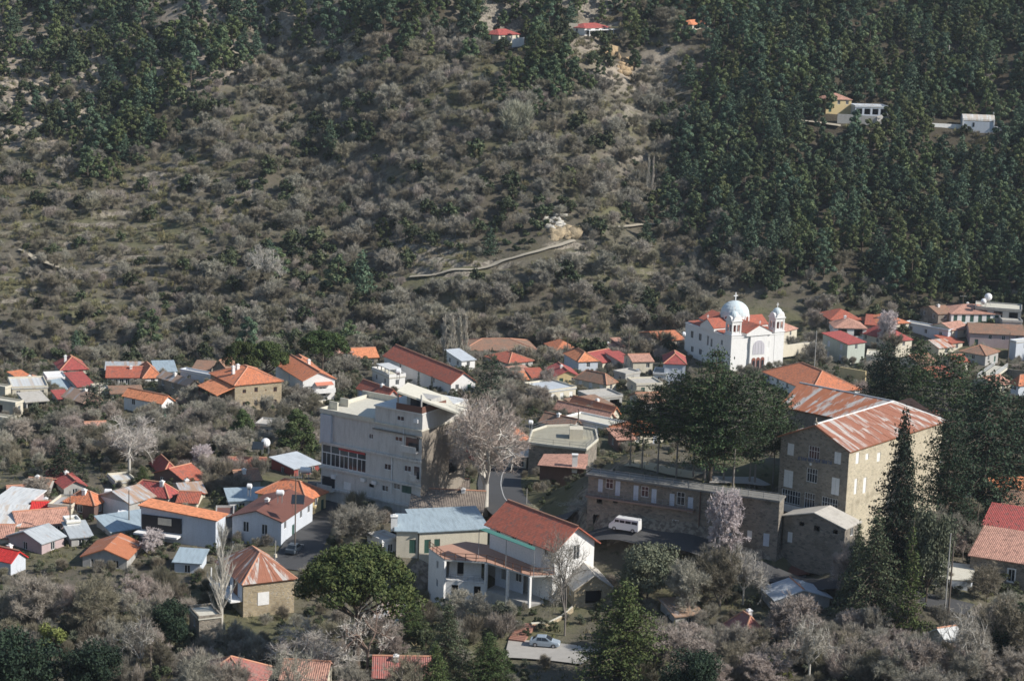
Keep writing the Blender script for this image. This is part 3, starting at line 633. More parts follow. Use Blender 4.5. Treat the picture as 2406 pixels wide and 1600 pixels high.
# ------------------------------------------------------------------ roads and paths as sheets on the ground
def ribbon(name, P, wd, mat_, lift=.1, label=None, step=1.2, kind='structure'):
    P = np.array(P, float); seg = np.linalg.norm(np.diff(P, axis=0), axis=1); s = np.concatenate([[0], np.cumsum(seg)])
    t = np.linspace(0, s[-1], max(8, int(s[-1]/step))); x = np.interp(t, s, P[:, 0]); y = np.interp(t, s, P[:, 1])
    for _ in range(8): x[1:-1] = (x[:-2]+x[1:-1]*2+x[2:])/4; y[1:-1] = (y[:-2]+y[1:-1]*2+y[2:])/4
    dx, dy = np.gradient(x), np.gradient(y); L = np.hypot(dx, dy); nx_, ny_ = -dy/L, dx/L; K = 7
    rows = []
    for k in range(K):
        o = (k/(K-1)-.5)*wd; X_ = x+nx_*o; Y_ = y+ny_*o; rows.append(np.stack([X_, Y_, meshz(X_, Y_)], 1))
    rows = np.array(rows); zc = rows[:, :, 2].max(0)
    for _ in range(4): zc[1:-1] = np.maximum(zc[1:-1], (zc[:-2]+zc[2:])/2)
    rows[:, :, 2] = .25*rows[:, :, 2]+.75*zc+lift; rows[:, :, 2] = np.maximum(rows[:, :, 2], [meshz(r[:, 0], r[:, 1])+lift*.6 for r in rows])
    V_ = rows.reshape(-1, 3); T = len(x); f = [(k*T+i, k*T+i+1, (k+1)*T+i+1, (k+1)*T+i) for k in range(K-1) for i in range(T-1)]
    me = npmesh(name, V_, np.array(f), mat_); me.flip_normals()
    o = bpy.data.objects.new(name, me); COL.objects.link(o)
    return tag(o, label=label, kind=kind), rows
ASPH = simple('asphalt', (.060, .060, .062), .9, 0, .25, 1.5)
CONCR = simple('pale_concrete', (.36, .34, .31), .9, 0, .2, 1.0)
PATHM = simple('trodden_pale_soil', (.36, .32, .25), 1, 0, .25, .8)
LINEP = simple('road_paint', (.45, .45, .44), .8, 0, .1)
rroad = {}
for nm, (pp, wd) in ROADS.items():
    P = [at(p[0], p[1], Dp(p[1])) for p in pp]
    o, rows = ribbon(nm, P, wd, CONCR if nm in ('parking',) else (simple('dusty_asphalt', (.16, .155, .15), .9) if nm == 'upper_road' else ASPH)); rroad[nm] = rows
o, street_rows = ribbon('street', STREET, 5.0, ASPH)
for nm_, pp_, w_, m_ in (('park_sun_patch', [(1478,1092),(1530,1098),(1590,1112),(1640,1122)], 4.0, simple('sunlit_sand', (.40, .33, .22), 1)), ('park_paving', [(1665,1130),(1720,1137),(1790,1146)], 3.5, CONCR)):  # pale sandy sheet paints the sunlit patch of park ground
    ribbon(nm_, [ground(a, b) for a, b in pp_], w_, m_, .12)

def edge_line(rows, k0, k1, w=.14):
    m = MB(); a = rows[k0]; 
    b_ = rows[k1]; d = b_-a; d /= np.linalg.norm(d, axis=1)[:, None]
    for i in range(len(a)-1): m.face([a[i]+d[i]*.2+[0, 0, .03], a[i+1]+d[i+1]*.2+[0, 0, .03], a[i+1]+d[i+1]*(.2+w)+[0, 0, .03], a[i]+d[i]*(.2+w)+[0, 0, .03]])
    return m
tag(edge_line(rroad['road'], 3, 4).build('road_marking', LINEP), kind='structure')
for nm, pp, wd, D0 in (('footpath', [(962,657),(1010,652),(1110,641),(1165,628),(1210,611),(1270,596),(1310,588),(1350,572)], 1.6, 560),
                       ('footpath', [(1430,545),(1480,538),(1530,531),(1590,528)], 1.7, 560),
                       ('footpath', [(45,592),(70,606),(98,622),(150,636)], 1.7, 560),
                       ('footpath', [(1985,540),(2030,552),(2075,562)], 1.6, 560), ('footpath', [(1880,290),(1925,297),(1975,303)], 2.0, 560)):
    P = [ground(px, py, D0) for px, py in pp]
    if all(p is not None for p in P): ribbon(nm, P, wd, PATHM, .45, step=1.0)

# ------------------------------------------------------------------ house builder
def wall_face(mb, O, s, n, L, Hh, ops, top=None, reveal=.16, mi=0):
    """rectangle with real openings; O origin, s along, n outward; top: list of (s,z) for a gable"""
    O = np.array(O, float); s = np.array(s, float); n = np.array(n, float); P = lambda a, z, k=0: O+s*a+np.array([0, 0, z])-n*k
    ops = [o for o in ops if o[0] > .05 and o[0]+o[2] < L-.05 and o[1]+o[3] < Hh-.02]
    xa = sorted({0, L, *[o[0] for o in ops], *[o[0]+o[2] for o in ops]}); za = sorted({-2.5, Hh, *[max(-2.4, o[1]) for o in ops], *[o[1]+o[3] for o in ops]})
    ccw = np.cross(s, [0, 0, 1])@n > 0
    for i in range(len(xa)-1):
        for j in range(len(za)-1):
            xm, zm = (xa[i]+xa[i+1])/2, (za[j]+za[j+1])/2
            if any(o[0] < xm < o[0]+o[2] and o[1] < zm < o[1]+o[3] for o in ops): continue
            q = [P(xa[i], za[j]), P(xa[i+1], za[j]), P(xa[i+1], za[j+1]), P(xa[i], za[j+1])]; mb.face(q if ccw else q[::-1], mi)
    for o in ops:
        x0, z0, x1, z1 = o[0], o[1], o[0]+o[2], o[1]+o[3]
        for a, b_ in (((x0, z0), (x1, z0)), ((x1, z0), (x1, z1)), ((x1, z1), (x0, z1)), ((x0, z1), (x0, z0))):
            mb.face([P(*a), P(*b_), P(*b_, reveal), P(*a, reveal)], mi)
    if top: 
        q = [P(a, z) for a, z in top]; mb.face(q if ccw else q[::-1], mi)
    return ops
def opening_parts(root, O, s, n, o, kind, reveal=.16):
    O = np.array(O, float); s = np.array(s, float); n = np.array(n, float); x0, z0, w, h = o[:4]
    P = lambda a, z, k=0: O+s*a+np.array([0, 0, z])-n*k
    def bar(mb, a0, a1, b0, b1, k0, k1):
        c = [P(a0, b0, k0), P(a1, b0, k0), P(a1, b0, k1), P(a0, b0, k1), P(a0, b1, k0), P(a1, b1, k0), P(a1, b1, k1), P(a0, b1, k1)]
        for q in ((0, 1, 2, 3), (4, 5, 6, 7), (0, 1, 5, 4), (1, 2, 6, 5), (2, 3, 7, 6), (3, 0, 4, 7)): mb.face([c[i] for i in q])
    if kind == 'o':
        m = MB(); bar(m, x0-.02, x0+w+.02, z0-.02, z0+h+.02, reveal+.9, reveal+.98); m.build('opening', BLACK, root); return  # black panel behind the hole paints the unlit inside
    if kind in 'sdD':
        mt = {'s': FRAMEW, 'd': SHUT, 'D': GREEN}[kind]
        m = MB(); bar(m, x0, x0+w/2-.02, z0, z0+h, .06, .11); bar(m, x0+w/2+.02, x0+w, z0, z0+h, .06, .11); bar(m, x0, x0+w, z0, z0+h, .12, .15)
        m.build('shutter' if kind == 's' or h < 1.9 else 'door', mt, root); return
    m = MB(); t = .07
    bar(m, x0, x0+t, z0, z0+h, .05, .12); bar(m, x0+w-t, x0+w, z0, z0+h, .05, .12); bar(m, x0+t, x0+w-t, z0, z0+t, .05, .12); bar(m, x0+t, x0+w-t, z0+h-t, z0+h, .05, .12)
    if kind == 'g':
        for i in range(1, max(2, int(w/.45))): c = x0+w*i/max(2, int(w/.45)); bar(m, c-.025, c+.025, z0+t, z0+h-t, .05, .11)
        bar(m, x0+t, x0+w-t, z0+h*.62-.025, z0+h*.62+.025, .051, .109)
    else: bar(m, x0+w/2-.03, x0+w/2+.03, z0+t, z0+h-t, .05, .11)
    if kind == 'W':
        bar(m, x0-.15, x0, z0-.15, z0+h+.15, -.04, .02); bar(m, x0+w, x0+w+.15, z0-.15, z0+h+.15, -.04, .02); bar(m, x0, x0+w, z0-.15, z0, -.05, .02); bar(m, x0, x0+w, z0+h, z0+h+.15, -.05, .02)
    f = m.build('window', WOOD if kind == 'b' else FRAMEW, root)
    g = MB(); bar(g, x0, x0+w, z0, z0+h, .125, .15); g.build('pane', GLASS, f)
def auto_open(spec, L, Hh):
    if not spec: return []
    k = spec[0]; r = spec[1:].split('x'); n = int(r[0]); rows = int(r[1]) if len(r) > 1 else 1; out = []
    for j in range(rows):
        top = Hh-2.9*j
        for i in range(n):
            c = L*(i+.5)/n; w, h_ = min({'w': .95, 's': 1.0, 'd': 1.0, 'D': 1.1, 'o': 2.4, 'g': 2.0}[k], L/n*.75), {'w': 1.25, 's': 1.4, 'd': 1.6, 'D': 2.0, 'o': 1.9, 'g': 1.6}[k]
            zt = top-.45; out.append((c-w/2, zt-h_, w, h_, k if k != 'd' or j or True else 'w'))
    return [o for o in out if o[1] > -1.0]
def roof_parts(mb, typ, ridge, w, d, h, rise, o, th=.16, sl='u'):
    """slopes as slabs; returns gable outlines"""
    h += .03
    if typ == 'gable':
        if ridge == 'x':
            k = rise/(d/2); e = h-o*k; t = h+rise
            mb.slab([(-o, -o, e), (w+o, -o, e), (w+o, d/2, t), (-o, d/2, t)], th, (1, 0, 0)); mb.slab([(w+o, d+o, e), (-o, d+o, e), (-o, d/2, t), (w+o, d/2, t)], th, (1, 0, 0))
            return {'L': [(0, h-.03), (d, h-.03), (d/2, t-.13)], 'Rr': None}
        k = rise/(w/2); e = h-o*k; t = h+rise
        mb.slab([(-o, d+o, e), (-o, -o, e), (w/2, -o, t), (w/2, d+o, t)], th, (0, 1, 0)); mb.slab([(w+o, -o, e), (w+o, d+o, e), (w/2, d+o, t), (w/2, -o, t)], th, (0, 1, 0))
        return {'R': [(0, h-.03), (w, h-.03), (w/2, t-.13)]}
    if typ == 'hip':
        m = min(w, d)/2; k = rise/m; e = h-o*k; t = h+rise
        if ridge == 'x' and w >= d or w >= d: r0, r1 = (m, d/2, t), (w-m, d/2, t)
        else: r0, r1 = (w/2, m, t), (w/2, d-m, t)
        c = [(-o, -o, e), (w+o, -o, e), (w+o, d+o, e), (-o, d+o, e)]
        if w >= d:
            mb.slab([c[0], c[1], r1, r0], th, (1, 0, 0)); mb.slab([c[1], c[2], r1], th, (0, 1, 0)); mb.slab([c[2], c[3], r0, r1], th, (1, 0, 0)); mb.slab([c[3], c[0], r0], th, (0, 1, 0))
        else:
            mb.slab([c[0], c[1], r0], th, (1, 0, 0)); mb.slab([c[1], c[2], r1, r0], th, (0, 1, 0)); mb.slab([c[2], c[3], r1], th, (1, 0, 0)); mb.slab([c[3], c[0], r0, r1], th, (0, 1, 0))
        return {}
    if typ == 'shed':
        if sl == 'v':
            k = rise/w; mb.slab([(-o, -o, h-o*k+.02), (w+o, -o, h+rise+o*k+.02), (w+o, d+o, h+rise+o*k+.02), (-o, d+o, h-o*k+.02)], th, (0, 1, 0))
            return {'R': [(0, h-.03), (w, h-.03), (w, h+rise-.16)]}
        k = rise/d; mb.slab([(-o, -o, h-o*k), (w+o, -o, h-o*k), (w+o, d+o, h+rise+o*k), (-o, d+o, h+rise+o*k)], th, (1, 0, 0))
        return {'L': [(0, h-.03), (d, h-.03), (d, h+rise-.16)]}
    return {}
def chimney(root, x, y, z, mat_=None, s=.3, hh=.7):
    m = MB(); m.box(x-s, x+s, y-s, y+s, z-.8, z+hh); m.box(x-s-.08, x+s+.08, y-s-.08, y+s+.08, z+hh+.002, z+hh+.16); m.box(x-s*.5, x+s*.5, y-s*.5, y+s*.5, z+hh+.162, z+hh+.35); return m.build('chimney', mat_ or WHITE, root)
def sheets(root, quad, n, mat_, jitter=.03, rows=1):
    """a sloped metal roof covered by separate lapped sheets; quad = eaveL, eaveR, ridgeR, ridgeL in local coordinates"""
    a, b_, c, d_ = [np.array(p, float) for p in quad]; nrm = np.cross(b_-a, d_-a); nn = np.linalg.norm(nrm)
    if nn < 1e-6: nrm = np.cross(b_-a, c-a); nn = np.linalg.norm(nrm)
    nrm /= nn; nrm *= 1 if nrm[2] > 0 else -1; e = (b_-a)/np.linalg.norm(b_-a); up = np.cross(nrm, e)
    for j in range(rows):
        v0, v1 = j/rows, (j+1)/rows+(.02 if j < rows-1 else 0)
        for i in range(n):
            t0, t1 = i/n, (i+.985)/n
            lo = lambda t: a+(b_-a)*t; hi = lambda t: d_+(c-d_)*t
            q = [lo(t0)+(hi(t0)-lo(t0))*v0, lo(t1)+(hi(t1)-lo(t1))*v0, lo(t1)+(hi(t1)-lo(t1))*v1, lo(t0)+(hi(t0)-lo(t0))*v1]
            off = nrm*(.06+.03*((i+j) % 2)+random.uniform(0, jitter)); q = [p+off for p in q]
            m = MB(); m.slab(q, .05, e); m.build('roof_sheet', mat_, root)
def build_house(q):
    w, d, h = q['w'], q['d'], max(2.0, q['h']); z0 = q['zb']; shift = q['h']-h
    P = q['P']; root = empty('house', (P[0], P[1], z0+shift), q['th_'], q['label'], q.get('cat', 'house'))
    q['root'] = root; q['hh'] = h
    mb = MB(); rmb = MB(); oh = q.get('oh', .35)
    g = roof_parts(rmb, q['roof'], q['ridge'], w, d, h, q['rise'], oh, sl=q.get('slope', 'u')) if q['roof'] != 'flat' else {}
    rg = random.Random(int(abs(P[0]*31+P[1]*7))); wr_, wl__ = q['wr'], q['wl']
    if not wr_ and not q.get('winr') and w > 3.5 and not q.get('hero'): wr_ = 'w%d' % max(1, int(w//2.8))
    if not wl__ and not q.get('winl') and d > 4.5 and not q.get('hero'): wl__ = 'w%d' % max(1, int(d//3.6))
    oR = auto_open(wr_, w, h); oL = auto_open(wl__, d, h)
    if wr_ and wr_[0] == 'w' and len(oR) > 1 and h > 2.3:
        k_ = rg.randrange(len(oR)); o_ = oR[k_]; oR[k_] = (o_[0], min(.05, h-2.4), o_[2], 2.05 if h < 4 else min(2.1, h-.5), rg.choice('dDb'))
        if oR[k_][4] == 'b': oR[k_] = oR[k_][:4]+('D',)
    if q['roof'] in ('gable', 'hip') and not q.get('chim') and rg.random() < .4 and q['D_'] < 600: q['chim'] = [(rg.uniform(.25, .75), rg.uniform(.3, .6))]
    for o in q.get('winr', []): oR.append((o[0]*w-o[2]/2, o[1], o[2], o[3], o[4] if len(o) > 4 else 'w'))
    for o in q.get('winl', []): oL.append(((1-o[0])*d-o[2]/2, h-o[1]-o[3], o[2], o[3], o[4] if len(o) > 4 else 'w'))
    if q.get('arch'): oR += [(.6, .1, 1.1, 1.6, 'o'), (2.2, .1, 1.1, 1.6, 'o')] if w > 3.6 else [(.5, .1, w-1.0, 1.5, 'o')]
    if q['label'].startswith('two-storey tan'): oR = [(o[0], h-o[1]-o[3]-.3, o[2], o[3], 'b') for o in [(x[0]*w-x[2]/2, x[1], x[2], x[3]) for x in q['winr']]]
    oR = [o if len(o) > 4 else (*o, 'w') for o in oR]
    R_ = ((0, 0, 0), (1, 0, 0), (0, -1, 0)); L_ = ((0, 0, 0), (0, 1, 0), (-1, 0, 0))
    rR = wall_face(mb, *R_, w, h if not g.get('R') or not any(o[1]+o[3] > h-.02 for o in oR) else h, oR, g.get('R'))
    rL = wall_face(mb, *L_, d, h, oL, g.get('L'))
    bt = [(a, z) for a, z in g['R']] if g.get('R') else None; lt = g.get('L')
    wall_face(mb, (0, d, 0), (1, 0, 0), (0, 1, 0), w, h, [], bt); wall_face(mb, (w, 0, 0), (0, 1, 0), (1, 0, 0), d, h, [], lt)
    if q['roof'] == 'shed':
        if q.get('slope') == 'v': mb.face([(w, 0, h), (w, d, h), (w, d, h+q['rise']-.16), (w, 0, h+q['rise']-.16)])
        else: mb.face([(w, d, h), (0, d, h), (0, d, h+q['rise']-.16), (w, d, h+q['rise']-.16)])
    mb.build('wall', q['wm'], root)
    for o in rR: opening_parts(root, *R_, o, o[4])
    for o in rL: opening_parts(root, *L_, o, o[4])
    if q['roof'] == 'flat':
        r = MB(); r.box(-.15, w+.15, -.15, d+.15, h+.002, h+.2); roof = r.build('roof', q['rm'], root)
        p = MB(); ph = q.get('parap', .35); t = .18
        for bx in ((-.12, w+.12, -.12, -.12+t), (-.12, w+.12, d+.12-t, d+.12), (-.12, -.12+t, -.12+t, d+.12-t), (w+.12-t, w+.12, -.12+t, d+.12-t)): p.box(*bx, h+.203, h+.2+ph)
        p.build('parapet', q['wm'], root)
    else:
        roof = rmb.build('roof', q['rm'] or M_RUST, root)
    zt = h+q['rise']
    if q.get('caps') or q['roof'] in ('hip', 'gable') and q['D_'] < 560 and q['rm'] not in (M_GREY, M_DRUST, M_RUST2, SLAB):
        c = MB(); rr = .13; m_ = min(w, d)/2
        def cap(a, b_): c.tube(a, b_, rr, rr, 6)
        if q['roof'] == 'gable':
            cap(*(((-oh, d/2, zt+.06), (w+oh, d/2, zt+.06)) if q['ridge'] == 'x' else ((w/2, -oh, zt+.06), (w/2, d+oh, zt+.06))))
        else:
            e = h-oh*q['rise']/m_+.06
            r0, r1 = ((m_, d/2, zt+.06), (w-m_, d/2, zt+.06)) if w >= d else ((w/2, m_, zt+.06), (w/2, d-m_, zt+.06))
            cap(r0, r1); cs = [(-oh, -oh, e), (w+oh, -oh, e), (w+oh, d+oh, e), (-oh, d+oh, e)]
            for k_, cc_ in enumerate(cs): cap(cc_, (r0 if k_ in (0, 3) else r1) if w >= d else (r0 if k_ in (0, 1) else r1))
        c.build('ridge_cap', CAPM, roof)
    for fx, fy in q.get('chim', []): chimney(roof, fx*w, fy*d, zt-.5)
    return root
CAPM = simple('ridge_mortar', (.50, .25, .16), .9)
for q in HOUSES: build_house(q)
def find(s): return next(q for q in HOUSES if q['label'].startswith(s))

# ------------------------------------------------------------------ larger buildings, measured on their own wall planes
def onwall(q, face, px, py):
    """local (s, z) of the point of a wall seen at a pixel; face R: y=0, face L: x=0"""
    c, s = math.cos(q['th_']), math.sin(q['th_']); P = q['P']; n = np.array([-s, c, 0]) if face == 'R' else np.array([c, s, 0])
    d = ray(px, py); o = np.array([0, 0, CAMZ]); t = ((np.array([P[0], P[1], 0])-o)@n)/(d@n); X_ = o+d*t
    a = np.array([c, s, 0]) if face == 'R' else np.array([-s, c, 0])
    return float((X_-np.array([P[0], P[1], 0]))@a), float(X_[2]-q['zb'])
def pxop(q, face, x0, y0, x1, y1, kind='w'):
    a, zt = onwall(q, face, x0, (y0+y1)/2); b_, _ = onwall(q, face, x1, (y0+y1)/2); xm = (x0+x1)/2
    z1 = onwall(q, face, xm, y0)[1]; z0 = onwall(q, face, xm, y1)[1]
    return (min(a, b_), z0, abs(a-b_), z1-z0, kind)
R_ = ((0, 0, 0), (1, 0, 0), (0, -1, 0)); L_ = ((0, 0, 0), (0, 1, 0), (-1, 0, 0))
def S3(x, y): return 1360+x*.212, 1000+y*.212
def S4(x, y): return 1780+x*.2552, 900+y*.2552
def S1(x, y): return 720+x*.2296, 860+y*.2296
def rect(fn, q, face, r, kind): a = fn(r[0], r[1]); b_ = fn(r[2], r[3]); return pxop(q, face, a[0], a[1], b_[0], b_[1], kind)
def box4(mb, root_q, w, d, h, oR, oL, gt=None, x0=0, y0=0):
    rR = wall_face(mb, (x0, y0, 0), (1, 0, 0), (0, -1, 0), w, h, oR, (gt or {}).get('R')); rL = wall_face(mb, (x0, y0, 0), (0, 1, 0), (-1, 0, 0), d, h, oL, (gt or {}).get('L'))
    wall_face(mb, (x0, y0+d, 0), (1, 0, 0), (0, 1, 0), w, h, [], (gt or {}).get('R')); wall_face(mb, (x0+w, y0, 0), (0, 1, 0), (1, 0, 0), d, h, [], (gt or {}).get('L'))
    return rR, rL
def rail(mb, pts_, hh=1.0, step=1.6, r=.035, bars=2):
    for a, b_ in zip(pts_[:-1], pts_[1:]):
        a = np.array(a, float); b_ = np.array(b_, float); L = np.linalg.norm(b_-a); n = max(1, int(L/step))
        for i in range(n+1): p = a+(b_-a)*i/n; mb.tube(p, p+[0, 0, hh], r, r, 5)
        for k in range(bars): z = [0, 0, hh*(k+1)/bars]; mb.tube(a+z, b_+z, r*.8, r*.8, 5)

# ---- the church
q = CHURCH; root = empty('church', (q['P'][0], q['P'][1], q['zb']), q['th_'], 'white church with pale domes, two bell towers and red tiled roofs', 'church'); q['root'] = root
w, d, h = q['w'], q['d'], q['h']; tw = 2.9
mb = MB()
def Lw(y0, y1, z0, z1, k='w'): return (y0*d, z0*h, (y1-y0)*d, (z1-z0)*h, k)
oL = [Lw(.06, .10, .70, .86), Lw(.18, .22, .70, .86), Lw(.64, .70, .62, .84), Lw(.82, .88, .62, .84), Lw(.62, .68, .20, .38), Lw(.80, .86, .20, .38), Lw(.40, .44, .55, .8), Lw(.48, .52, .55, .85), Lw(.10, .15, .2, .4)]
oR = [(w*.29, h*.62, .75, h*.2, 's'), (w*.14-.4, h*.60, .7, h*.22, 's'), (w*.68, h*.62, .75, h*.2, 's'), (w*.88-.4, h*.60, .7, h*.22, 's'), (w*.14-.4, h*.10, .7, h*.26, 's'), (w*.29, h*.10, .75, h*.24, 's'), (w*.69, h*.10, .75, h*.24, 's'), (w*.88-.4, h*.10, .7, h*.26, 's')]
rR, rL = box4(mb, q, w, d, h, oR, oL)
# flat side blocks under a cornice, central front bay with pediment
mb.box(-.12, w+.12, -.12, d+.12, h+.002, h+.28)
mb.box(w*.34, w*.66, -.55, -.002, -2, h)
for k in range(12):
    pass
mb.build('wall', WHITE, root)
for o in rR: opening_parts(root, *R_, o, o[4])
for o in rL: opening_parts(root, *L_, o, o[4])
def gable_arm(name, x0, x1, y0, y1, z0, rise, ridge, wallh=1.6):
    """raised arm of the cross with gable walls and tiled roof"""
    m = MB(); ww, dd = x1-x0, y1-y0; rm = MB(); g = roof_parts(rm, 'gable', ridge, ww, dd, wallh, rise, .18, .14); box4(m, q, ww, dd, wallh, [], [], g)
    m.v = [(a+x0, b_+y0, max(c, 0)+z0) for a, b_, c in m.v]; rm.v = [(a+x0, b_+y0, c+z0) for a, b_, c in rm.v]
    wl2 = m.build('gable_wall', WHITE, root); rm.build('roof', T_RED, root); return wl2
gable_arm('nave', w*.26, w*.74, -.56, d, h+.285, 1.9, 'y', .9)
gable_arm('transept', -.3, w+.3, d*.36, d*.66, h+.285, 1.95, 'x', 1.0)
for yy, y2 in ((.10, .35), (.67, .98)):
    for xx, x2 in ((.02, .255), (.745, .98)):
        rm = MB(); rm.slab([(w*xx, d*yy, h+.32), (w*x2, d*yy, h+.32), (w*x2, d*y2, h+.75), (w*xx, d*y2, h+.75)], .1, (1, 0, 0)); rm.build('roof', T_RED, root)
# arched front window and three arched doors
def arch(cx, z0, ww, hh, y, mat_, name, par, th=.05, n=10):
    m = MB(); r = ww/2; p = [(cx-r, z0), (cx+r, z0)]+[(cx+r*math.cos(math.pi*i/n), z0+hh-r+r*math.sin(math.pi*i/n)) for i in range(n+1)]
    f = [(a, y, z) for a, z in p]; b_ = [(a, y+th, z) for a, z in p]; m.face(f)
    for i in range(len(p)): j = (i+1) % len(p); m.face([f[i], b_[i], b_[j], f[j]])
    return m.build(name, mat_, par)
BROWNR = simple('reddish_door_paint', (.22, .075, .05), .7)
a_ = arch(w*.5, h*.47, w*.22, h*.42, -.62, simple('pale_lilac_glazing', (.50, .48, .52), .4), 'window', root)
for k in (-1, 0, 1): m = MB(); m.box(w*.5+k*w*.06-.05, w*.5+k*w*.06+.05, -.68, -.622, h*.47, h*.83); m.build('mullion', FRAMEW, a_)
for k in (-1, 0, 1): dd_ = arch(w*.5+k*w*.085, 0, w*.07, h*.38, -.66, BROWNR, 'door', root); arch(w*.5+k*w*.085, 0, w*.045, h*.30, -.70, GLASS, 'pane', dd_)
def small_dome(root, cx, cy, z, r, mat_, par, n=14, ecc=1.0):
    m = MB(); K = 6
    P = [[(cx+r*math.cos(2*math.pi*i/n)*math.cos(math.pi/2*k/K), cy+r*math.sin(2*math.pi*i/n)*math.cos(math.pi/2*k/K), z+ecc*r*math.sin(math.pi/2*k/K)) for i in range(n)] for k in range(K+1)]
    for k in range(K):
        for i in range(n): j = (i+1) % n; m.face([P[k][i], P[k][j], P[k+1][j], P[k+1][i]])
    return m.build('dome', mat_, par, smooth=True)
DOMEM = plaster('pale_blue_dome', (.60, .68, .70), .2)
def cross(cx, cy, z, s, par):
    m = MB(); m.box(cx-.07*s, cx+.07*s, cy-.07*s, cy+.07*s, z-.1, z+1.5*s); m.box(cx-.42*s, cx+.42*s, cy-.06*s, cy+.06*s, z+.85*s, z+1.0*s); m.build('cross', FRAMEW, par)
for cx in (tw/2, w-tw/2):
    t_ = MB(); t_.box(cx-tw/2-.05, cx+tw/2+.05, -.06, tw, -2, h+.6); t_.box(cx-tw/2-.22, cx+tw/2+.22, -.22, tw+.2, h+.602, h+.85); t_.box(cx-tw/2-.2, cx+tw/2+.2, -.2, tw+.18, h+4.2, h+4.45)
    e = .42
    for ax in (-1, 1):
        for ay in (0, 1):
            x_ = cx+ax*(tw/2-e/2); y_ = (e/2 if ay == 0 else tw-e/2); t_.box(x_-e/2, x_+e/2, y_-e/2, y_+e/2, h+.852, h+4.198)
    t_.box(cx-.16, cx+.16, 0.05, .35, h+.852, h+4.198); t_.box(cx-.16, cx+.16, tw-.35, tw-.05, h+.852, h+4.198); t_.box(cx-tw/2+.05, cx-tw/2+.35, tw/2-.16, tw/2+.16, h+.852, h+4.198); t_.box(cx+tw/2-.35, cx+tw/2-.05, tw/2-.16, tw/2+.16, h+.852, h+4.198)
    t_.box(cx-tw/2+.06, cx+tw/2-.06, .06, tw-.06, h+3.3, h+4.19); t_.box(cx-tw/2+.07, cx+tw/2-.07, .07, tw-.07, h+.853, h+1.5)
    tower = t_.build('bell_tower', WHITE, root)
    m = MB(); m.box(cx-tw/2+.6, cx+tw/2-.6, .6, tw-.6, h+1.5, h+3.29); m.build('belfry_opening', BROWNR, tower)
    for sx_, sy_, ax in ((cx, -.12, 'x'), (cx, tw+.1, 'x'), (cx-tw/2-.12, tw/2, 'y'), (cx+tw/2+.12, tw/2, 'y')):
        m = MB(); n = 8; r = tw*.42; prof = [(r*math.cos(math.pi*i/n), r*math.sin(math.pi*i/n)) for i in range(n+1)]
        A1 = [((sx_+a if ax == 'x' else sx_), (sy_ if ax == 'x' else sy_+a), h+4.452+b_) for a, b_ in prof]; k = .5 if (sy_ < 0 or (ax == 'y' and sx_ < cx)) else -.5
        B1 = [((p[0] if ax == 'x' else p[0]+k), (p[1]+k if ax == 'x' else p[1]), p[2]) for p in A1]; m.face(A1); m.face(B1[::-1])
        for i in range(n): m.face([A1[i], B1[i], B1[i+1], A1[i+1]])
        m.build('tower_gable', WHITE, tower)
    m = MB(); m.tube((cx, tw/2, h+4.4), (cx, tw/2, h+5.5), tw*.43, tw*.43, 12, cap=True); m.build('drum', WHITE, tower, smooth=False)
    small_dome(root, cx, tw/2, h+5.5, tw*.43, DOMEM, tower); cross(cx, tw/2, h+5.5+tw*.43, .9, tower)
dr = 3.7; cz = h+.9
m = MB(); m.tube((w/2, d*.51, h+.4), (w/2, d*.51, cz+3.0), dr, dr, 24, cap=False)
drum = m.build('dome_drum', WHITE, root, smooth=True)
for k in range(8):
    t = 2*math.pi*(k+.5)/8; ux, uy = math.cos(t), math.sin(t); cxx, cyy = w/2+dr*ux, d*.51+dr*uy; m = MB(); n = 8
    T_ = (-uy, ux); prof = [(.85, -1.5), (-.85, -1.5)]; prof = [(-.85, -1.5), (.85, -1.5)]+[(.85*math.cos(math.pi*i/n), .85*math.sin(math.pi*i/n)) for i in range(n+1)]
    for off, sc2, nm2, mt2 in ((.12, 1, 'arched_frame', WHITE), (.2, .62, 'window', BROWNR)):
        m = MB(); A1 = [(cxx+ux*off+T_[0]*a*sc2, cyy+uy*off+T_[1]*a*sc2, cz+2.3+b_*sc2) for a, b_ in prof]; B1 = [(p[0]-ux*.7, p[1]-uy*.7, p[2]) for p in A1]; m.face(A1)
        for i in range(len(A1)): j = (i+1) % len(A1); m.face([A1[i], B1[i], B1[j], A1[j]])
        m.build(nm2, mt2, drum)
dm = small_dome(root, w/2, d*.51, cz+3.0, dr+.1, DOMEM, root, 24, .92); cross(w/2, d*.51, cz+3.0+dr*.92, 1.5, dm)
cross(w/2, -.5, h+.285+2.7, .8, root); cross(-.2, d*.51, h+.285+2.8, .8, root)

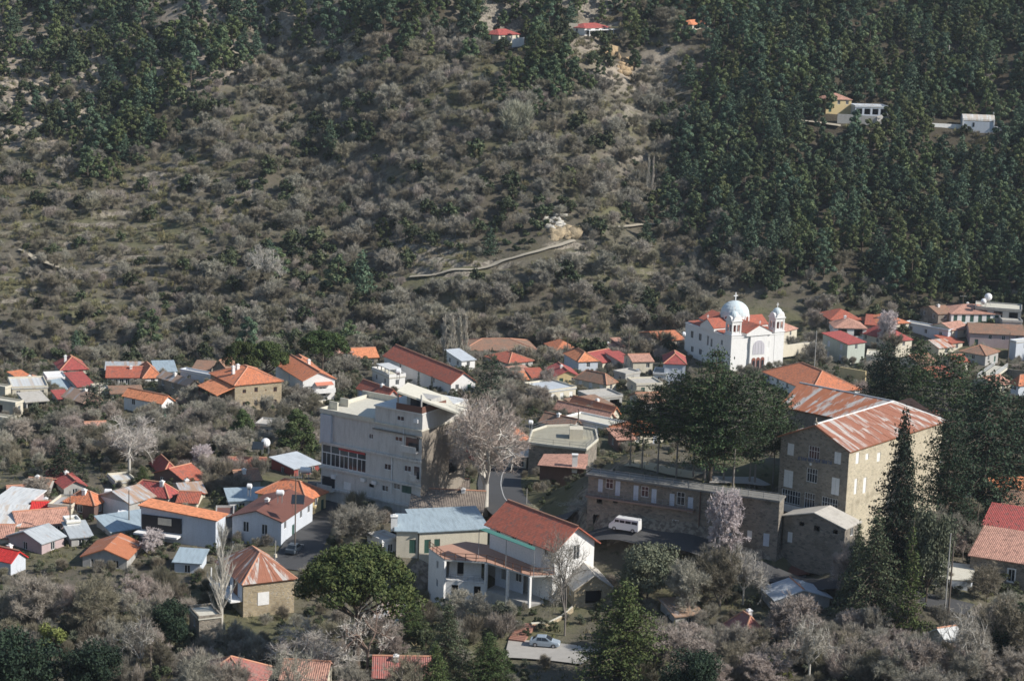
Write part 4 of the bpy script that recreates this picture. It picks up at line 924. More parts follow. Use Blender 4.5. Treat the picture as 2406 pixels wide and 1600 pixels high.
# ---- the stone school with its rusty sheet roof
q = SCHOOL; root = empty('school_building', (q['P'][0], q['P'][1], q['zb']), q['th_'], 'tall grey stone school with gabled front and rust-streaked metal roof', 'school'); q['root'] = root
w, d, h = q['w'], q['d'], q['h']; rise = 2.7
oL = [rect(S4, q, 'L', r, k) for r, k in (((275, 555, 335, 665), 's'), ((470, 580, 570, 700), 'g'), ((705, 635, 768, 745), 's'), ((240, 800, 325, 960), 's'), ((452, 785, 550, 915), 'g'), ((678, 870, 752, 1030), 's'), ((222, 985, 392, 1110), 'g'), ((430, 1010, 525, 1160), 'g'), ((590, 1055, 735, 1185), 'g'), ((320, 1235, 362, 1275), 'o'), ((430, 1255, 495, 1300), 'o'), ((570, 1300, 612, 1335), 'o'), ((500, 445, 560, 500), 'o'))]
oL = [o for o in oL if o[1]+o[3] < h-.1]
oR = [rect(S4, q, 'R', r, k) for r, k in (((905, 640, 935, 740), 's'), ((995, 648, 1022, 705), 's'), ((890, 880, 915, 1020), 's'), ((972, 870, 1000, 1010), 's'), ((1100, 640, 1130, 720), 's'))]
mb = MB(); rm = MB(); g = {'L': [(0, h-.02), (d, h-.02), (d/2, h+rise-.1)]}
sm_ = MB(); rR = wall_face(sm_, *R_, w, h, oR); sm_.build('side_wall', stone('lit_cream_stone', (.60, .53, .39), (.50, .43, .31), 2.6, (.62, .56, .45)), root); rL = wall_face(mb, *L_, d, h, oL, g['L'])  # sunlit side coloured in paler stone than the shaded front
wall_face(mb, (w, 0, 0), (0, 1, 0), (1, 0, 0), d, h, [], g['L']); wall_face(mb, (0, d, 0), (1, 0, 0), (0, 1, 0), w, h, [])
u0, v1 = 17.0, d+11
wall_face(mb, (u0, v1, 0), (1, 0, 0), (0, 1, 0), w-u0, h, [], [(0, h-.02), (w-u0, h-.02), ((w-u0)/2, h+rise-.1)]); wall_face(mb, (u0, d, 0), (0, 1, 0), (-1, 0, 0), v1-d, h, []); wall_face(mb, (w, d, 0), (0, 1, 0), (1, 0, 0), v1-d, h, [])
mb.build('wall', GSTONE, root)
for o in rR: opening_parts(root, *R_, o, o[4])
for o in rL: opening_parts(root, *L_, o, o[4])
um = (u0+w)/2; e = h-.45*rise/(d/2); o_ = .45; t = h+rise+.03
base = MB()
P1 = [(-o_, -o_, e), (w+o_, -o_, e), (um, d/2, t), (-o_, d/2, t)]; P2 = [(u0-o_, d+o_, e), (-o_, d+o_, e), (-o_, d/2, t), (um, d/2, t)]
P3 = [(w+o_, -o_, e), (w+o_, v1+o_, e), (um, v1+o_, t), (um, d/2, t)]; P4 = [(u0-o_, v1+o_, e), (u0-o_, d+o_, e), (um, d/2, t), (um, v1+o_, t)]
for P_, ee in ((P1, (1, 0, 0)), (P2, (1, 0, 0)), (P3, (0, 1, 0)), (P4, (0, 1, 0))): base.slab(P_, .14, ee)
sr = base.build('roof', M_RUST2, root)
for P_, n in ((P1, 22), (P4, 22), (P3, 22), (P2, 10)):
    sheets(root, P_, n, M_RUST2 if P_ is P4 else M_RUST, rows=2)
c = MB(); c.tube((-o_, d/2, t+.1), (um, d/2, t+.1), .16, .16, 6); c.tube((um, d/2, t+.1), (um, v1+o_, t+.1), .16, .16, 6); c.tube((w+o_, -o_, e+.1), (um, d/2, t+.1), .16, .16, 6); c.build('ridge_cap', M_WHITE, root)
c = MB(); c.box(-.25, .1, d/2-.25, d/2+.25, t-.1, t+.5); c.box(-.2, .0, d/2-.06, d/2+.06, t+.5, t+1.1); c.build('finial', GSTONE, root)
a0, zb_ = onwall(q, 'L', *S4(790, 1235)); a1, _ = onwall(q, 'L', *S4(180, 1120)); zb_ = onwall(q, 'L', *S4(480, 1185))[1]
c = MB(); c.box(-1.6, -.002, max(-.4, a0), a1+.3, zb_-.28, zb_); bal = c.build('balcony', WHITE, root)
c = MB(); c.box(-1.6, -1.48, max(-.4, a0), a1+.3, zb_+.002, zb_+.85); c.build('balcony_parapet', WHITE, bal)
# blue painted lettering over the middle windows: too worn to read, so only strokes of its size
BLUE = simple('faded_blue_letter_paint', (.06, .10, .20), .8)
for i in range(15):
    x_ = 375+i*21; s0, z0_ = onwall(q, 'L', *S4(x_, 705+i*3.0)); m = MB(); y0_ = s0; w_ = .22
    m.box(-.05, -.01, y0_-w_, y0_-w_+.08, z0_, z0_+.55); 
    if i % 2: m.box(-.05, -.01, y0_-w_+.081, y0_+.03, z0_+(.45 if i % 3 else .22), z0_+(.55 if i % 3 else .32))
    if i % 3 != 1: m.box(-.048, -.012, y0_-.05, y0_+.04, z0_, z0_+.44)
    m.build('letter', BLUE, root)
s0, z0_ = onwall(q, 'L', *S4(490, 745)); m = MB(); m.tube((-.06, s0, z0_), (-.01, s0, z0_), .22, .22, 12, cap=True); m.build('emblem', FRAMEW, root)

# ---- the long stone building under the park
q = LONGB; root = empty('stone_building', (q['P'][0], q['P'][1], q['zb']), q['th_'], 'long dim stone building with a row of white doors under the park terrace', 'building'); q['root'] = root
w, d, h = q['w'], q['d'], q['h']
ups = [((212, 590, 265, 735), 'd'), ((298, 590, 382, 700), 'g'), ((403, 612, 458, 775), 'd'), ((603, 660, 660, 825), 'd'), ((690, 672, 772, 790), 'g'), ((803, 700, 860, 868), 'd'), ((1003, 752, 1058, 915), 'd'), ((1085, 735, 1175, 880), 'g'), ((1205, 790, 1265, 965), 'd'), ((200, 790, 258, 860), 'o'), ((378, 825, 430, 855), 'o'),
       ((615, 1000, 690, 1165), 'd'), ((803, 1055, 890, 1240), 'd'), ((1030, 1042, 1105, 1190), 'w'), ((1210, 1100, 1298, 1300), 'd'), ((1440, 1112, 1510, 1240), 's'), ((1620, 1180, 1708, 1330), 'd'), ((1865, 1160, 1918, 1255), 's'), ((2042, 1192, 2110, 1335), 'd'), ((155, 985, 230, 1180), 'o'), ((420, 1030, 510, 1150), 'o')]
oL = [rect(S3, q, 'L', r, k) for r, k in ups]; mb = MB(); rR, rL = box4(mb, q, w, d, h, [], oL); mb.build('wall', DSTONE, root)
for o in rL: opening_parts(root, *L_, o, o[4])
c = MB(); c.box(-.7, w+.2, -.2, d+.3, h+.003, h+.28); c.build('roof', plaster('dark_stained_deck', (.20, .195, .18), .9), root)
zf = onwall(q, 'L', *S3(660, 830))[1]; s_end = onwall(q, 'L', *S3(1290, 980))[0]
c = MB(); c.box(-1.1, -.003, s_end, d, zf-.3, zf-.05); bal = c.build('balcony', plaster('reddish_slab', (.24, .17, .14), .5), root)
c = MB(); rail(c, [(-1.05, s_end, zf-.05), (-1.05, d, zf-.05)], 1.0, 1.2, .02, 3); c.build('railing', STEEL, bal)
c = MB(); rail(c, [(-.6, 0, h+.28), (-.6, d+.2, h+.28), (w-.4, d+.2, h+.28)], 1.1, 2.2, .035, 3); c.build('railing', STEEL, root)
c = MB(); c.tube((-.15, s_end-.7, 0), (-.15, s_end-.7, h), .09, .09, 6); c.build('drainpipe', simple('rusty_pipe', (.12, .07, .05), .8), root)

# ---- the apartment block
q = APART; root = empty('apartment_block', (q['P'][0], q['P'][1], q['zb']), q['th_'], 'tall stained grey apartment block with glazed veranda, left of the bare plane tree', 'apartment block'); q['root'] = root
w, d, h = 13.0, q['d'], q['h']
ops = [((638, 692, 682, 745), 'w'), ((905, 722, 980, 770), 'w'), ((795, 1000, 866, 1062), 'w'), ((1000, 1018, 1070, 1080), 'w'), ((380, 1185, 455, 1262), 's'), ((640, 1205, 690, 1240), 'o'), ((770, 1220, 838, 1282), 'w'), ((890, 1180, 960, 1260), 'w'), ((975, 1200, 1075, 1300), 'D'), ((360, 1390, 440, 1450), 's'), ((498, 1408, 535, 1440), 'o'), ((1115, 945, 1140, 1000), 'w'), ((1125, 730, 1160, 755), 'w')]
ops = [rect(S1, q, 'L', r, k) for r, k in ops]
ver = rect(S1, q, 'L', (145, 838, 610, 1048), 'v')
ver = (ver[0], ver[1], min(ver[2], d-ver[0]-.15), ver[3], 'v')
mb = MB(); oR = [(w*.62, h*.42, 2.4, 2.6, 'o')]; sb_ = MB(); rR = wall_face(sb_, *R_, w, h, oR); sb_.build('side_wall', plaster('dimmed_brown_render', (.27, .235, .195), .7), root)  # brown render darkened so the sunny side wall looks weakly lit
rL = wall_face(mb, *L_, d, h, ops+[ver]); wall_face(mb, (0, d, 0), (1, 0, 0), (0, 1, 0), w, h, []); wall_face(mb, (w, 0, 0), (0, 1, 0), (1, 0, 0), d, h, []); mb.build('wall', CONC, root)
for o in rR: opening_parts(root, *R_, o, o[4])
for o in rL:
    if o[4] != 'v': opening_parts(root, *L_, o, o[4]); continue
    n = 5
    for i in range(n):
        s0 = o[0]+o[2]*i/n; m = MB(); W1 = o[2]/n
        for a0_, a1_, b0_, b1_ in ((s0, s0+.07, 0, o[3]), (s0+W1-.07, s0+W1, 0, o[3]), (s0+.071, s0+W1-.071, 0, .07), (s0+.071, s0+W1-.071, o[3]-.07, o[3]), (s0+.071, s0+W1-.071, o[3]*.60, o[3]*.64), (s0+W1*.5-.03, s0+W1*.5+.03, .071, o[3]*.6)):
            m.box(.02, .10, a0_, a1_, o[1]+b0_, o[1]+b1_)
        f = m.build('window', FRAMEW, root); m = MB(); m.box(.11, .14, s0, s0+W1, o[1], o[1]+o[3]); m.build('pane', GLASS, f)
    m = MB(); m.box(-.05, .0, o[0]+.2, o[0]+o[2]*.62, o[1]+o[3]-.45, o[1]+o[3]-.1); m.build('sign', simple('red_sign_paint', (.42, .05, .05), .6), root)
# floor bands
for yy in (862, 1118, 1330):
    zb_ = onwall(q, 'L', *S1(600, yy))[1]; m = MB(); m.box(-.35, -.002, -.1, d+.3, zb_-.18, zb_+.18); m.build('floor_slab', CONC, root)
zb_ = onwall(q, 'L', *S1(600, 862))[1]
m = MB(); m.box(-.5, -.003, d-2.2, d, zb_+.19, h-.1); m.build('side_bay', plaster('pale_bay_plaster', (.52, .54, .58), .4), root)
m = MB(); m.box(-.3, w+.1, -.1, d+.3, h+.002, h+.25); m.build('roof', CREAMR, root)
s1_, _ = onwall(q, 'L', *S1(700, 640)); 
m = MB(); t = .22
m.box(-.3, -.3+t, s1_+.05, d+.3, h+.252, h+.75); m.box(w-.2, w-.2+t, 6, d+1.3, h+.252, h+1.3); m.box(-.3+t+.002, w-.21, d+.3-t, d+.3, h+.252, h+.8); m.box(2, 2+t, d-1.6, d+.07, h+.252, h+1.6); m.box(5, 5+t, d-1.6, d+.07, h+.252, h+1.6)
m.build('parapet', CREAMR, root)
for yy0, yy1, xx in ((930, 1300, 880), (640, 860, 1000)):
    sA, zA = onwall(q, 'L', *S1(xx, yy0)); sB, zB = onwall(q, 'L', *S1(xx, yy1)); m = MB(); m.tube((-.14, sA, zA), (-.14, sA, zB), .09, .09, 6); m.build('drainpipe', FRAMEW, root)
for xx, yy in ((285, 1130), (585, 1160), (1130, 560), (1090, 1150), (700, 1190)):
    sA, zA = onwall(q, 'L', *S1(xx, yy)); m = MB(); m.box(-.38, -.003, sA-.4, sA+.4, zA-.3, zA+.3); m.tube((-.40, sA, zA), (-.385, sA, zA), .2, .2, 10, cap=True); m.build('air_conditioner', FRAMEW, root)
for x0_, x1_, yy in ((1005, 1160, 850), (1090, 1165, 1150), (150, 300, 1240)):
    sA, zA = onwall(q, 'L', *S1(x0_, yy)); sB, _ = onwall(q, 'L', *S1(x1_, yy)); m = MB(); m.box(-1.2, -.36, min(sA, sB), max(sA, sB), zA-.12, zA+.06); m.box(-1.2, -1.1, min(sA, sB), max(sA, sB), zA+.062, zA+.95); b2 = m.build('balcony', CONC, root)
    m = MB(); m.box(-.03, -.004, min(sA, sB)+.2, max(sA, sB)-.2, zA+.1, zA+2.1); m.build('balcony_door', GLASS, root)
zc_ = onwall(q, 'L', *S1(800, 650))[1]; m = MB(); m.box(-.45, -.003, 0, s1_+.2, zc_-.15, zc_+.02); m.build('canopy_ledge', plaster('mossy_ledge', (.22, .20, .17), .9), root)
# raised block and its brown balcony
hb = onwall(q, 'L', *S1(1100, 480))[1]-h-.25; hb = max(2.4, min(3.4, hb)); z1 = h+.252
m = MB(); o2 = [rect(S1, q, 'L', (925, 510, 1000, 560), 'w'), rect(S1, q, 'L', (1120, 530, 1145, 575), 's')]
o2 = [(a, z-z1, b_, c_, k) for a, z, b_, c_, k in o2]
rR, rL = box4(m, q, w, s1_, hb, [], o2); m.v = [(x_, y_, max(z_, 0)+z1) for x_, y_, z_ in m.v]; m.build('upper_wall', CONC, root)
for o in rL: opening_parts(root, (0, 0, z1), (0, 1, 0), (-1, 0, 0), o, o[4])
sb, _ = onwall(q, 'L', *S1(930, 470))
m = MB(); m.box(-.3, w, -.1, s1_+.1, z1+hb+.002, z1+hb+.22); m.build('roof_slab', M_WHITE, root)
m = MB(); m.box(-.35, -.2, -.1, sb, z1+hb+.222, z1+hb+1.25); m.box(-.2, w*.5, -.12, 0.03, z1+hb+.222, z1+hb+1.25); m.build('balcony_parapet', simple('brown_balcony', (.15, .07, .05), .8), root)
m = MB(); m.box(2.6, 5.5, .2, sb, z1+hb+.222, z1+hb+2.0); m.build('penthouse_wall', GREYP, root)
m = MB(); m.box(2.5, 2.59, 1.0, sb-.8, z1+hb+.4, z1+hb+1.9); m.build('pane', GLASS, root)
m = MB()
for y_ in (.15, sb-.25): m.box(-.2, 0, y_, y_+.2, z1+hb+1.26, z1+hb+3.2)
m.build('post', GREYP, root)
c_, s_ = math.cos(-q['th_']), math.sin(-q['th_'])
def toloc(q, Pw): a, b_ = Pw[0]-q['P'][0], Pw[1]-q['P'][1]; c_, s_ = math.cos(q['th_']), math.sin(q['th_']); return np.array([c_*a+s_*b_, -s_*a+c_*b_, Pw[2]-q['zb']])
cor = [toloc(q, at(px, py, D)) for px, py, D in ((933, 918, 331), (1080, 971, 331.5), (1122, 930, 345), (958, 898, 343))]
cor[2] = cor[1]+cor[3]-cor[0]
m = MB(); m.slab(cor, .3, (cor[1]-cor[0])/np.linalg.norm(cor[1]-cor[0])); m.build('sloping_roof', CREAMR, root)

# ---- extras on single houses
q = find('two-storey tan'); root = q['root']; w, d, h = q['w'], q['d'], q['hh']
m = MB(); m.slab([(-4.2, 0, h-1.9), (-.02, 0, h-.5), (-.02, d*.8, h-.5), (-4.2, d*.8, h-1.9)], .15, (0, 1, 0)); m.build('porch_roof', T_ORL, root)
m = MB(); m.box(-3.9, -.01, .2, d*.8, h-4.2, h-4.0); m.box(-3.9, -3.75, .2, d*.8, h-3.998, h-3.2); m.box(-3.9, -.01, .2, .35, h-3.998, h-3.2); m.build('porch_floor', plaster('brown_porch', (.25, .17, .13)), root)
m = MB()
for y_ in (.2, d*.4, d*.78): m.box(-3.9, -3.7, y_, y_+.2, -1, h-4.21); m.box(-3.9, -3.7, y_, y_+.2, h-3.199, h-1.95)
m.build('porch_post', WOOD, root)
q = find('white house with orange gable'); root = q['root']; w, d, h = q['w'], q['d'], q['hh']
m = MB(); m.box(w*.32, w*.95, -1.6, -.002, h-2.95, h-2.7); m.box(w*.32, w*.95, -1.6, -1.45, h-2.698, h-1.9); bal = m.build('balcony', WHITE, root)
m = MB(); m.slab([(w*.36, -1.5, h-1.15), (w*.9, -1.5, h-1.15), (w*.9, -.02, h-.7), (w*.36, -.02, h-.7)], .05, (1, 0, 0)); m.build('awning', simple('salmon_awning', (.55, .2, .13), .8), root)
q = find('white flat-roofed house with a white roof tank'); root = q['root']; w, d, h = q['w'], q['d'], q['hh']
m = MB()
for k in range(4): m.box(.3, .5, 1+k*d*.22, 1.2+k*d*.22, h+.9, h+1.9)
m.box(.1, 3.4, .6, d*.8, h+1.902, h+2.05); m.build('roof_canopy', M_WHITE, root)
q = find('house with dark red gable roof and tall'); root = q['root']; w, d, h = q['w'], q['d'], q['hh']
m = MB(); m.slab([(0, -2.6, h-1.0), (w+.6, -2.6, h-1.0), (w+.6, -.02, h-.15), (0, -.02, h-.15)], .1, (1, 0, 0)); m.build('lower_roof', T_RED, root)
m = MB(); m.box(.3, w+.2, -2.2, -.01, -1, h-1.05); m.build('lower_wall', WHITE, root)
q = find('blue-grey house with salmon'); root = q['root']; w, d, h = q['w'], q['d'], q['hh']
m = MB(); m.box(-1.8, -.003, d*.45, d+.4, h-3.4, h-3.1); m.build('porch_beam', WHITE, root)
m = MB(); m.box(-.25, -.01, d*.45, d*.98, h-2.9, h-.5); m.build('opening', BLACK, root)  # black slab on the wall paints the deep shade of the porch
m = MB(); m.box(-.3, -.255, d*.58, d*.76, h-1.8, h-.7); m.build('window', CREAM, root)
q = find('square stone cottage'); root = q['root']; w, d, h = q['w'], q['d'], q['hh']; m_ = min(w, d)/2; oh = .35; k = q['rise']/m_; e = h+.03-oh*k; t = h+.03+q['rise']
c0, c1, c2, c3 = (-oh, -oh, e), (w+oh, -oh, e), (w+oh, d+oh, e), (-oh, d+oh, e)
ra, rb = ((m_, d/2, t), (w-m_, d/2, t)) if w >= d else ((w/2, m_, t), (w/2, d-m_, t))
if w >= d: sl_ = [(c0, c1, rb, ra), (c3, c0, ra, ra), (c1, c2, rb, rb), (c2, c3, ra, rb)]
else: sl_ = [(c0, c1, ra, ra), (c3, c0, ra, rb), (c1, c2, rb, ra), (c2, c3, rb, rb)]
for s__ in sl_: sheets(root, s__, 11, M_RUST)
m = MB(); m.tube(ra, rb, .12, .12, 6); [m.tube(a, b_, .1, .1, 6) for a, b_ in ((c0, ra), (c3, ra if w >= d else rb), (c1, rb if w >= d else ra), (c2, rb))]; m.build('ridge_cap', M_GREY, root)
m = MB(); m.box(-1.8, -.01, .3, d*.85, h-2.9, h-2.7); m.box(-1.8, -1.7, .3, d*.85, h-2.698, h-2.5); bal = m.build('balcony', WHITE, root)
m = MB(); rail(m, [(-1.75, .3, h-2.7), (-1.75, d*.85, h-2.7)], .95, .9, .03, 2); [m.box(-1.8, -1.65, y_, y_+.14, h-2.7, h-.2) for y_ in (.3, d*.8)]; m.build('railing', FRAMEW, bal)
m = MB(); m.box(-.06, -.012, .4, d*.8, h-2.6, h-.3); m.build('porch_wall', BLUEW, root)
m = MB(); m.box(-.1, -.062, d*.2, d*.36, h-2.6, h-.6); m.build('door', WOOD, root)
m = MB(); m.box(-.1, -.062, d*.5, d*.66, h-2.2, h-.8); m.build('window', GLASS, root)
m = MB(); m.box(w*.28, w*.5, -.06, -.005, h-3.6, h-1.7); m.build('whitewash_patch', WHITE, root)
q = find('wide hall'); root = q['root']; w, d, h = q['w'], q['d'], q['hh']
q = find('cream annex'); chimney(q['root'], -.4, 1.5, q['hh']+.3, WHITE, .5, 1.4)
q = find('grey gabled house with white curved'); m = MB(); m.box(-.08, -.005, 0, q['d'], -1, q['hh']-.1); m.build('whitewashed_gable', WHITE, q['root'])
q = find('villa with red'); root = q['root']; w, h = q['w'], q['hh']
m = MB(); m.box(w+.3, w+3, -2, .5, h-.9, h-.7); [m.box(x_, x_+.2, -2, -1.8, -1, h-.902) for x_ in (.2, w*.5, w-.2, w+2.7)]; m.box(0, w+.298, -2, -.3, h-.9, h-.7); m.build('pergola', FRAMEW, root)

# ---- terrace wing of the white house in the centre
q = find('three-storey white'); root = q['root']; D0 = q['D_']
zd = at(1302, 1349, D0)[2]
cr = [onz(px, py, zd) for px, py in ((1008, 1287), (1045, 1314), (1143, 1320), (1246, 1352), (1302, 1350))]
bk = [onz(px, py, zd) for px, py in ((1205, 1288), (1095, 1272))]
cl = [toloc(q, p) for p in cr]; bl = [toloc(q, p) for p in bk]; poly = cl+bl; zl = cl[0][2]
def prism(mb, P_, z0, z1):
    lo = [(p[0], p[1], z0) for p in P_]; hi = [(p[0], p[1], z1) for p in P_]; mb.face(hi); mb.face(lo[::-1])
    for i in range(len(P_)): j = (i+1) % len(P_); mb.face([lo[i], lo[j], hi[j], hi[i]])
m = MB(); prism(m, poly, zl-.25, zl+.0); deck = m.build('terrace', plaster('terrace_edge', (.62, .60, .56)), root)
m = MB(); prism(m, poly, zl+.004, zl+.02); m.build('terrace_floor', simple('terracotta_paving', (.42, .24, .17), .9), deck)
m = MB(); rail(m, [(p[0], p[1], zl) for p in cl[:5]], 1.05, 1.5, .06, 2); m.build('railing', WOOD, deck)
zg = zl-6.2
def wseg(a, b_, ops_, mt, z_top=zl-.26):
    a = np.array(a, float); b_ = np.array(b_, float); v_ = b_-a; v_[2] = 0; L = np.linalg.norm(v_); s = v_/L; n = np.array([s[1], -s[0], 0]); mm = MB(); O = (a[0], a[1], zg)
    rr = wall_face(mm, O, s, n, L, z_top-zg, ops_); mm.build('wing_wall', mt, root)
    for o in rr: opening_parts(root, O, s, n, o, o[4])
    return L
L1 = np.linalg.norm((cl[1]-cl[0])[:2]); L2 = np.linalg.norm((cl[2]-cl[1])[:2])
wseg(cl[0], cl[1], [(L1*.5, 4.0, .7, 1.2, 'w'), (L1*.5, 1.2, .7, 1.2, 'w')], WHITE); wseg(bl[1], cl[0], [], WHITE)
inn = [(p+(b_-p)*.22) for p, b_ in ((cl[1], bl[1]), (cl[2], bl[1]))]
wseg(cl[1], cl[2], [(L2*.18, .3, 1.0, 2.1, 'o'), (L2*.72, .3, 1.0, 2.1, 'o')], WHITE, zl-3.35)
wseg(inn[0], inn[1], [(1.2, 3.2, .95, 2.1, 'o'), (3.9, 3.6, 1.1, 1.5, 'w')], WHITE)
m = MB(); v_ = (cl[2]-cl[1]); prism(m, [cl[1], cl[2], inn[1], inn[0]], zl-3.3, zl-3.12); bal = m.build('balcony', WHITE, root)
m = MB(); rail(m, [(cl[1][0], cl[1][1], zl-3.12), (cl[2][0], cl[2][1], zl-3.12)], .95, .8, .025, 3); m.build('railing', STEEL, bal)
inn2 = [(p+(b_-p)*.35) for p, b_ in ((cl[2], bl[0]), (cl[3], bl[0]), (cl[4], bl[0]))]
wseg(inn2[0], inn2[1], [(1.2, 3.2, 1.0, 2.1, 'o'), (4.0, 3.5, 1.2, 1.4, 'w')], BLUEW)
m = MB(); prism(m, [cl[2], cl[3], cl[4], bl[0]], zg-1, zg+1.9); m.build('terrace_base', GREYP, root)
m = MB()
for p in (cl[1], cl[2], cl[2]+(cl[3]-cl[2])*.5, cl[3], cl[4]+(cl[3]-cl[4])*.05): m2 = MB(); m2.box(p[0]-.18, p[0]+.18, p[1]-.18, p[1]+.18, zg, zl-.26); m2.build('column', WHITE, root)
# green awning strip and its posts
aw = [toloc(q, at(px, py, D)) for px, py, D in ((1126, 1243, 301), (1256, 1292, 292), (1258, 1285, 294), (1142, 1240, 303))]
m = MB(); m.slab(aw, .06, (1, 0, 0)); m.build('awning', TEAL, root)
for p in (aw[0], (aw[0]+aw[1])/2, aw[1]): m = MB(); m.tube((p[0], p[1], zl), (p[0], p[1], p[2]), .05, .05, 5); m.build('awning_post', STEEL, root)

# ---- curved terrace building
zt_ = at(1320, 1050, 364)[2]; edge = [onz(px, py, zt_) for px, py in ((1243, 1042), (1300, 1049), (1376, 1057), (1403, 1034), (1398, 1012), (1340, 1001), (1285, 1003), (1252, 1014))]
o0 = np.mean(edge, axis=0); root = empty('terrace_building', (o0[0], o0[1], o0[2]-6.2), 0, 'low building with a rounded concrete roof terrace above the dark road', 'building')
E = [(p[0]-o0[0], p[1]-o0[1], 0) for p in edge]
m = MB(); prism(m, E, -3, 6.0); m.build('wall', DSTONE, root)
E2 = [(x*1.04, y*1.04, 0) for x, y, z in E]; m = MB(); prism(m, E2, 6.003, 6.2); m.build('roof', plaster('olive_grey_roof', (.34, .32, .25), .9), root)
m = MB()
for i in range(len(E2)):
    a, b_ = np.array(E2[i]), np.array(E2[(i+1) % len(E2)]); m.slab([a*.96+[0, 0, 6.55], b_*.96+[0, 0, 6.55], b_+[0, 0, 6.55], a+[0, 0, 6.55]], .34, (b_-a)/np.linalg.norm(b_-a))
m.build('parapet', CREAMR, root)
m = MB(); rail(m, [(x*.98, y*.98, 6.55) for x, y, z in E2]+[(E2[0][0]*.98, E2[0][1]*.98, 6.55)], .9, 2.5, .03, 2); m.build('railing', STEEL, root)
m = MB(); m.box(1.0, 3.4, -1.5, 1.2, 6.203, 8.0); m.build('roof_hut', CREAM, root)
def lw(p): return p-o0+np.array([0, 0, 6.2])
ar = [lw(at(px, py, D)) for px, py, D in ((1262, 1092, 352), (1380, 1102, 350), (1382, 1066, 358), (1278, 1066, 359))]
m = MB(); m.slab(ar, .15, (ar[1]-ar[0])/np.linalg.norm(ar[1]-ar[0])); m.build('front_roof', T_PINK, root)
m = MB(); m.face([(ar[0][0]+.5, ar[0][1]+1, -4), (ar[1][0]-.5, ar[1][1]+1, -4), (ar[1][0]-.5, ar[1][1]+1, ar[1][2]), (ar[0][0]+.5, ar[0][1]+1, ar[0][2])]); m.build('shop_front', DARKP, root)
for k in range(4):
    t = (k+.6)/4.4; p = ar[0]+(ar[1]-ar[0])*t; m = MB(); m.box(p[0]-.6, p[0]+.6, p[1]+.9, p[1]+.96, -1.2, 2.4); m.build('shutter', [GREEN, SHUT, GREEN, WOOD][k], root)
m = MB(); p = (ar[1]*.75+ar[0]*.25); m.box(p[0]-.45, p[0]+.45, p[1]+.6, p[1]+1.4, p[2]-1, p[2]+2.0); m.box(p[0]-.55, p[0]+.55, p[1]+.5, p[1]+1.5, p[2]+2.002, p[2]+2.2); m.build('chimney', WHITE, root)

# ---- barrel roofed chapel and the long wall on the right slope
P = ground(2258, 302, 545); P = at(2258, 300, P[1]); g_ = P[2]-.5; root = empty('chapel', (P[0], P[1], g_+.5), R(-4), 'small white barrel-vaulted chapel high on the wooded right slope', 'chapel')
L, r = 10.5, 2.4; m = MB(); n = 10; pr = [(-r, 0), (-r, 2.6)]+[(-r*math.cos(math.pi*i/n), 2.6+r*math.sin(math.pi*i/n)*.8) for i in range(1, n)]+[(r, 2.6), (r, 0)]
A1 = [(0, a, b_) for a, b_ in pr]; B1 = [(L, a, b_) for a, b_ in pr]; m.face(A1[::-1]); m.face(B1)
m.box(0.3, L-.3, -r-.02, -r+.1, -1.5, 2.4); wl2 = m.build('wall', BLUEW, root)
m = MB()
for i in range(1, len(pr)-2): m.face([A1[i], B1[i], B1[i+1], A1[i+1]])
m.build('vault', M_WHITE, root)
m = MB()
for x_ in (0, L-.4): m.box(x_, x_+.4, -r-.25, -r-.03, -1.5, 3.3)
m.build('buttress', WHITE, root)
m = MB(); m.box(3.4, 4.0, -r-.08, -r-.025, .6, 2.0); m.build('window', GLASS, root)
m = MB(); cross(L-.2, 0, 4.5, .7, root)
def low_wall(label, pix, hh, mat_, name='retaining_wall', cat='wall', D=None, th=.35, cap=None):
    P_ = [np.array(at(p[0], p[1], (ground(p[0], p[1]+hh*5, 545)[1]-.4) if len(p) > 2 and p[2] > 700 else (p[2] if len(p) > 2 else Dp(p[1])))) for p in pix]; o = P_[0]
    m = MB()
    for a, b_ in zip(P_[:-1], P_[1:]):
        v_ = b_-a; v_[2] = 0; v_ /= np.linalg.norm(v_); n = np.array([v_[1], -v_[0], 0])*th/2
        q8 = [a-n-o, b_-n-o, b_+n-o, a+n-o]; lo = [p-[0, 0, hh+2] for p in q8]
        m.face(q8); [m.face([lo[i], lo[(i+1) % 4], q8[(i+1) % 4], q8[i]]) for i in range(4)]
    root = empty(name, tuple(o), 0, label, cat); m.build('masonry', mat_, root)
    if cap:
        c = MB()
        for a, b_ in zip(P_[:-1], P_[1:]): c.slab([a-o+[0, -.25, .12], b_-o+[0, -.25, .12], b_-o+[0, .25, .12], a-o+[0, .25, .12]], .11, (1, 0, 0))
        c.build('coping', cap, root)
    return root
low_wall('long white roadside wall running to the chapel on the right slope', [(2190, 290, 742), (2270, 294, 741), (2330, 297, 741), (2366, 301, 740)], 1.5, WHITE)
low_wall('grey retaining wall below the pillared hillside building', [(1968, 268, 741), (2060, 274, 738), (2090, 266, 742)], 4.0, GREYP)
low_wall('pale concrete retaining wall left of the red-roofed villa, top', [(1331, 54, 752), (1358, 56, 752)], 5.0, CREAM)
low_wall('white rendered retaining wall beside pines high on the slope', [(1203, 92, 738), (1232, 88, 740)], 4.0, WHITE)
low_wall('blue-grey retaining wall under the bare trees, left', [(152, 984, 430), (215, 988, 424), (291, 992, 424)], 3.0, GREYP, cap=CREAMR)
low_wall('curved cream retaining wall below the stone and white houses', [(629, 941, 452), (660, 944, 447), (700, 950, 442), (718, 962, 436)], 2.0, CREAM)
low_wall('tall cream retaining wall beside the white gabled house', [(718, 946, 440), (757, 940, 445)], 4.2, CREAM)
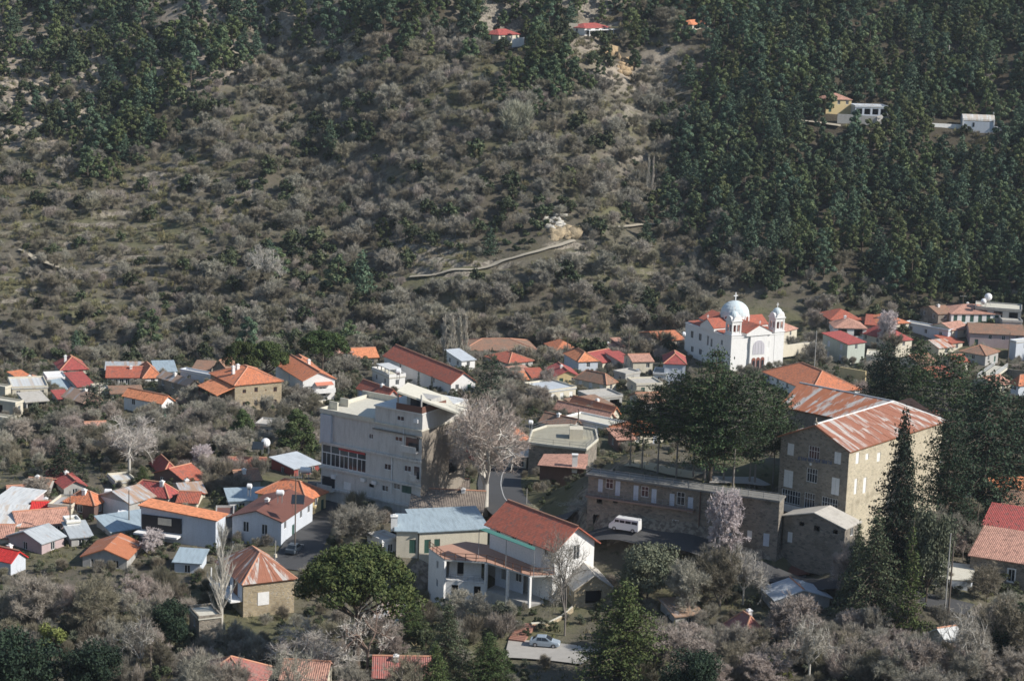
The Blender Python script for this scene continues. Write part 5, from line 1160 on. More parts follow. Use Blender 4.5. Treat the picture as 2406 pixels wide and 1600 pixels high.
low_wall('stone retaining wall below the white house, centre foreground', [(1085, 1438, 289), (1130, 1449, 285), (1200, 1462, 282), (1216, 1460, 282)], 2.2, TAN, cap=CREAMR)
low_wall('tan stone wall behind the silver car, centre foreground', [(1248, 1465, 282), (1290, 1462, 284), (1318, 1448, 287), (1345, 1425, 290)], 2.6, TAN, cap=CREAMR)
low_wall('white wall beside the wide church road', [(1838, 812, 549), (1880, 806, 555), (1918, 803, 560)], 1.2, CREAM)
low_wall('dark stone wall below the staircase in the right cluster', [(2352, 862, 520), (2380, 868, 515), (2420, 872, 512)], 2.5, GSTONE)
low_wall('cream garden wall behind the ribbed hall roof', [(1975, 862, 500), (2035, 872, 496)], 2.0, YELLOW)
# concrete terrace at the right
zt_ = at(2200, 1350, 297)[2]; edge = [onz(px, py, zt_) for px, py in ((2143, 1352), (2200, 1360), (2282, 1364), (2290, 1328), (2215, 1320), (2150, 1318))]
o0 = edge[0]; root = empty('concrete_terrace', tuple(o0-[0, 0, 3.5]), 0, 'flat concrete roof terrace with a low white wall, right foreground', 'terrace')
E = [(p[0]-o0[0], p[1]-o0[1], 0) for p in edge]; m = MB(); prism(m, E, -2, 3.4); m.build('wall', BLUEW, root); m = MB(); prism(m, [(x*1.02, y*1.02, 0) for x, y, z in E], 3.403, 3.55); m.build('deck', CREAMR, root)
m = MB(); a, b_ = np.array(E[1]), np.array(E[4]); m.slab([a+[0, 0, 4.6], b_+[0, 0, 4.6], b_+[.3, 0, 4.6], a+[.3, 0, 4.6]], 1.05, (0, 1, 0)); m.build('dividing_wall', WHITE, root)
m = MB(); rail(m, [np.array(E[4])+[0, 0, 3.55], np.array(E[5])+[0, 0, 3.55]], 1.0, 1.0, .03, 2); m.build('railing', STEEL, root)

# ---- staircases
def stairs(label, p0, p1, wd, n, mat_, name='staircase', railm=None):
    p0, p1 = np.array(p0, float), np.array(p1, float); v_ = p1-p0; L = np.hypot(v_[0], v_[1]); yaw = math.atan2(v_[1], v_[0]); root = empty(name, tuple(p0), yaw, label, 'staircase'); sh = None
    for i in range(n):
        m = MB(); m.box(0, L/n*1.04, -wd/2, wd/2, -.6, v_[2]/n)
        if sh is None: o = m.build('step', mat_, root); sh = o
        else: o = sh.copy(); COL.objects.link(o); o.parent = root
        o.location = (L*i/n, 0, v_[2]*i/n)
    if railm:
        for sgn in (-1, 1):
            m = MB(); rail(m, [(0, sgn*wd/2, 0), (L, sgn*wd/2, v_[2])], 1.0, .9, .06, 2); m.build('railing', railm, root)
    return root
stairs('white outdoor staircase with white railings in the right cluster', at(2312, 890, 500), at(2352, 861, 512), 3.2, 11, CREAMR, railm=FRAMEW)
stairs('narrow reddish brick staircase beside the silver car', at(1213, 1503, 277), at(1240, 1464, 282.5), 2.2, 11, simple('reddish_brick_step', (.30, .15, .11), .9))

# ------------------------------------------------------------------ cars
TYRE = simple('tyre_rubber', (.02, .02, .02), .9); RIM = simple('alloy', (.4, .4, .42), .4, .6); CHROME = simple('headlamp_glass', (.6, .6, .62), .2)
def loft(mb, secs, mi=0):
    for a, b_ in zip(secs[:-1], secs[1:]):
        n = len(a)
        for i in range(n): j = (i+1) % n; mb.face([a[i], a[j], b_[j], b_[i]], mi)
    mb.face(secs[0][::-1], mi); mb.face(secs[-1], mi)
def sec(x, hw, z0, z1, tw_): return [(x, -hw, z0), (x, hw, z0), (x, hw, z0+(z1-z0)*.55), (x, tw_, z1), (x, -tw_, z1), (x, -hw, z0+(z1-z0)*.55)]
def car(name, label, cat, loc, yaw, col, van=False):
    root = empty(name, tuple(loc), yaw, label, cat); paint = simple('paint_'+col[0], col[1], .3, .1, .03); m = MB()
    if van:
        loft(m, [sec(-2.35, .80, .35, 1.2, .78), sec(-2.3, .84, .25, 1.95, .72), sec(1.3, .84, .25, 2.0, .74), sec(1.85, .84, .25, 1.25, .76), sec(2.3, .80, .28, .95, .72), sec(2.36, .76, .35, .85, .7)])
        body = m.build('body', paint, root)
        gl = [(-2.15, -1.25), (-1.15, -.25), (-.15, .65)]
        for s_ in (-1, 1):
            for a, b_ in gl+[(.75, 1.4)]:
                m = MB(); y0 = s_*.80; y1 = s_*.765; m.face([(a, s_*.835, 1.2), (b_, s_*.835, 1.2), (b_, s_*.79, 1.72), (a, s_*.79, 1.72)]); m.build('window', GLASS, root)
        m = MB(); m.face([(1.86, -.68, 1.28), (1.86, .68, 1.28), (1.38, .62, 1.92), (1.38, -.62, 1.92)]); m.build('windscreen', GLASS, root)
        wx = (-1.5, 1.45); hl = 2.35
    else:
        loft(m, [sec(-2.05, .72, .38, .80, .66), sec(-1.95, .80, .25, .92, .74), sec(-.9, .84, .22, .96, .78), sec(.85, .84, .22, .95, .78), sec(1.85, .78, .25, .78, .68), sec(2.05, .70, .34, .66, .6)])
        body = m.build('body', paint, root)
        m = MB(); loft(m, [[(-1.75, -.74, .9), (-1.75, .74, .9), (-1.7, .72, .95), (-1.7, -.72, .95)], [(-1.1, -.78, .9), (-1.1, .78, .9), (-1.1, .62, 1.40), (-1.1, -.62, 1.40)], [(.1, -.78, .9), (.1, .78, .9), (.1, .62, 1.44), (.1, -.62, 1.44)], [(1.0, -.76, .9), (1.0, .76, .9), (.98, .74, .95), (.98, -.74, .95)]]); m.build('cabin', paint, root)
        for s_ in (-1, 1):
            for a, b_, c_, d_ in ((-1.05, -.42, -1.0, -.42), (-.36, .62, -.36, .12)):
                m = MB(); m.face([(a, s_*.80, .97), (b_, s_*.80, .97), (d_, s_*.655, 1.36), (c_, s_*.655, 1.36)]); m.build('window', GLASS, root)
        m = MB(); m.face([(.95, -.66, 1.0), (.95, .66, 1.0), (.2, .56, 1.42), (.2, -.56, 1.42)]); m.build('windscreen', GLASS, root)
        m = MB(); m.face([(-1.68, -.64, 1.0), (-1.68, .64, 1.0), (-1.16, .56, 1.40), (-1.16, -.56, 1.40)]); m.build('rear_window', GLASS, root)
        wx = (-1.25, 1.25); hl = 1.95
    for x_ in wx:
        for s_ in (-1, 1):
            m = MB(); m.tube((x_, s_*.68, .31), (x_, s_*.87, .31), .31, .31, 14, cap=True); w_ = m.build('wheel', TYRE, root)
            m = MB(); m.tube((x_, s_*.86, .31), (x_, s_*.885, .31), .19, .19, 10, cap=True); m.build('rim', RIM, w_)
    for s_ in (-1, 1): m = MB(); m.box(hl-.12, hl+.03, s_*.62-.14, s_*.62+.14, .56, .72); m.build('headlight', CHROME, root)
    return root
def gpt(px, py, D): p = at(px, py, D); return (p[0], p[1], float(meshz(p[0], p[1]))+.12)
sp = gpt(1280, 1520, Dp(1520)); car('parked_car', 'silver blue saloon parked beside the brick staircase', 'car', (sp[0], sp[1], sp[2]+.02), R(-8), ('silver_blue', (.32, .38, .44)))
sp = loc2w(LONGB, -3.0, next(v for v in np.arange(0, 60, .2) if proj(loc2w(LONGB, -3.0, v, 1))[0] < 1468), 0); _sr = street_rows.reshape(-1, 3); sp[2] = float(_sr[np.argmin(np.hypot(_sr[:, 0]-sp[0], _sr[:, 1]-sp[1])), 2])+.03
car('minibus', 'white minibus parked before the long stone building', 'van', tuple(sp), LONGB['th_']+math.pi/2, ('white', (.75, .75, .75)), True)
sp = gpt(692, 1294, Dp(1296)); car('parked_car', 'dark grey car parked in the shaded lane', 'car', (sp[0], sp[1], sp[2]), R(75), ('dark_grey', (.10, .12, .14)))
sp = gpt(1166, 1104, Dp(1104)); car('parked_car', 'dark blue car parked at the road bend by the low white building', 'car', (sp[0], sp[1], sp[2]), R(65), ('dark_blue', (.03, .04, .06)))

# ------------------------------------------------------------------ roof tanks, poles, lamps
def tank(px, py, D, r, label, L=1.7, globe=False, yaw=0, zsup=1.2):
    P = at(px, py, D); root = empty('water_tank', (P[0], P[1], P[2]), yaw, label, 'water tank')
    m = MB()
    if globe:
        K, n = 8, 14; Pp = [[(r*math.cos(2*math.pi*i/n)*math.sin(math.pi*k/K), r*math.sin(2*math.pi*i/n)*math.sin(math.pi*k/K), r*math.cos(math.pi*k/K)) for i in range(n)] for k in range(K+1)]
        for k in range(K):
            for i in range(n): j = (i+1) % n; m.face([Pp[k][i], Pp[k+1][i], Pp[k+1][j], Pp[k][j]])
    else:
        m.tube((-L/2, 0, 0), (L/2, 0, 0), r, r, 14, cap=False)
        for s_ in (-1, 1): m.tube((s_*L/2, 0, 0), (s_*(L/2+r*.3), 0, 0), r, r*.55, 14, cap=True)
    m.build('tank', simple('white_tank_paint', (.78, .78, .78), .4), root, smooth=True)
    m = MB()
    for x_ in (-L/3, L/3):
        for y_ in (-r*.6, r*.6): m.tube((x_, y_, -r*.5), (x_, y_*1.3, -r-zsup), .04, .04, 5)
    m.tube((-L/3, 0, -r-.05), (L/3, 0, -r-.05), .05, .05, 5); m.build('stand', STEEL, root)
    return root
tank(289, 1206, 331, .62, 'white cylindrical tank before the grey gabled house', 1.5)
tank(254, 1155, 340, .5, 'small white tank beside the orange pavilion roof', 1.0)
tank(57, 1178, 342, .55, 'white tank on a frame above the pale roofs, lower left', .7, zsup=2.4)
tank(624, 1040, 368, .85, 'big white globe tank above the silver metal roof', globe=True)
tank(718, 1104, 340, .5, 'white tank between the silver roof and the orange roof', 1.6)
tank(658, 1157, 322, .45, 'white tank on the ridge of the dark rusty roof', 1.0)
tank(586, 1142, 334, .45, 'upright pale tank left of the orange hipped roof', .6)
tank(2322, 698, 585, 1.1, 'larger white globe tank on the canopy roof, top right', globe=True)
tank(2311, 708, 583, .8, 'smaller white globe tank on the canopy roof, top right', globe=True)
tank(936, 873, 452, .65, 'white upright tank on the roof behind the apartment block', .8)
tank(1607, 785, 525, .6, 'white tank between the dark stone house and the church', .5)
tank(1247, 992, 372, .4, 'small white tank left of the curved terrace', .6)
# solar panels leaning on stands
def panel(px, py, D, label, yaw=0):
    P = at(px, py, D); root = empty('solar_panel', tuple(P), yaw, label, 'solar panel'); m = MB(); m.slab([(-1, -.8, 0), (1, -.8, 0), (1, .5, 1.1), (-1, .5, 1.1)], .08, (1, 0, 0)); m.build('collector', GLASS, root); m = MB(); m.tube((-.9, .45, 1), (-.9, .45, -1), .03, .03, 5); m.tube((.9, .45, 1), (.9, .45, -1), .03, .03, 5); m.build('stand', STEEL, root)
panel(606, 1053, 366, 'dark solar panel left of the silver metal roof'); panel(700, 1180, 318, 'dark solar panel at the end of the dark rusty roof')
POLEM = simple('weathered_pole_wood', (.13, .105, .085), .9); POLEL = simple('pale_pole', (.42, .40, .37), .8)
def pole(px, y_top, y_base, label, D=None, mat_=None, arm=True, r=.11, name='utility_pole', cat='utility pole'):
    D = D or Dp(y_base); B = at(px, y_base, D); g_ = float(meshz(B[0], B[1])); T_ = at(px, y_top, D)[2]; hh = max(3, T_-g_)
    root = empty(name, (B[0], B[1], g_-.1), 0, label, cat); m = MB(); m.tube((0, 0, -.5), (0, 0, hh), r*1.2, r*.8, 8, cap=True); m.build('pole', mat_ or POLEM, root)
    if arm:
        m = MB(); m.box(-.9, .9, -.06, .06, hh-.7, hh-.58); [m.tube((x_, 0, hh-.58), (x_, 0, hh-.38), .05, .03, 5) for x_ in (-.8, -.3, .3, .8)]; m.build('crossarm', STEEL, root)
    return root, np.array([B[0], B[1], g_+hh-.4])
wires = []
for a in ((2219, 1250, 1448, 'tall slim pole in front of the concrete terrace', 281, POLEL, False, .09), (2228, 1268, 1440, 'dark pole right beside the slim one at the concrete terrace', 281, None, False, .13),
          (2258, 1155, 1300, 'pole with crossarm left of the right edge houses, behind the terrace', 318, None, True, .15), (2292, 1180, 1280, 'shorter pole with a white lamp right of the crossarm pole', 320, None, False, .1),
          (693, 1110, 1285, 'pole standing at the corner of the pale blue gabled house', 314, None, True, .1), (165, 1152, 1228, 'pole in front of the beige box building', 322, None, True, .09),
          (1358, 960, 1005, 'brown pole behind the curved terrace building', 385, None, False, .13), (303, 1150, 1225, 'pole beside the grey gabled house', 326, None, False, .09),
          (1333, 772, 822, 'slim pole in front of the plain orange roof', 545, None, False, .12), (1477, 775, 822, 'slim pole beside the bright pink roof', 540, None, False, .12),
          (2260, 690, 745, 'pole on the left of the long white house, top right', 588, None, True, .1), (1913, 776, 870, 'pole beside the wide church road', 520, POLEL, False, .1),
          (2368, 780, 850, 'pole before the rusty long roof at the right edge', 525, None, False, .12), (1237, 1150, 1185, 'short white goal-like post beside the dark road', 335, POLEL, False, .06),
          (2285, 245, 275, 'thin mast beside the white chapel on the slope', 748, POLEL, False, .15), (2217, 250, 288, 'white mast on the roadside wall near the chapel', 744, POLEL, False, .22)):
    r_, p_ = pole(a[0], a[1], a[2], a[3], a[4], a[5], a[6], a[7]); wires.append(p_)
r_, p_ = pole(647, 1268, 1320, 'old street lamp with round head by the lane', 306, POLEL, False, .06, 'street_lamp', 'street lamp')
m = MB(); m.tube((0, 0, 2.6), (0, 0, 3.1), .28, .22, 8, cap=True); m.build('lamp_head', CREAM, r_)
def wire(a, b_, label, sag=1.2, r=.018):
    m = MB(); n = 12; o = a.copy(); P_ = [a+(b_-a)*i/n-[0, 0, sag*4*(i/n)*(1-i/n)]-o for i in range(n+1)]
    for i in range(n): m.tube(P_[i], P_[i+1], r, r, 3)
    w_ = m.build('power_line', simple('cable', (.05, .05, .05)), None); w_.location = tuple(o); tag(w_, label, 'power line')
wire(wires[2], wires[3], 'short cable between the two poles behind the concrete terrace'); wire(wires[2], at(1850, 1308, 310), 'long sagging cable crossing below the stone school', 2.5)
wire(wires[4], at(760, 1120, 322), 'cable from the lane pole to the apartment block')

# ------------------------------------------------------------------ plants
L_PINE = leafm('pine_needles', (.026, .050, .024), (.062, .092, .034))
L_PINEF = leafm('forest_needles', (.062, .100, .056), (.130, .165, .075), .40)
L_STONE = leafm('stone_pine_needles', (.034, .060, .018), (.082, .105, .032), .12)
L_FIR = leafm('dark_needles', (.016, .034, .022), (.035, .06, .03))
L_OAK = leafm('evergreen_leaves', (.042, .060, .032), (.092, .108, .052), .4)
L_OLIVE = leafm('grey_green_leaves', (.085, .10, .065), (.14, .145, .095), .25)
L_LIME = leafm('yellow_green_leaves', (.16, .19, .05), (.26, .28, .09), .2)
L_FRESH = leafm('fresh_green_needles', (.046, .078, .024), (.098, .130, .045), .12)
TW_G = leafm('grey_twigs', (.235, .222, .18), (.375, .35, .29), .30)
TW_B = leafm('brownish_twigs', (.18, .165, .115), (.295, .265, .195), .30)
TW_P = leafm('pinkish_twigs', (.31, .265, .225), (.44, .385, .335), .2)
TW_W = leafm('whitish_twigs', (.42, .39, .35), (.60, .56, .50), .15)
BLOS = leafm('white_blossom', (.50, .44, .43), (.72, .66, .64), .15)

def unit(v): return v/np.maximum(np.linalg.norm(v, axis=-1, keepdims=True), 1e-9)
def leafquads(C, size, rng, elong=1.6, out=None, flat=0.0):
    n = len(C); N = unit(rng.normal(size=(n, 3)))
    if out is not None: N = unit(N*.8+out*.9)
    if flat: N = unit(N*(1-flat)+np.array([0, 0, 1.0])*flat)
    T = unit(np.cross(N, rng.normal(size=(n, 3)))); B = np.cross(N, T)
    s = (size*rng.uniform(.6, 1.4, n))[:, None]
    V = np.stack([C-T*s*elong*.5, C-B*s*.42, C+T*s*elong*.5, C+B*s*.42], 1).reshape(-1, 3)
    return V, np.arange(n*4).reshape(n, 4)
def twigquads(P0, P1, w0, rng):
    d = unit(P1-P0); s = unit(np.cross(d, rng.normal(size=P0.shape))); w = w0[:, None] if hasattr(w0, 'shape') else w0
    V = np.stack([P0-s*w*.5, P0+s*w*.5, P1+s*w*.18, P1-s*w*.18], 1).reshape(-1, 3)
    return V, np.arange(len(P0)*4).reshape(-1, 4)
def tubes(segs, k=5):
    V = []; Fq = []; b = 0
    for p0, p1, r0, r1 in segs:
        d = p1-p0; L = np.linalg.norm(d)
        if L < 1e-4: continue
        d = d/L; a = np.cross(d, [.3, .2, .93]); a /= np.linalg.norm(a)+1e-9; c = np.cross(d, a); t = np.arange(k)*2*np.pi/k
        ring = np.cos(t)[:, None]*a+np.sin(t)[:, None]*c
        V += [p0+ring*r0, p1+ring*r1]; i = np.arange(k); j = (i+1) % k; Fq.append(np.stack([b+i, b+j, b+k+j, b+k+i], 1)); b += 2*k
    return np.concatenate(V), np.concatenate(Fq)
def join(*parts):
    V = []; Fq = []; M_ = []; b = 0
    for mi, (v, f) in parts: V.append(v); Fq.append(f+b); M_.append(np.full(len(f), mi)); b += len(v)
    return np.concatenate(V), np.concatenate(Fq), np.concatenate(M_)
def blob_pts(rng, n, c, r, shell=.55):
    """points spread in an ellipsoid, thicker towards its skin; also outward directions"""
    u = unit(rng.normal(size=(n, 3))); q = rng.uniform(shell, 1, n)[:, None]; return np.array(c)+u*q*np.array(r), u
def conifer_pts(rng, H, Rb, z0, layers, per, prof=1.0, droop=.15, irr=.25, tufts=10, tuft=.35):
    """branches in whorls; returns leaf centres and branch segments"""
    C = []; seg = []
    for i in range(layers):
        t = (i+rng.uniform(-.3, .3))/layers; z = z0+(H-z0)*max(0, t)*.97; rad = Rb*(1-t)**prof+.12*Rb*(1-t)
        for k in range(per):
            a = rng.uniform(0, 6.283); L = rad*rng.uniform(1-irr*1.6, 1+irr*.6)
            if L < .15: continue
            e = np.array([math.cos(a)*L, math.sin(a)*L, -droop*L+rng.uniform(-.1, .25)*L*.5]); p0 = np.array([0, 0, z]); seg.append((p0, p0+e, .03+.012*L, .01))
            m = max(3, int(tufts*L/Rb)); s = rng.uniform(.25, 1.05, m)[:, None]; C.append(p0+e*s+rng.normal(size=(m, 3))*tuft*np.array([1, 1, .55]))
    C.append(np.stack([rng.normal(0, .1, 8), rng.normal(0, .1, 8), H-rng.uniform(0, .1*H, 8)], 1))
    return np.concatenate(C), seg
def grow(rng, p, d, L, r, depth, out, spread=.6, ratio=.72, kids=(2, 4), up=.15, wob=.12, seg=3, minr=.012):
    q = p.copy(); dd = d.copy()
    for i in range(seg):
        dd = unit(dd+rng.normal(size=3)*wob+np.array([0, 0, up*.3])); n = q+dd*L/seg; r1 = r*(1-.28/seg*(i+1)); out.append((q.copy(), n.copy(), r*(1-.28/seg*i), r1, depth)); q = n
        if depth > 0 and i < seg-1 and rng.random() < .75:
            k = unit(dd+rng.normal(size=3)*spread); grow(rng, q, k, L*ratio*rng.uniform(.6, 1), r1*.6, depth-1, out, spread, ratio, kids, up, wob, seg, minr)
    if depth > 0:
        for _ in range(rng.integers(*kids)):
            k = unit(dd+rng.normal(size=3)*spread); grow(rng, q, k, L*ratio*rng.uniform(.8, 1.1), r*.7, depth-1, out, spread, ratio, kids, up, wob, seg, minr)
def bare(seed, H, trunk=.22, r=.16, depth=3, spread=.55, twig=3, tw=.03, tl=.7, up=.2, mats=(GREYB, TW_G), limbs=(3, 5), ratio=.74, min_tube=1, width=None):
    """a leafless tree: tapered limbs as tubes, twigs as fine blades"""
    rng = np.random.default_rng(seed); out = []; p = np.array([0., 0, -.3]); L0 = H*trunk
    out.append((p, np.array([0, 0, L0]), r*1.25, r, 9)); 
    for _ in range(rng.integers(*limbs)):
        d = unit(np.array([rng.normal()*spread, rng.normal()*spread, 1.0])); grow(rng, np.array([0, 0, L0*rng.uniform(.75, 1)]), d, H*.30, r*.7, depth, out, spread, ratio, up=up)
    z = np.array([o[1] for o in out]); k = H/max(z[:, 2].max(), .1)*.96
    sx = 1.0
    if width: sx = width/2/max(np.percentile(np.abs(z[:, :2]), 98), .1)/k
    K = np.array([k*sx, k*sx, k]); out = [(a*K, b*K, r0, r1, dp) for a, b, r0, r1, dp in out]
    big = [(a, b, r0, r1) for a, b, r0, r1, dp in out if dp >= min_tube]
    fine = [(a, b, r0) for a, b, r0, r1, dp in out if dp < min_tube]
    parts = [(0, tubes(big, 5))]
    if fine:
        A = np.array([f[0] for f in fine]); B = np.array([f[1] for f in fine]); parts.append((1, twigquads(A, B, np.maximum(tw*1.3, 2*np.array([f[2] for f in fine])), rng)))
        n = len(fine)*twig; i = rng.integers(0, len(fine), n); t = rng.random((n, 1)); P = A[i]*(1-t)+B[i]*t; dr = unit(unit(B[i]-A[i])+rng.normal(size=(n, 3))*.75+np.array([0, 0, up])); parts.append((1, twigquads(P, P+dr*(tl*rng.uniform(.5, 1.3, n))[:, None], tw, rng)))
    return parts, mats
def bushy(seed, H, W, n, twl, tw, mats=(GREYB, TW_B), up=.9, lobes=9):
    """many-stemmed leafless bush: stems fanning out, each ending in its own spray of twigs"""
    rng = np.random.default_rng(seed); seg = []; A = []; B = []
    for i in range(lobes):
        a = i*2.4+rng.normal()*.4; rr = W*.36*math.sqrt((i+.5)/lobes)*rng.uniform(.7, 1.2); z = H*rng.uniform(.42, .78)*(1.1-.35*rr/(W*.4)); e = np.array([math.cos(a)*rr, math.sin(a)*rr, z]); k = e*np.array([.35, .35, .5])
        seg += [(np.array([0, 0, -.2]), k, .055, .035), (k, e, .035, .015)]; cr = W*rng.uniform(.13, .25); m = int(n/lobes*rng.uniform(.6, 1.4)); u = unit(rng.normal(size=(m, 3))+[0, 0, .25]); q = rng.uniform(.1, 1, (m, 1))
        C = e+u*q*np.array([cr, cr, cr*1.25]); C[:, 2] = np.maximum(C[:, 2], .05); d = unit(u*.7+unit(e)*.5+rng.normal(size=(m, 3))*.35+np.array([0, 0, up*.6])); l = twl*rng.uniform(.5, 1.4, (m, 1)); A.append(C-d*l*.5); B.append(C+d*l*.5)
        for j in range(5): f = e+unit(rng.normal(size=3)+[0, 0, .8])*cr; seg.append((e-(e-k)*.3, f, .018, .006))
    m = n//4; u = unit(rng.normal(size=(m, 3))); C = u*rng.uniform(.2, 1, (m, 1))*[W*.36, W*.36, H*.30]+[0, 0, H*.34]; d = unit(u*.5+rng.normal(size=(m, 3))*.5+[0, 0, up]); A.append(C-d*twl*.5); B.append(C+d*twl*.5)
    return [(0, tubes(seg, 4)), (1, twigquads(np.concatenate(A), np.concatenate(B), tw, rng))], mats
def leafy(seed, H, W, n, size, mats, clumps=14, trunk=.25, r=.14, shell=.5, flatten=1.0, top=False):
    """broadleaf evergreen: clumps of leaves on limbs"""
    rng = np.random.default_rng(seed); seg = [(np.array([0, 0, -.4]), np.array([0, 0, H*trunk]), r*1.3, r)]; C = []; O = []
    for i in range(clumps):
        a = rng.uniform(0, 6.28); rr = W*.36*math.sqrt(rng.random()); z = H*(trunk+.12+(.82-trunk)*rng.random()*(1-.5*(rr/(W*.5))**2)); c = np.array([math.cos(a)*rr, math.sin(a)*rr, z]); cr = W*rng.uniform(.13, .24)
        seg.append((np.array([0, 0, H*trunk*.9]), c, r*.5, .02)); p, u = blob_pts(rng, n//clumps, c, (cr, cr, cr*.75*flatten), shell); C.append(p); O.append(u)
    return [(0, tubes(seg, 5)), (1, leafquads(np.concatenate(C), size, rng, 1.4, np.concatenate(O)))], mats
def conifer(seed, H, W, layers, per, size, tufts, mats, z0=.1, prof=1.0, droop=.15, irr=.25, tuft=None, r=.16, flat=.2):
    rng = np.random.default_rng(seed); C, seg = conifer_pts(rng, H, W/2, H*z0, layers, per, prof, droop, irr, tufts, tuft or size*.7)
    tr = [(np.array([0, 0, -.5]), np.array([0, 0, H*.5]), r*1.2, r*.7), (np.array([0, 0, H*.5]), np.array([0, 0, H*.97]), r*.7, .03)]
    return [(0, tubes(tr+seg, 5)), (1, leafquads(C, size, rng, 1.7, None, flat))], mats
def roundpine(seed, H, W, n, size, mats, z0=.35, clumps=26, r=.18, umb=0.0, pw=.7):
    """pine with a bare lower trunk and a crown of needle cushions"""
    rng = np.random.default_rng(seed); seg = [(np.array([0, 0, -.5]), np.array([W*.02, 0, H*z0]), r*1.25, r), (np.array([W*.02, 0, H*z0]), np.array([0, W*.02, H*.9]), r, .05)]; C = []; O = []
    for i in range(clumps):
        t = (i+.5)/clumps; a = i*2.4+rng.normal()*.3
        if umb: el = rng.random()**.6; rr = W*.5*math.sqrt(1-el*el)*rng.uniform(.72, .95) if rng.random() < .8 else W*.25*rng.random(); z = H*z0+H*(1-z0)*(.25+.68*el); cr = W*rng.uniform(.085, .125)
        else: z = H*(z0+(.97-z0)*t); rr = W*.5*(1-t)**pw*rng.uniform(.35, 1.0); cr = W*rng.uniform(.11, .18)*(1.15-.5*t)
        c = np.array([math.cos(a)*rr, math.sin(a)*rr, z]); seg.append((np.array([0, 0, max(H*z0*.9, z-rr*.7)]), c, r*.4, .03)); p, u = blob_pts(rng, n//clumps, c, (cr, cr, cr*.72), .55); C.append(p); O.append(u)
    return [(0, tubes(seg, 5)), (1, leafquads(np.concatenate(C), size, rng, 1.6, np.concatenate(O)))], mats
def poplar(seed, H, W, mats, n=900, tw=.03):
    rng = np.random.default_rng(seed); seg = [(np.array([0, 0, -.4]), np.array([0, 0, H*.5]), .2, .12), (np.array([0, 0, H*.5]), np.array([.1, 0, H*.98]), .12, .02)]; A = []; B = []
    for i in range(46):
        t = rng.uniform(.06, .85); a = rng.uniform(0, 6.28); L = H*.30*(1-t*.5); w = W*.5*rng.uniform(.3, 1)*(1.2-t); p0 = np.array([0, 0, H*t]); p1 = p0+np.array([math.cos(a)*w, math.sin(a)*w, L]); seg.append((p0, p1, .06, .015))
        m = n//46; s = rng.random((m, 1)); P = p0+(p1-p0)*s; d = unit(np.array([0, 0, 1.6])+rng.normal(size=(m, 3))*.45+unit(p1-p0)); A.append(P); B.append(P+d*rng.uniform(.5, 1.3, (m, 1)))
    return [(0, tubes(seg, 4)), (1, twigquads(np.concatenate(A), np.concatenate(B), tw, rng))], mats
def mesh1(name, pm):
    parts, mats = pm; V, Fq, M_ = join(*parts); return npmesh(name, V, Fq, list(mats), M_)
def mesh2(name, pm):
    """trunk and crown as two meshes"""
    parts, mats = pm; tr = [p for p in parts if p[0] == 0]; cr = [p for p in parts if p[0] == 1]
    v, f, _ = join(*tr); a = npmesh('trunk', v, f, mats[0]); v, f, _ = join(*cr); return a, npmesh('crown', v, f, mats[1])
def place(name, meshes, loc, s, rz, label, cat='tree', group=None, sxy=None, tilt=0):
    sxy = sxy or s
    if isinstance(meshes, tuple):
        root = empty(name, tuple(loc), rz, label, cat, group); root.scale = (sxy, sxy, s)
        for nm, me in zip(('trunk', 'crown'), meshes): o = bpy.data.objects.new(nm, me); COL.objects.link(o); o.parent = root
        return root
    o = bpy.data.objects.new(name, meshes); COL.objects.link(o); o.location = tuple(loc); o.rotation_euler = (0, 0, rz); o.scale = (sxy, sxy, s); return tag(o, label, cat, group)
def tree(name, meshes, H0, W0, px, y_top, y_base, w_px, label, D=None, group=None, cat='tree', rz=None):
    """stand a tree where the photograph shows it: foot, height and width come from its outline"""
    if D is None:
        g_ = ground(px, y_base); D = g_[1] if g_ is not None else Dp(y_base)
    B = at(px, y_base, D); z = float(meshz(B[0], B[1])); T_ = at(px, y_top, D)[2]; Ht = max(1.5, T_-z); Wt = w_px/F*D
    return place(name, meshes, (B[0], B[1], z-.1), Ht/H0, rz if rz is not None else random.uniform(0, 6.28), label, cat, group, Wt/W0)

# --- trees that stand out one by one in the village
M = {}
M['stonepine'] = mesh2('sp', roundpine(11, 12, 12, 26000, .20, (BARK, L_STONE), .48, 80, .32, umb=1)); M['stonepine2'] = mesh2('sp', roundpine(12, 12, 13, 9000, .34, (BARK, leafm('back_stone_pine_needles', (.045, .075, .022), (.085, .115, .035))), .40, 50, .3, umb=1))
M['cedar'] = mesh2('cd', conifer(21, 12, 10, 13, 9, .26, 22, (BARK, L_FIR), .18, .55, .02, .35, .28)); M['fir'] = mesh2('fr', conifer(22, 12, 7, 30, 11, .24, 16, (BARK, L_FIR), .03, 1.05, .25, .15, .24))
M['spruce'] = mesh2('sr', conifer(23, 16, 10, 36, 14, .20, 46, (BARK, L_FIR), .03, .82, .20, .32, .28)); M['deodar'] = mesh2('dd', conifer(24, 14, 10, 30, 12, .20, 52, (BARK, leafm('deodar_needles', (.050, .078, .042), (.115, .140, .075), .12)), .05, .75, .26, .38, .26))
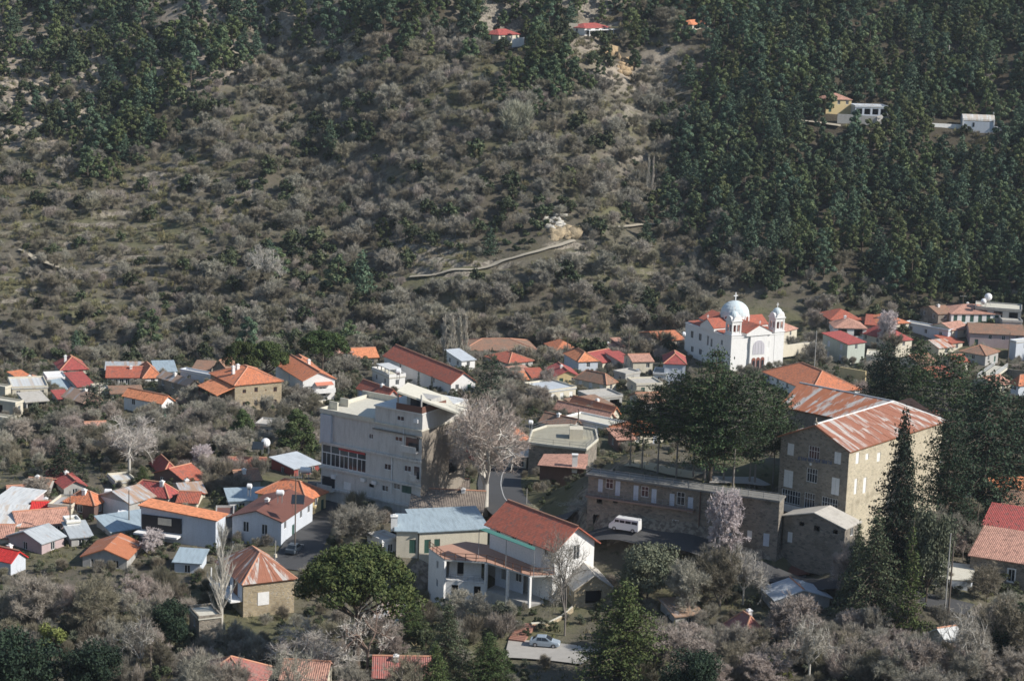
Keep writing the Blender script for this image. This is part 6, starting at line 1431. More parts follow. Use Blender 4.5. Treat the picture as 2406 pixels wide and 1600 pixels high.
M['green'] = mesh2('gp', conifer(25, 12, 9, 28, 14, .18, 56, (BARK, L_FRESH), .10, .75, -.12, .3, .30)); M['slimgreen'] = mesh2('sg', conifer(27, 14, 6, 30, 10, .18, 34, (BARK, leafm('yellowish_conifer', (.06, .085, .025), (.13, .15, .05), .1)), .04, 1.25, -.05, .4, .22)); M['darkoak'] = mesh2('do', leafy(47, 8, 9, 12000, .24, (BARK, L_FIR), 26, .2)); M['parkpine'] = mesh2('pk', conifer(31, 14, 9, 15, 9, .19, 64, (GREYB, L_PINE), .38, .42, -.12, .38, .36, .15)); M['parkpine2'] = mesh2('pk', conifer(32, 14, 8, 12, 8, .19, 60, (GREYB, L_PINE), .46, .38, -.08, .45, .38, .14)); M['bigpine'] = mesh2('bp', conifer(33, 15, 11, 22, 11, .19, 66, (BARK, L_PINE), .14, .52, -.06, .36, .40, .28)); M['darkpine'] = mesh2('dk', conifer(34, 15, 12, 24, 12, .20, 70, (BARK, L_FIR), .05, .5, .05, .36, .42, .28))
M['midpine'] = mesh2('mp', roundpine(35, 9, 8, 9000, .22, (BARK, leafm('sunny_pine_needles', (.05, .08, .03), (.10, .13, .05), .2)), .12, 36, .2)); M['oak'] = mesh2('ok', leafy(41, 8, 9, 12000, .22, (BARK, L_OLIVE), 30, .2)); M['lime'] = mesh2('lm', leafy(42, 4, 5, 3000, .2, (BARK, L_LIME), 14, .1))
M['plane'] = mesh2('pl', bare(51, 16, .30, .42, 5, .50, 2, .035, .9, .15, (PALEB, leafm('pale_brown_twigs', (.34, .29, .24), (.46, .40, .34), .1)), (3, 5), min_tube=1, width=15)); M['whitetree'] = mesh2('wt', bare(52, 11, .32, .22, 4, .6, 2, .035, .7, .1, (PALEB, TW_W), (3, 5), min_tube=1, width=10)); M['whitetree2'] = mesh2('wt', bare(56, 11, .25, .18, 4, .7, 2, .03, .6, .05, (PALEB, TW_G), (3, 5), min_tube=1, width=9))
M['sparse'] = mesh2('ss', bare(58, 11, .22, .13, 4, .6, 1, .03, .6, .1, (GREYB, TW_G), (4, 5), min_tube=2, width=9)); M['snag'] = mesh2('sn', bare(53, 11, .60, .20, 3, .9, 1, .05, .6, .1, (simple('brown_pine_bark', (.17, .12, .095), .95), TW_W), (3, 5), min_tube=1, width=7)); M['poplar'] = mesh2('pp', poplar(61, 14, 4.2, (PALEB, TW_W), 2600, .03)); M['poplar2'] = mesh2('pp', poplar(62, 14, 3.2, (PALEB, leafm('pale_poplar_twigs', (.44, .40, .33), (.58, .53, .44), .1)), 1700, .12))
M['blossom'] = mesh2('bl', bare(71, 7, .25, .14, 4, .7, 4, .065, .35, .1, (GREYB, BLOS), (4, 6), min_tube=2, width=7)); M['almond'] = mesh2('al', bare(72, 7, .22, .13, 4, .65, 5, .05, .5, .3, (GREYB, TW_P), (4, 6), min_tube=2, width=7.5))
M['bare'] = [mesh2('br', bare(80+k, 8, .2, .14, 4, .55, 4, .034, .55, .3, (GREYB, (TW_G, TW_B, TW_G, TW_P)[k]), (4, 6), min_tube=2, width=7)) for k in range(4)]
M['bush'] = [mesh1('bu', bushy(90+k, 4, 4.6, 2600, .7, .035, (GREYB, (TW_B, TW_G, TW_P, TW_B)[k]))) for k in range(4)]
M['shrub'] = [mesh1('sh', leafy(95+k, 3, 3.6, 1500, .2, (BARK, (L_OAK, L_OLIVE, L_OAK)[k]), 10, .08)) for k in range(3)]
TREES = [  # name, mesh, H0, W0, px, top, base, width px, label, D
 ('stone_pine','stonepine',12,12, 836,1292,1570,315,'broad umbrella-shaped stone pine in the centre foreground',None),
 ('stone_pine','stonepine2',12,13, 563,803,880,95,'small rounded stone pine, leftmost of the three behind the orange roofs',465),
 ('stone_pine','stonepine2',12,13, 626,804,884,110,'rounded stone pine between its two neighbours behind the tan stone house',468),
 ('stone_pine','stonepine2',12,13, 757,778,880,128,'largest stone pine of the three, behind the white gabled house',486),
 ('cedar_tree','cedar',12,10, 234,870,990,84,'dark layered cedar among the houses at far left',428),
 ('fir_tree','fir',12,7, 147,1018,1130,105,'dense dark conical fir in the shaded hollow, left',None),
 ('cedar_tree','cedar',12,10, 1154,815,908,98,'round dark cedar between the long red hall and the crimson roofs',452),
 ('plane_tree','plane',16,15, 1140,905,1196,270,'tall bare pale-trunked plane tree right of the apartment block',334),
 ('plane_tree','whitetree',11,10, 304,962,1110,150,'bare whitish plane tree above the lower left village',None),
 ('bare_tree','whitetree',11,10, 735,1452,1640,210,'white-branched bare tree rising from the bottom edge, left of the stone pine',262),
 ('bare_tree','whitetree2',11,9, 330,1440,1585,130,'silvery bare tree in front of the dark thicket, lower left',None),
 ('dead_pine','snag',11,7, 862,1405,1640,130,'dead pine trunk with broken pale limbs before the stone pine',258),
 ('poplar','poplar',14,4.2, 521,1240,1520,95,'whitish bare poplar in front of the rusty pyramid roof',280),
 ('poplar','poplar2',14,3.2, 1043,745,835,22,'bare poplar, leftmost of the row behind the long red hall',550),
 ('poplar','poplar2',14,3.2, 1063,748,838,20,'bare poplar, second of the row behind the long red hall',549),
 ('poplar','poplar2',14,3.2, 1078,742,836,20,'bare poplar, third of the row behind the long red hall',551),
 ('poplar','poplar2',14,3.2, 1092,745,838,22,'bare poplar, rightmost of the row behind the long red hall',550),
 ('poplar','poplar2',14,3.2, 1520,370,485,12,'tall pale poplar on the slope at the edge of the pine forest',None),
 ('poplar','poplar2',14,3.2, 1531,375,488,12,'tall pale poplar just right of its twin at the edge of the pine forest',None),
 ('pine_tree','midpine',9,8, 570,962,1045,84,'dark layered pine below the tan stone house',None),
 ('pine_tree','midpine',9,8, 697,962,1062,122,'broad sunlit pine left of the apartment block',None),
 ('conifer','fir',12,7, 512,1075,1118,60,'short dark conifer among red roofs, left centre',None),
 ('conifer','green',12,9, 334,1092,1152,52,'bright green young conifer by the grey gabled house',None),
 ('fir_tree','fir',12,7, 983,866,910,22,'small dark fir before the long red hall, left one of two',452),
 ('fir_tree','fir',12,7, 1014,878,915,20,'small dark fir before the long red hall, right one of two',450),
 ('cypress','fir',12,7, 1046,815,880,22,'slim dark cypress at the foot of the poplar row',500),
 ('pine_tree','bigpine',15,11, 1668,805,1142,175,'tallest pine of the park above the long stone building',None),
 ('pine_tree','parkpine',14,8, 1588,868,1128,122,'slender park pine just left of the tallest one',None),
 ('pine_tree','parkpine',14,8, 1545,900,1112,114,'park pine with high crown, third from the left of the park',None),
 ('pine_tree','parkpine2',14,7, 1508,920,1104,94,'thin park pine second from the left over the terrace',None),
 ('pine_tree','parkpine2',14,7, 1480,935,1098,82,'leftmost park pine over the terrace of the long building',None),
 ('pine_tree','parkpine2',14,7, 1628,880,1125,114,'park pine standing behind the tallest one',None),
 ('pine_tree','parkpine',14,8, 1722,878,1145,135,'park pine just right of the tallest one',None),
 ('pine_tree','parkpine2',14,7, 1772,870,1150,122,'park pine third from the right beside the school',None),
 ('pine_tree','parkpine',14,8, 1815,900,1150,106,'park pine touching the gabled school front',None),
 ('pine_tree','parkpine2',14,7, 1700,915,1130,122,'thin-trunked park pine behind the row, near the bright patch',None),
 ('evergreen_tree','oak',8,9, 2185,1185,1290,120,'low dull evergreen between the school and the right edge houses',287),
 ('conifer','deodar',14,10, 2015,1215,1300,90,'small green conifer at the near corner of the school',288),
 ('pine_tree','parkpine',14,8, 1655,955,1138,120,'bushy low park pine at the foot of the tallest one',None),
 ('pine_tree','parkpine',14,8, 1760,960,1148,120,'bushy low park pine third from the right',None),
 ('spruce','spruce',16,10, 2112,942,1205,180,'narrow ragged spruce in front of the school side wall',292),
 ('pine_tree','darkpine',15,12, 2074,796,985,170,'dark dense pine behind the ribbed hall roof, left of the clump',400),
 ('pine_tree','bigpine',15,11, 2150,785,1010,160,'lighter green pine in the middle of the right clump',396),
 ('pine_tree','parkpine',14,8, 2222,822,1060,170,'tall pine with a bare dark trunk in the right clump',368),
 ('pine_tree','darkpine',15,12, 2310,866,1165,290,'massive dark pine at the right, by the frame edge',338),
 ('pine_tree','darkpine',15,12, 2222,955,1195,190,'dark pine left of the massive one at the right',316),
 ('pine_tree','darkpine',15,12, 2405,910,1135,200,'dark pine cut by the right frame edge',352),
 ('deodar','deodar',14,10, 2045,1192,1465,180,'large drooping deodar in the right foreground',None),
 ('conifer','slimgreen',14,6, 2128,1198,1500,100,'thin-topped yellowish conifer just right of the drooping deodar',None),
 ('conifer','green',12,9, 1460,1352,1610,225,'bright green broad conifer in the centre right foreground',None),
 ('oak_tree','oak',8,9, 1520,1268,1420,165,'grey-green evergreen oak below the white minibus',None),
 ('conifer','deodar',14,10, 1050,1405,1610,130,'dull green conifer right of the umbrella pine',None),
 ('conifer','green',12,9, 1145,1478,1620,130,'small bright green conifer at the bottom edge, centre',None),
 ('conifer','green',12,9, 965,1395,1500,90,'small green conifer leaning out below the umbrella pine',None),
 ('blossom_tree','blossom',7,7, 1695,1135,1305,112,'pale blossoming almond in front of the long stone building',303),
 ('blossom_tree','blossom',7,7, 2082,722,760,62,'rounded white blossom tree on top of the right cluster',566),
 ('blossom_tree','blossom',7,7, 472,1040,1100,62,'white blossom tree above the red-orange cottage roof, left',None),
 ('blossom_tree','blossom',7,7, 362,1240,1300,66,'cream blossom tree left of the deep open porch',None),
 ('blossom_tree','almond',7,7.5, 95,1115,1180,72,'pinkish budding tree above the bright red roof, left',None),
 ('almond_tree','almond',7,7.5, 1595,1475,1600,150,'pinkish budding almond right of the bright green conifer',None),
 ('almond_tree','almond',7,7.5, 1850,1395,1530,150,'pinkish budding almond before the silvery shed roof',None),
 ('almond_tree','almond',7,7.5, 2130,1485,1610,140,'pinkish budding almond at the bottom edge, right',None),
 ('bare_tree','bare1',8,7, 1690,1265,1440,150,'large bare tree right of the evergreen oak',None),
 ('bare_tree','bare0',8,7, 1615,1300,1450,120,'bare tree touching the evergreen oak on its right',None),
 ('bare_tree','sparse',11,9, 1330,1228,1410,150,'thin leafless tree in front of the white gable wall',280),
 ('bare_tree','sparse',11,9, 1375,1180,1290,130,'leafless tree behind the ridge of the red tiled roof',318),
 ('bare_tree','bare2',8,7, 2190,1560,1690,150,'bare forked tree at the bottom edge, right',None),
 ('bare_tree','whitetree2',11,9, 2275,1400,1600,150,'grey bare tree below the right edge houses',None),
 ('bare_tree','bare1',8,7, 2350,1380,1560,150,'bare dark-branched tree at the lower right frame edge',None),
 ('evergreen_tree','darkoak',8,9, 55,1475,1650,210,'added dark evergreen standing in for the shaded lower left corner',None),  # near-black evergreens added to stand for shaded pockets of the thicket
 ('evergreen_tree','darkoak',8,9, 215,1500,1640,170,'added dark evergreen standing in for a shaded pocket at the bottom edge, lower left',None),
 ('evergreen_tree','darkoak',8,9, 400,1410,1525,110,'added dark evergreen standing in for shade left of the flat-topped stone annex',None),  # another one added for the shade in the thicket
 ('evergreen_tree','darkoak',8,9, 1620,1520,1660,150,'dark evergreen at the bottom edge, right of the pinkish almond',None),
 ('evergreen_tree','darkoak',8,9, 2380,1410,1560,130,'dark evergreen cut by the right frame edge',None),
 ('evergreen_shrub','lime',4,5, 128,1455,1530,90,'yellow-green shrub in the lower left thicket',None),
 ('evergreen_shrub','lime',4,5, 1830,1525,1600,110,'yellow-green shrub in the lower right thicket',None),
 ('evergreen_shrub','lime',4,5, 300,1370,1435,80,'yellow-green shrub under the grey and rust shack',None),
 ('evergreen_shrub','lime',4,5, 828,885,915,40,'bright green bush behind the apartment block',None),
 ('bare_tree','bare3',8,7, 95,1345,1500,140,'tall pink-grey leafless tree at the lower left',None),
 ('bare_tree','bare1',8,7, 235,1335,1490,150,'tall brownish leafless tree below the salmon roofs, left',None),
 ('bare_tree','whitetree2',11,9, 1900,1420,1600,140,'thin silvery tree right of the silvery shed',None),
 ('bare_tree','whitetree',11,10, 1745,1270,1420,110,'pale-limbed bare tree left of the silvery shed',None),
 ('bare_tree','bare3',8,7, 1965,1260,1400,120,'leafless pink-grey tree left of the drooping deodar',None),
 ('bare_tree','bare0',8,7, 2200,1180,1310,110,'grey leafless tree between the poles and the deodar',None),
 ('bare_tree','bare2',8,7, 840,1180,1290,140,'grey leafless tree at the foot of the apartment block',None),
 ('bare_tree','bare1',8,7, 1245,1190,1290,90,'leafless tree behind the red tiled ridge',330),
 ('bare_tree','bare0',8,7, 470,1530,1690,150,'grey leafless tree before the large red roof at the bottom edge, left',248),
 ('bare_tree','bare3',8,7, 560,1540,1690,140,'pink-grey leafless tree before the large red roof at the bottom edge, right',247),
 ('bare_tree','sparse',11,9, 690,1510,1690,150,'thin leafless tree before the pinkish roof at the bottom edge',247),
 ('bare_tree','bare1',8,7, 945,1520,1690,150,'brownish leafless tree before the red roof right of the stone pine',247),
 ('conifer','green',12,9, 1020,1500,1680,110,'dull green young conifer at the bottom edge beside the red roof',247),
 ('pale_tree','bushpale',4,4.6, 1215,235,325,100,'large pale haze-like leafless tree high on the bare slope',None),
 ('bare_tree','whitetree',11,10, 622,570,670,85,'white-limbed bare tree in the dark gully of the slope',None),
]
M['bare0'], M['bare1'], M['bare2'], M['bare3'] = M['bare']; M['bushpale'] = mesh1('bushpale', bushy(99, 4, 4.6, 3800, .5, .05, (GREYB, leafm('pale_green_twigs', (.30, .30, .22), (.38, .37, .29), .05))))
USED = []
for nm, mk, H0, W0, px, yt, yb, wp, lab, D in TREES:
    o = tree(nm, M[mk], H0, W0, px, yt, yb, wp, lab, D); USED.append((o.location[0], o.location[1]))

# --- where nothing may grow
def blocked(x, y, pad=1.2):
    bad = np.zeros(np.shape(x), bool)
    for q in ALLB:
        c, s = math.cos(q['th_']), math.sin(q['th_']); dx, dy = x-q['P'][0], y-q['P'][1]; lx, ly = c*dx+s*dy, -s*dx+c*dy
        w_ = q['w'] if q is not SCHOOL else 28; d_ = q['d'] if q is not SCHOOL else q['d']+12
        bad |= (lx > -pad) & (lx < w_+pad) & (ly > -pad) & (ly < d_+pad)
    for rows in list(rroad.values()):
        P = rows[3]; 
        for p in P[::2]: bad |= np.hypot(x-p[0], y-p[1]) < 4.3
    for p in STREET: bad |= np.hypot(x-p[0], y-p[1]) < 4.5
    return bad

# --- the hillside: thousands of plants; the ones that show largest are single things, the rest of each kind is one mass
LP2 = leafm('forest_needles_olive', (.080, .108, .046), (.150, .175, .070), .30); LP3 = leafm('forest_needles_blue', (.050, .088, .058), (.098, .142, .082), .30)
PF = [mesh1('pf', roundpine(200+k, H_, W_, 2900, .42, (BARK, (L_PINEF, LP2, LP3, L_PINEF, LP2)[k]), .12, 15, .18, pw=pw_)) for k, (H_, W_, pw_) in enumerate(((10, 8.4, .45), (9, 8.0, .38), (12, 8.2, .6), (7.5, 7.6, .4), (11, 6.8, .55)))]+[mesh1('pf', conifer(210, 11, 7.0, 14, 11, .42, 20, (BARK, LP3), .05, .8, .05, .4, .45))]
BF = [mesh1('bf', bushy(220+k, 4.4, 4.6, 420, .95, .075, (GREYB, (TW_G, TW_B, TW_G, TW_P)[k]), 1.1, 12)) for k in range(4)]+[mesh1('bf', bare(226+k, 7.0, .2, .10, 3, .55, 4, .07, .9, .3, (GREYB, (TW_G, TW_B)[k]), (4, 6), min_tube=2, width=6)) for k in range(2)]
SF = [mesh1('sf', leafy(230+k, (3.4, 2.8, 5.5)[k], (4.6, 4.4, 6.0)[k], (480, 420, 800)[k], .55, (BARK, L_OAK), (9, 8, 14)[k], .05)) for k in range(3)]
GF = [mesh1('gf', bushy(240+k, 1.5, 2.8, 150, .5, .10, (GREYB, (TW_B, leafm('dry_yellow_scrub', (.17, .16, .075), (.26, .24, .12), .3))[k]), .8, 5)) for k in range(2)]
def stuff_cloud(name, label, meshes_objs, X_, Y_, Z_, S_, rot, var):
    """one object: plants of a far mass set out by a node group"""
    me = bpy.data.meshes.new(name); me.vertices.add(len(X_)); me.vertices.foreach_set('co', np.stack([X_, Y_, Z_], 1).astype('f').ravel())
    for an, dat, ty in (('scl', S_, 'FLOAT'), ('rot', rot, 'FLOAT'), ('var', var, 'INT')):
        a = me.attributes.new(an, ty, 'POINT'); a.data.foreach_set('value', dat.astype('f' if ty == 'FLOAT' else 'i'))
    o = bpy.data.objects.new(name, me); COL.objects.link(o); tag(o, kind='stuff', label=label)
    ng = bpy.data.node_groups.new(name, 'GeometryNodeTree'); ng.interface.new_socket('Geometry', in_out='INPUT', socket_type='NodeSocketGeometry'); ng.interface.new_socket('Geometry', in_out='OUTPUT', socket_type='NodeSocketGeometry')
    N, Lk = ng.nodes, ng.links; gi = N.new('NodeGroupInput'); go_ = N.new('NodeGroupOutput'); jn = N.new('GeometryNodeJoinGeometry')
    def attr(nm, ty='FLOAT'): a = N.new('GeometryNodeInputNamedAttribute'); a.data_type = ty; a.inputs['Name'].default_value = nm; return a.outputs['Attribute']
    m2p = N.new('GeometryNodeMeshToPoints'); Lk.new(gi.outputs[0], m2p.inputs[0])
    for k, src in enumerate(meshes_objs):
        oi = N.new('GeometryNodeObjectInfo'); oi.inputs['Object'].default_value = src; oi.transform_space = 'ORIGINAL'; oi.inputs['As Instance'].default_value = True
        cmp_ = N.new('FunctionNodeCompare'); cmp_.data_type = 'INT'; cmp_.operation = 'EQUAL'
        iv = attr('var', 'INT'); Lk.new(iv, cmp_.inputs[2]); cmp_.inputs[3].default_value = k
        ip = N.new('GeometryNodeInstanceOnPoints'); Lk.new(m2p.outputs[0], ip.inputs['Points']); Lk.new(cmp_.outputs[0], ip.inputs['Selection']); Lk.new(oi.outputs['Geometry'], ip.inputs['Instance'])
        cx_ = N.new('ShaderNodeCombineXYZ'); Lk.new(attr('rot'), cx_.inputs[2]); Lk.new(cx_.outputs[0], ip.inputs['Rotation']); Lk.new(attr('scl'), ip.inputs['Scale']); Lk.new(ip.outputs[0], jn.inputs[0])
    Lk.new(jn.outputs[0], go_.inputs[0]); md = o.modifiers.new('plants', 'NODES'); md.node_group = ng; return o
xr = RNG.uniform(-330, 330, 60000); yr = RNG.uniform(545, 880, 60000)
zr_ = meshz(xr, yr); px_, py_ = proj(np.stack([xr, yr, zr_], 1))
ok = (px_ > -260) & (px_ < 2660) & (py_ < 860) & (py_ > -330) & ~blocked(xr, yr, 2.0)
# keep paths, hillside houses and their forecourts clear
for P_ in [p for o in bpy.data.objects if o.name.startswith('footpath') for p in [np.array([v.co[:] for v in list(o.data.vertices)[::6]])]]:
    for p in P_: ok &= ~((np.abs(px_-proj(p)[0]) < 9) & (py_ > proj(p)[1]-3) & (py_ < proj(p)[1]+30))
for bx in ((1165, 1235, 80, 118), (1328, 1450, 60, 90), (1620, 1668, 50, 90), (1935, 2095, 245, 288), (2185, 2370, 285, 312), (1450, 1486, 130, 190), (1290, 1352, 530, 580), (1690, 1880, 700, 880)):
    ok &= ~((px_ > bx[0]) & (px_ < bx[1]) & (py_ > bx[2]) & (py_ < bx[3]))
xr, yr, zr_, px_, py_ = (a[ok] for a in (xr, yr, zr_, px_, py_)); kk = vegat(px_, py_)
for bx in ((1125, 1245, 100, 185), (1300, 1450, 80, 170), (1930, 2100, 255, 335), (2185, 2375, 292, 372), (1440, 1490, 130, 245), (1280, 1356, 520, 625)): kk[(px_ > bx[0]) & (px_ < bx[1]) & (py_ > bx[2]) & (py_ < bx[3])] = ord('z')
DENS = {ord('P'): (1.0, .01, .10, .05), ord('p'): (.45, .08, .55, .3), ord('r'): (.07, .03, .40, .30), ord('B'): (.012, 1.0, .17, .5), ord('b'): (.012, .62, .17, .9), ord('t'): (.004, .14, .07, .9), ord('D'): (.10, .40, .75, .3), ord('.'): (0, .05, 0, .1), ord('z'): (0, .0, .22, .9)}
RAD = (2.7, 1.36, 1.55, .8); kinds = [[], [], [], []]; cell = {}
for i in range(len(xr)):
    dn = DENS.get(int(kk[i]), (0, 0, 0, 0)); u = RNG.random(4); 
    ks = [k for k in range(4) if u[k] < dn[k]]
    if not ks: continue
    k = ks[0] if len(ks) == 1 else ks[RNG.integers(len(ks))]; r = RAD[k]; cx_, cy_ = int(xr[i]//4), int(yr[i]//4); good = True
    for a in (-1, 0, 1):
        for b in (-1, 0, 1):
            for (x2, y2, r2) in cell.get((cx_+a, cy_+b), ()):
                if (xr[i]-x2)**2+(yr[i]-y2)**2 < ((r+r2)*.74)**2: good = False; break
            if not good: break
        if not good: break
    if good: cell.setdefault((cx_, cy_), []).append((xr[i], yr[i], r)); kinds[k].append(i)
def zone(px, py):
    L = (([0, 420, 0, 180], 'above the pale rocks, top left'), ([0, 420, 180, 340], 'among the pale rocks at the left'), ([420, 800, 0, 160], 'on the shoulder right of the rocks'), ([0, 420, 340, 470], 'below the rocks beside the left terraces'), ([0, 300, 470, 640], 'by the short left path'),
         ([0, 400, 640, 900], 'on the low slope above the far left houses'), ([300, 620, 470, 700], 'on the open terraces left of the dark gully'), ([400, 800, 160, 340], 'on the bare shoulder below the left pines'), ([420, 800, 340, 560], 'in the dark gully of the left slope'), ([400, 820, 640, 900], 'above the tan stone house'),
         ([800, 1140, 0, 130], 'along the top edge left of the hill villas'), ([1140, 1350, 0, 160], 'around the pinkish roof high on the slope'), ([1350, 1620, 0, 130], 'around the red-roofed villa'), ([1140, 1500, 130, 230], 'directly below the two hill villas'), ([800, 1180, 130, 330], 'on the upper bare slope'), ([1180, 1580, 230, 420], 'round the pale haze-like tree'),
         ([800, 1180, 330, 560], 'in the middle of the bare slope'), ([1180, 1500, 420, 570], 'above the ochre cliff'), ([1500, 1640, 360, 620], 'beside the twin poplars'), ([800, 1360, 560, 680], 'along the footpath'), ([820, 1200, 680, 900], 'behind the poplar row'), ([1200, 1560, 600, 900], 'above the central roofs'),
         ([1560, 1900, 600, 900], 'behind the church'), ([1900, 2406, 600, 900], 'above the right cluster of houses'), ([1580, 1900, 0, 220], 'in the upper forest left of the hillside house'), ([1900, 2406, 0, 220], 'in the upper forest above the chapel'), ([1580, 1900, 220, 420], 'left of the salmon-roofed hillside house'), ([1900, 2140, 220, 400], 'below the pillared hillside building'),
         ([2140, 2406, 220, 400], 'near the chapel wall'), ([1580, 2000, 420, 600], 'in the lower forest over the church'), ([2000, 2406, 400, 600], 'in the lower forest at the right edge'))
    for (a, b_, c_, d_), w_ in L:
        if a <= px < b_ and c_ <= py < d_: return w_
    return 'on the middle slope'
SPEC = [('pine_tree', PF, 'dark green pine in the forest covering the far slope', 'pines of the far slope', 'tree', (.60, 1.22), 'pine_forest', 'dark green pine forest covering the upper and right slopes'),
        ('bare_tree', BF, 'grey leafless tree on the far slope', 'leafless trees of the far slope', 'tree', (.5, 1.1), 'bare_woodland', 'grey leafless woodland on the middle of the slope'),
        ('evergreen_shrub', SF, 'round dark evergreen shrub on the far slope', 'evergreen shrubs of the far slope', 'shrub', (.45, 1.15), 'evergreen_scrub', 'dark evergreen scrub dotted over the rocky slope'),
        ('scrub', GF, None, None, None, (.6, 1.4), 'low_scrub', 'low dry scrub on the old terraces')]
for k, (nm, meshes, lab, grp, cat, (s0, s1), snm, slab_) in enumerate(SPEC):
    idx = np.array(kinds[k]); x, y, z = xr[idx], yr[idx], zr_[idx]; px, py = px_[idx], py_[idx]; n = len(idx); sc = RNG.uniform(s0, s1, n)*RNG.uniform(.85, 1.1, n); rot = RNG.uniform(0, 6.28, n); var = RNG.integers(0, len(meshes), n)
    if k == 2: var = np.where(RNG.random(n) < .3, 2, var)
    inv = (px > 0) & (px < 2406) & (py > 0) & (py < 900); show = np.where(inv, sc/y*700+RNG.normal(0, .02, n), -1); order = np.argsort(-show); one = set(order[:(240, 90, 130, 0)[k]].tolist()) if lab else set()
    firsts = {}
    for i in sorted(one, key=lambda t: -show[t]):
        size = 'large' if sc[i] > s0+.72*(s1-s0) else ('small' if sc[i] < s0+.35*(s1-s0) else 'middling'); zn = zone(px[i], py[i])
        tone = (('rounded', 'yellowish', 'tall bluish', 'squat', 'slim yellowish', 'pointed'), ('grey', 'brownish', 'silvery', 'pinkish grey', 'long-limbed grey', 'long-limbed brown'), ('round', 'low', 'broad'))[k][var[i]]
        word = ('green pine', 'leafless tree', 'evergreen shrub')[k]
        o = place(nm, meshes[var[i]], (x[i], y[i], z[i]-.15), sc[i], rot[i], '%s %s %s %s' % (size, tone, word, zn), cat, '%ss %s' % (word, zn))
        firsts.setdefault(int(var[i]), o)
    if not lab:
        for v in range(len(meshes)):
            i = int(np.nonzero((var == v) & inv)[0][0]); firsts[v] = place('scrub_bush', meshes[v], (x[i], y[i], z[i]), sc[i], rot[i], ['low brown scrub bush on the terraces', 'low yellowish scrub bush on the terraces'][v], 'shrub'); one.add(i)
    for v in range(len(meshes)):
        if v not in firsts:
            i = int(np.nonzero(var == v)[0][0]); firsts[v] = place(nm, meshes[v], (x[i], y[i], z[i]), sc[i], rot[i], lab, cat, grp); one.add(i)
    rest = np.array([i for i in range(n) if i not in one])
    stuff_cloud(snm, slab_, [firsts[v] for v in range(len(meshes))], x[rest], y[rest], z[rest]-.15, sc[rest], rot[rest], var[rest])
    print(nm, n)

# --- rocks: pale outcrops on the left slope, ochre cuts beside the path
def rocks(name, label, boxes, n, size, mat_, seed):
    rng = np.random.default_rng(seed); V_ = []; F_ = []; b = 0; t = (1+5**.5)/2
    ico = unit(np.array([(-1, t, 0), (1, t, 0), (-1, -t, 0), (1, -t, 0), (0, -1, t), (0, 1, t), (0, -1, -t), (0, 1, -t), (t, 0, -1), (t, 0, 1), (-t, 0, -1), (-t, 0, 1)], float))
    fi = np.array([(0,11,5),(0,5,1),(0,1,7),(0,7,10),(0,10,11),(1,5,9),(5,11,4),(11,10,2),(10,7,6),(7,1,8),(3,9,4),(3,4,2),(3,2,6),(3,6,8),(3,8,9),(4,9,5),(2,4,11),(6,2,10),(8,6,7),(9,8,1)])
    for i in range(n):
        x0, x1, y0, y1 = boxes[rng.integers(len(boxes))]; g_ = ground(rng.uniform(x0, x1), rng.uniform(y0, y1), 545)
        if g_ is None: continue
        s = size*rng.uniform(.35, 1.5)**1.5; v = ico*rng.uniform(.45, 1.35, (12, 1))*np.array([s*rng.uniform(.7, 1.7), s*.8, s*rng.uniform(.5, 1.2)])+g_-[0, 0, s*.25]; V_.append(v); F_.append(fi+b); b += 12
    me = npmesh(name, np.concatenate(V_), np.concatenate(F_), mat_); o = bpy.data.objects.new(name, me); COL.objects.link(o); return tag(o, label=label, kind='stuff')
def rockm(nm, c):
    m = bpy.data.materials.new(nm); n, l, b = nodes(m); co = coords(n); col = mixc(n, l, c, tuple(x*.5 for x in c), ramp(n, l, noise(n, l, co, .7, 8, .75), .35, .7)); l.new(col, b.inputs['Base Color']); b.inputs['Roughness'].default_value = 1; bump(n, l, b, noise(n, l, co, 2, 8, .7), .4, .8); return m
rocks('rock_outcrop', 'pale grey rock outcrops between shrubs on the left slope', [(0, 110, 190, 340), (180, 275, 130, 215), (100, 260, 210, 280), (230, 320, 50, 90), (600, 700, 40, 80), (330, 420, 90, 150), (0, 120, 250, 330)], 900, 1.35, rockm('pale_rock', (.36, .31, .245)), 3)
rocks('cliff_rock', 'ochre earth cliff beside the footpath', [(1292, 1318, 540, 562), (1325, 1350, 535, 560)], 120, 1.3, rockm('ochre_rock', (.40, .32, .21)), 4)
rocks('cliff_rock', 'ochre earth cliff among pines below the red-roofed villa', [(1452, 1482, 136, 172), (1416, 1440, 112, 128), (1700, 1740, 36, 52)], 130, 1.25, rockm('ochre_rock_high', (.44, .32, .19)), 5)
rocks('scree', 'small pale stones scattered above the footpath', [(1275, 1330, 505, 540)], 60, .7, rockm('white_stone', (.55, .52, .46)), 6)

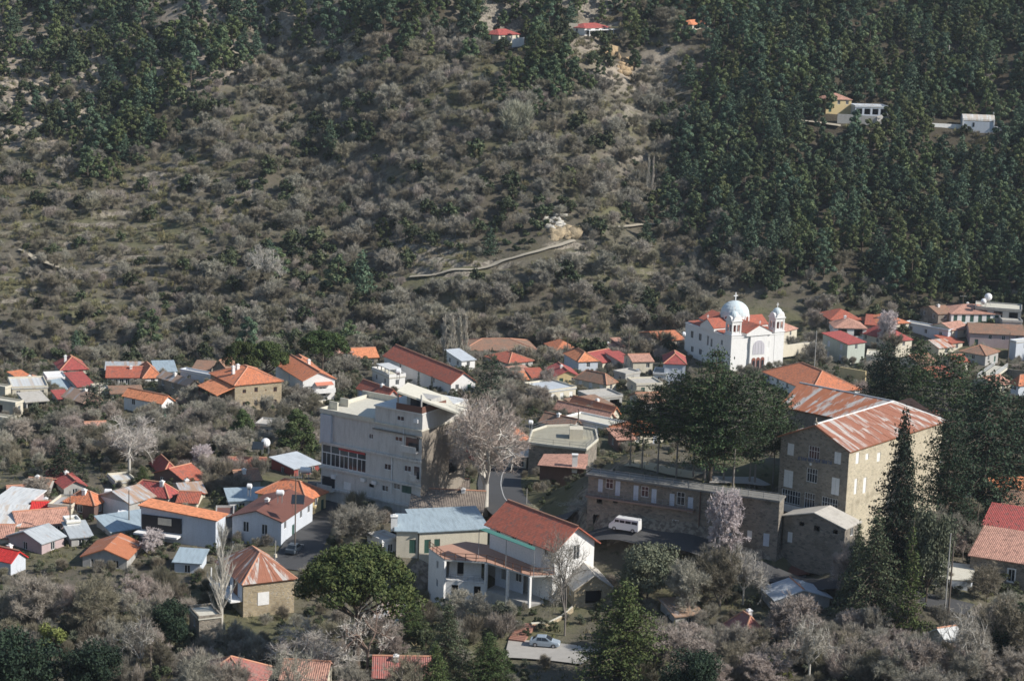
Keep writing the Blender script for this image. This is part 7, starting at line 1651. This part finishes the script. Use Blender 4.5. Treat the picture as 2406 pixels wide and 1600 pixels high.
# --- village gaps and the foreground thicket
AREAS = [  # x0,x1,y0,y1, step(m), kinds weights, label place
 (140, 560, 990, 1100, 3.6, 'bbbubuus', 'in the shaded hollow left of the apartment block'),
 (0, 150, 1010, 1110, 4.0, 'bbuus', 'below the cream cube houses, left'),
 (420, 760, 940, 1060, 4.0, 'bbuus', 'below the tan stone house'),
 (420, 620, 1100, 1170, 4.2, 'buu', 'among the red roofs of the lower left village'),
 (0, 400, 1425, 1610, 2.6, 'uubbusubs', 'in the thicket at the lower left'),
 (380, 1000, 1625, 1700, 3.2, 'bbu', 'reaching up from below the bottom edge'),
 (400, 700, 1545, 1620, 3.0, 'uubs', 'below the square stone cottage'),
 (300, 440, 1390, 1470, 3.4, 'uubs', 'left of the bare poplar'),
 (700, 1000, 1490, 1610, 3.6, 'suub', 'under the umbrella pine'),
 (990, 1200, 1440, 1600, 3.2, 'ussub', 'below the terrace of the white house'),
 (760, 900, 1180, 1260, 3.4, 'uus', 'before the foot of the apartment block'),
 (1380, 1560, 1300, 1420, 4.0, 'sub', 'beside the evergreen oak'),
 (1480, 1960, 1512, 1620, 2.7, 'ubuuabu', 'in the grey thicket at the lower right'),
 (1960, 2120, 1360, 1450, 3.2, 'uubs', 'around the silvery shed'),
 (1950, 2406, 1490, 1620, 2.8, 'uubaub', 'in the thicket at the bottom right'),
 (2120, 2300, 1180, 1320, 3.6, 'ubu', 'between the poles and the deodar, right'),
 (1880, 2000, 1230, 1340, 3.4, 'ubs', 'at the foot of the stone school'),
 (2280, 2406, 1400, 1500, 3.4, 'ssb', 'below the right edge houses'),
 (1170, 1300, 920, 1000, 4.0, 'bub', 'right of the apartment block'),
 (1470, 1560, 940, 980, 5.0, 'us', 'below the church'),
 (1130, 1230, 900, 935, 5.0, 'bs', 'right of the round cedar'),
 (780, 880, 850, 950, 4.5, 'ssb', 'behind the apartment block'),
 (0, 300, 790, 850, 5.5, 'bub', 'behind the far left houses'),
 (300, 800, 780, 860, 5.5, 'bubs', 'behind the orange roofs'),
 (1100, 1500, 770, 830, 6.0, 'bub', 'behind the central roofs'),
 (1860, 2000, 740, 850, 5.0, 'bub', 'left of the right cluster'),
 (2000, 2406, 870, 960, 6.0, 'uss', 'below the right cluster'),
 (2050, 2200, 1000, 1150, 5, 'ss', 'under the right pines'),
 (60, 420, 960, 1000, 6.5, 'us', 'beside the far left cottages'),
 (1460, 1860, 1062, 1080, 7.0, 's', 'behind the park pines'),
]
KN = {'b': ('bare_tree', M['bare'], 8, (.45, .75), 'tree', 'leafless tree'), 'u': ('bare_bush', M['bush'], 4, (.6, 1.15), 'bush', 'leafless bush'), 's': ('evergreen_shrub', M['shrub'], 3, (.5, 1.1), 'shrub', 'green shrub'), 'a': ('almond_tree', [M['almond']], 7, (.5, .7), 'tree', 'pinkish budding almond')}
TONES = {('b', 0): 'grey', ('b', 1): 'brownish', ('b', 2): 'grey', ('b', 3): 'pink-grey', ('u', 0): 'brownish', ('u', 1): 'grey', ('u', 2): 'pink-grey', ('u', 3): 'brownish', ('s', 0): 'dark', ('s', 1): 'grey-green', ('s', 2): 'dark', ('a', 0): 'pale'}
cnt = {'b': 0, 'u': 0, 's': 0, 'a': 0}; extra = []
for x0, x1, y0, y1, st, kd, where in AREAS:
    A1 = at((x0+x1)/2, y1, Dp(y1)); A2 = at((x0+x1)/2, y0, Dp(y0)); Dn, Df = Dp(y1), Dp(y0)
    n = int((x1-x0)/F*(Dn+Df)/2*(Df-Dn)/(st*st)*1.15)+1
    cand = [at(RNG.uniform(x0, x1), yy, Dp(yy)) for yy in RNG.uniform(y0, y1, n)]
    X_ = np.array([c[0] for c in cand]); Y_ = np.array([c[1] for c in cand]); bl_ = blocked(X_, Y_, .9); pl = []
    for i in range(n):
        if bl_[i] or any((X_[i]-a)**2+(Y_[i]-b)**2 < (st*.62)**2 for a, b in pl) or any((X_[i]-a)**2+(Y_[i]-b)**2 < 4 for a, b in USED): continue
        pl.append((X_[i], Y_[i])); k = kd[RNG.integers(len(kd))]; nm, ms, H0, (a0, a1), cat, word = KN[k]; v = int(RNG.integers(len(ms))); s = RNG.uniform(a0, a1)
        extra.append((k, v, X_[i], Y_[i], float(meshz(X_[i], Y_[i]))-.1, s, RNG.uniform(0, 6.28), where))
for k in 'busa':
    E = sorted([e for e in extra if e[0] == k], key=lambda e: e[3]/e[5]); nm, ms, H0, _, cat, word = KN[k]; first = {}
    for e in E[:{'b': 200, 'u': 290, 's': 165, 'a': 60}[k]]:
        o = place(nm, ms[e[1]], (e[2], e[3], e[4]), e[5], e[6], '%s %s %s' % (TONES[(k, e[1])], word, e[7]), cat, '%s %ss %s' % (TONES[(k, e[1])], word, e[7]), e[5]*random.uniform(.75, 1.3)); first.setdefault(e[1], o)
    print(k, len(E))
    assert len(E) <= 280 or k != 'a'
    for e in E[280:]:   # small far ones beyond the limit are left out
        pass

# --- undergrowth of the village slope: small bushes too many to count
n = 7000; ux = RNG.uniform(-135, 135, n); uy = RNG.uniform(250, 556, n); uz = meshz(ux, uy); upx, upy = proj(np.stack([ux, uy, uz], 1)); ok = (upx > -80) & (upx < 2480) & (upy < 1720) & ~blocked(ux, uy, .45) & ~((upx > 1440) & (upx < 1860) & (upy > 1070) & (upy < 1175)) & ~((upx > 1150) & (upx < 1420) & (upy > 1495) & (upy < 1560))
ux, uy, uz = ux[ok], uy[ok], uz[ok]; us = RNG.uniform(.28, .62, len(ux)); uv_ = RNG.integers(0, 5, len(ux)); srcs = []
for v, (me_, tx) in enumerate(((M['bush'][0], 'brown'), (M['shrub'][0], 'dark green'), (M['bush'][1], 'grey'), (M['shrub'][1], 'grey-green'), (M['shrub'][2], 'mottled green'))):
    i = int(np.nonzero(uv_ == v)[0][0]); srcs.append(place('garden_bush', me_, (ux[i], uy[i], uz[i]-.05), us[i], 1.0*v, 'small %s garden bush in the undergrowth' % tx, 'bush')); uv_[i] = 9
stuff_cloud('undergrowth', 'low mixed undergrowth between the village houses', srcs, ux, uy, uz-.05, us, RNG.uniform(0, 6.28, len(ux)), uv_)

# --- dry grass tufts and weeds on open ground of the village
n = 9000; gx = RNG.uniform(-110, 110, n); gy = RNG.uniform(252, 540, n); ok = ~blocked(gx, gy, .3); gx, gy = gx[ok], gy[ok]; gz = meshz(gx, gy)
rng = np.random.default_rng(5); T1 = []; T2 = []
for k in range(9):
    o_ = rng.normal(0, .28, (len(gx), 2)); P = np.stack([gx+o_[:, 0], gy+o_[:, 1], gz-.03], 1); d = unit(rng.normal(size=(len(gx), 3))*.4+[0, 0, 1]); T1.append(P); T2.append(P+d*rng.uniform(.2, .75, (len(gx), 1)))
V_, F_ = twigquads(np.concatenate(T1), np.concatenate(T2), .13, rng)
o = bpy.data.objects.new('rough_grass', npmesh('rough_grass', V_, F_, leafm('dry_grass', (.10, .12, .04), (.24, .21, .12), .3))); COL.objects.link(o); tag(o, label='rough grass and weeds between the village houses', kind='stuff')

# ------------------------------------------------------------------ the air of the valley
zmin, zmax = float(GZ.min())-1.5, max(float(GZ.max()), CAMZ)+16
m = MB(); m.box(-3100, 3100, -1600, 3700, zmin, zmax); hz = m.build('haze', [], None); hm = bpy.data.materials.new('valley_air'); hm.use_nodes = True; nt = hm.node_tree; nt.nodes.remove(nt.nodes['Principled BSDF'])
pv = nt.nodes.new('ShaderNodeVolumePrincipled'); pv.inputs['Color'].default_value = (.80, .88, 1.0, 1); pv.inputs['Density'].default_value = .00006; pv.inputs['Anisotropy'].default_value = .2
nt.links.new(pv.outputs[0], nt.nodes['Material Output'].inputs['Volume']); hz.data.materials.append(hm); tag(hz, kind='stuff', label='thin bluish haze over the valley')
print('Z', zmin, zmax)
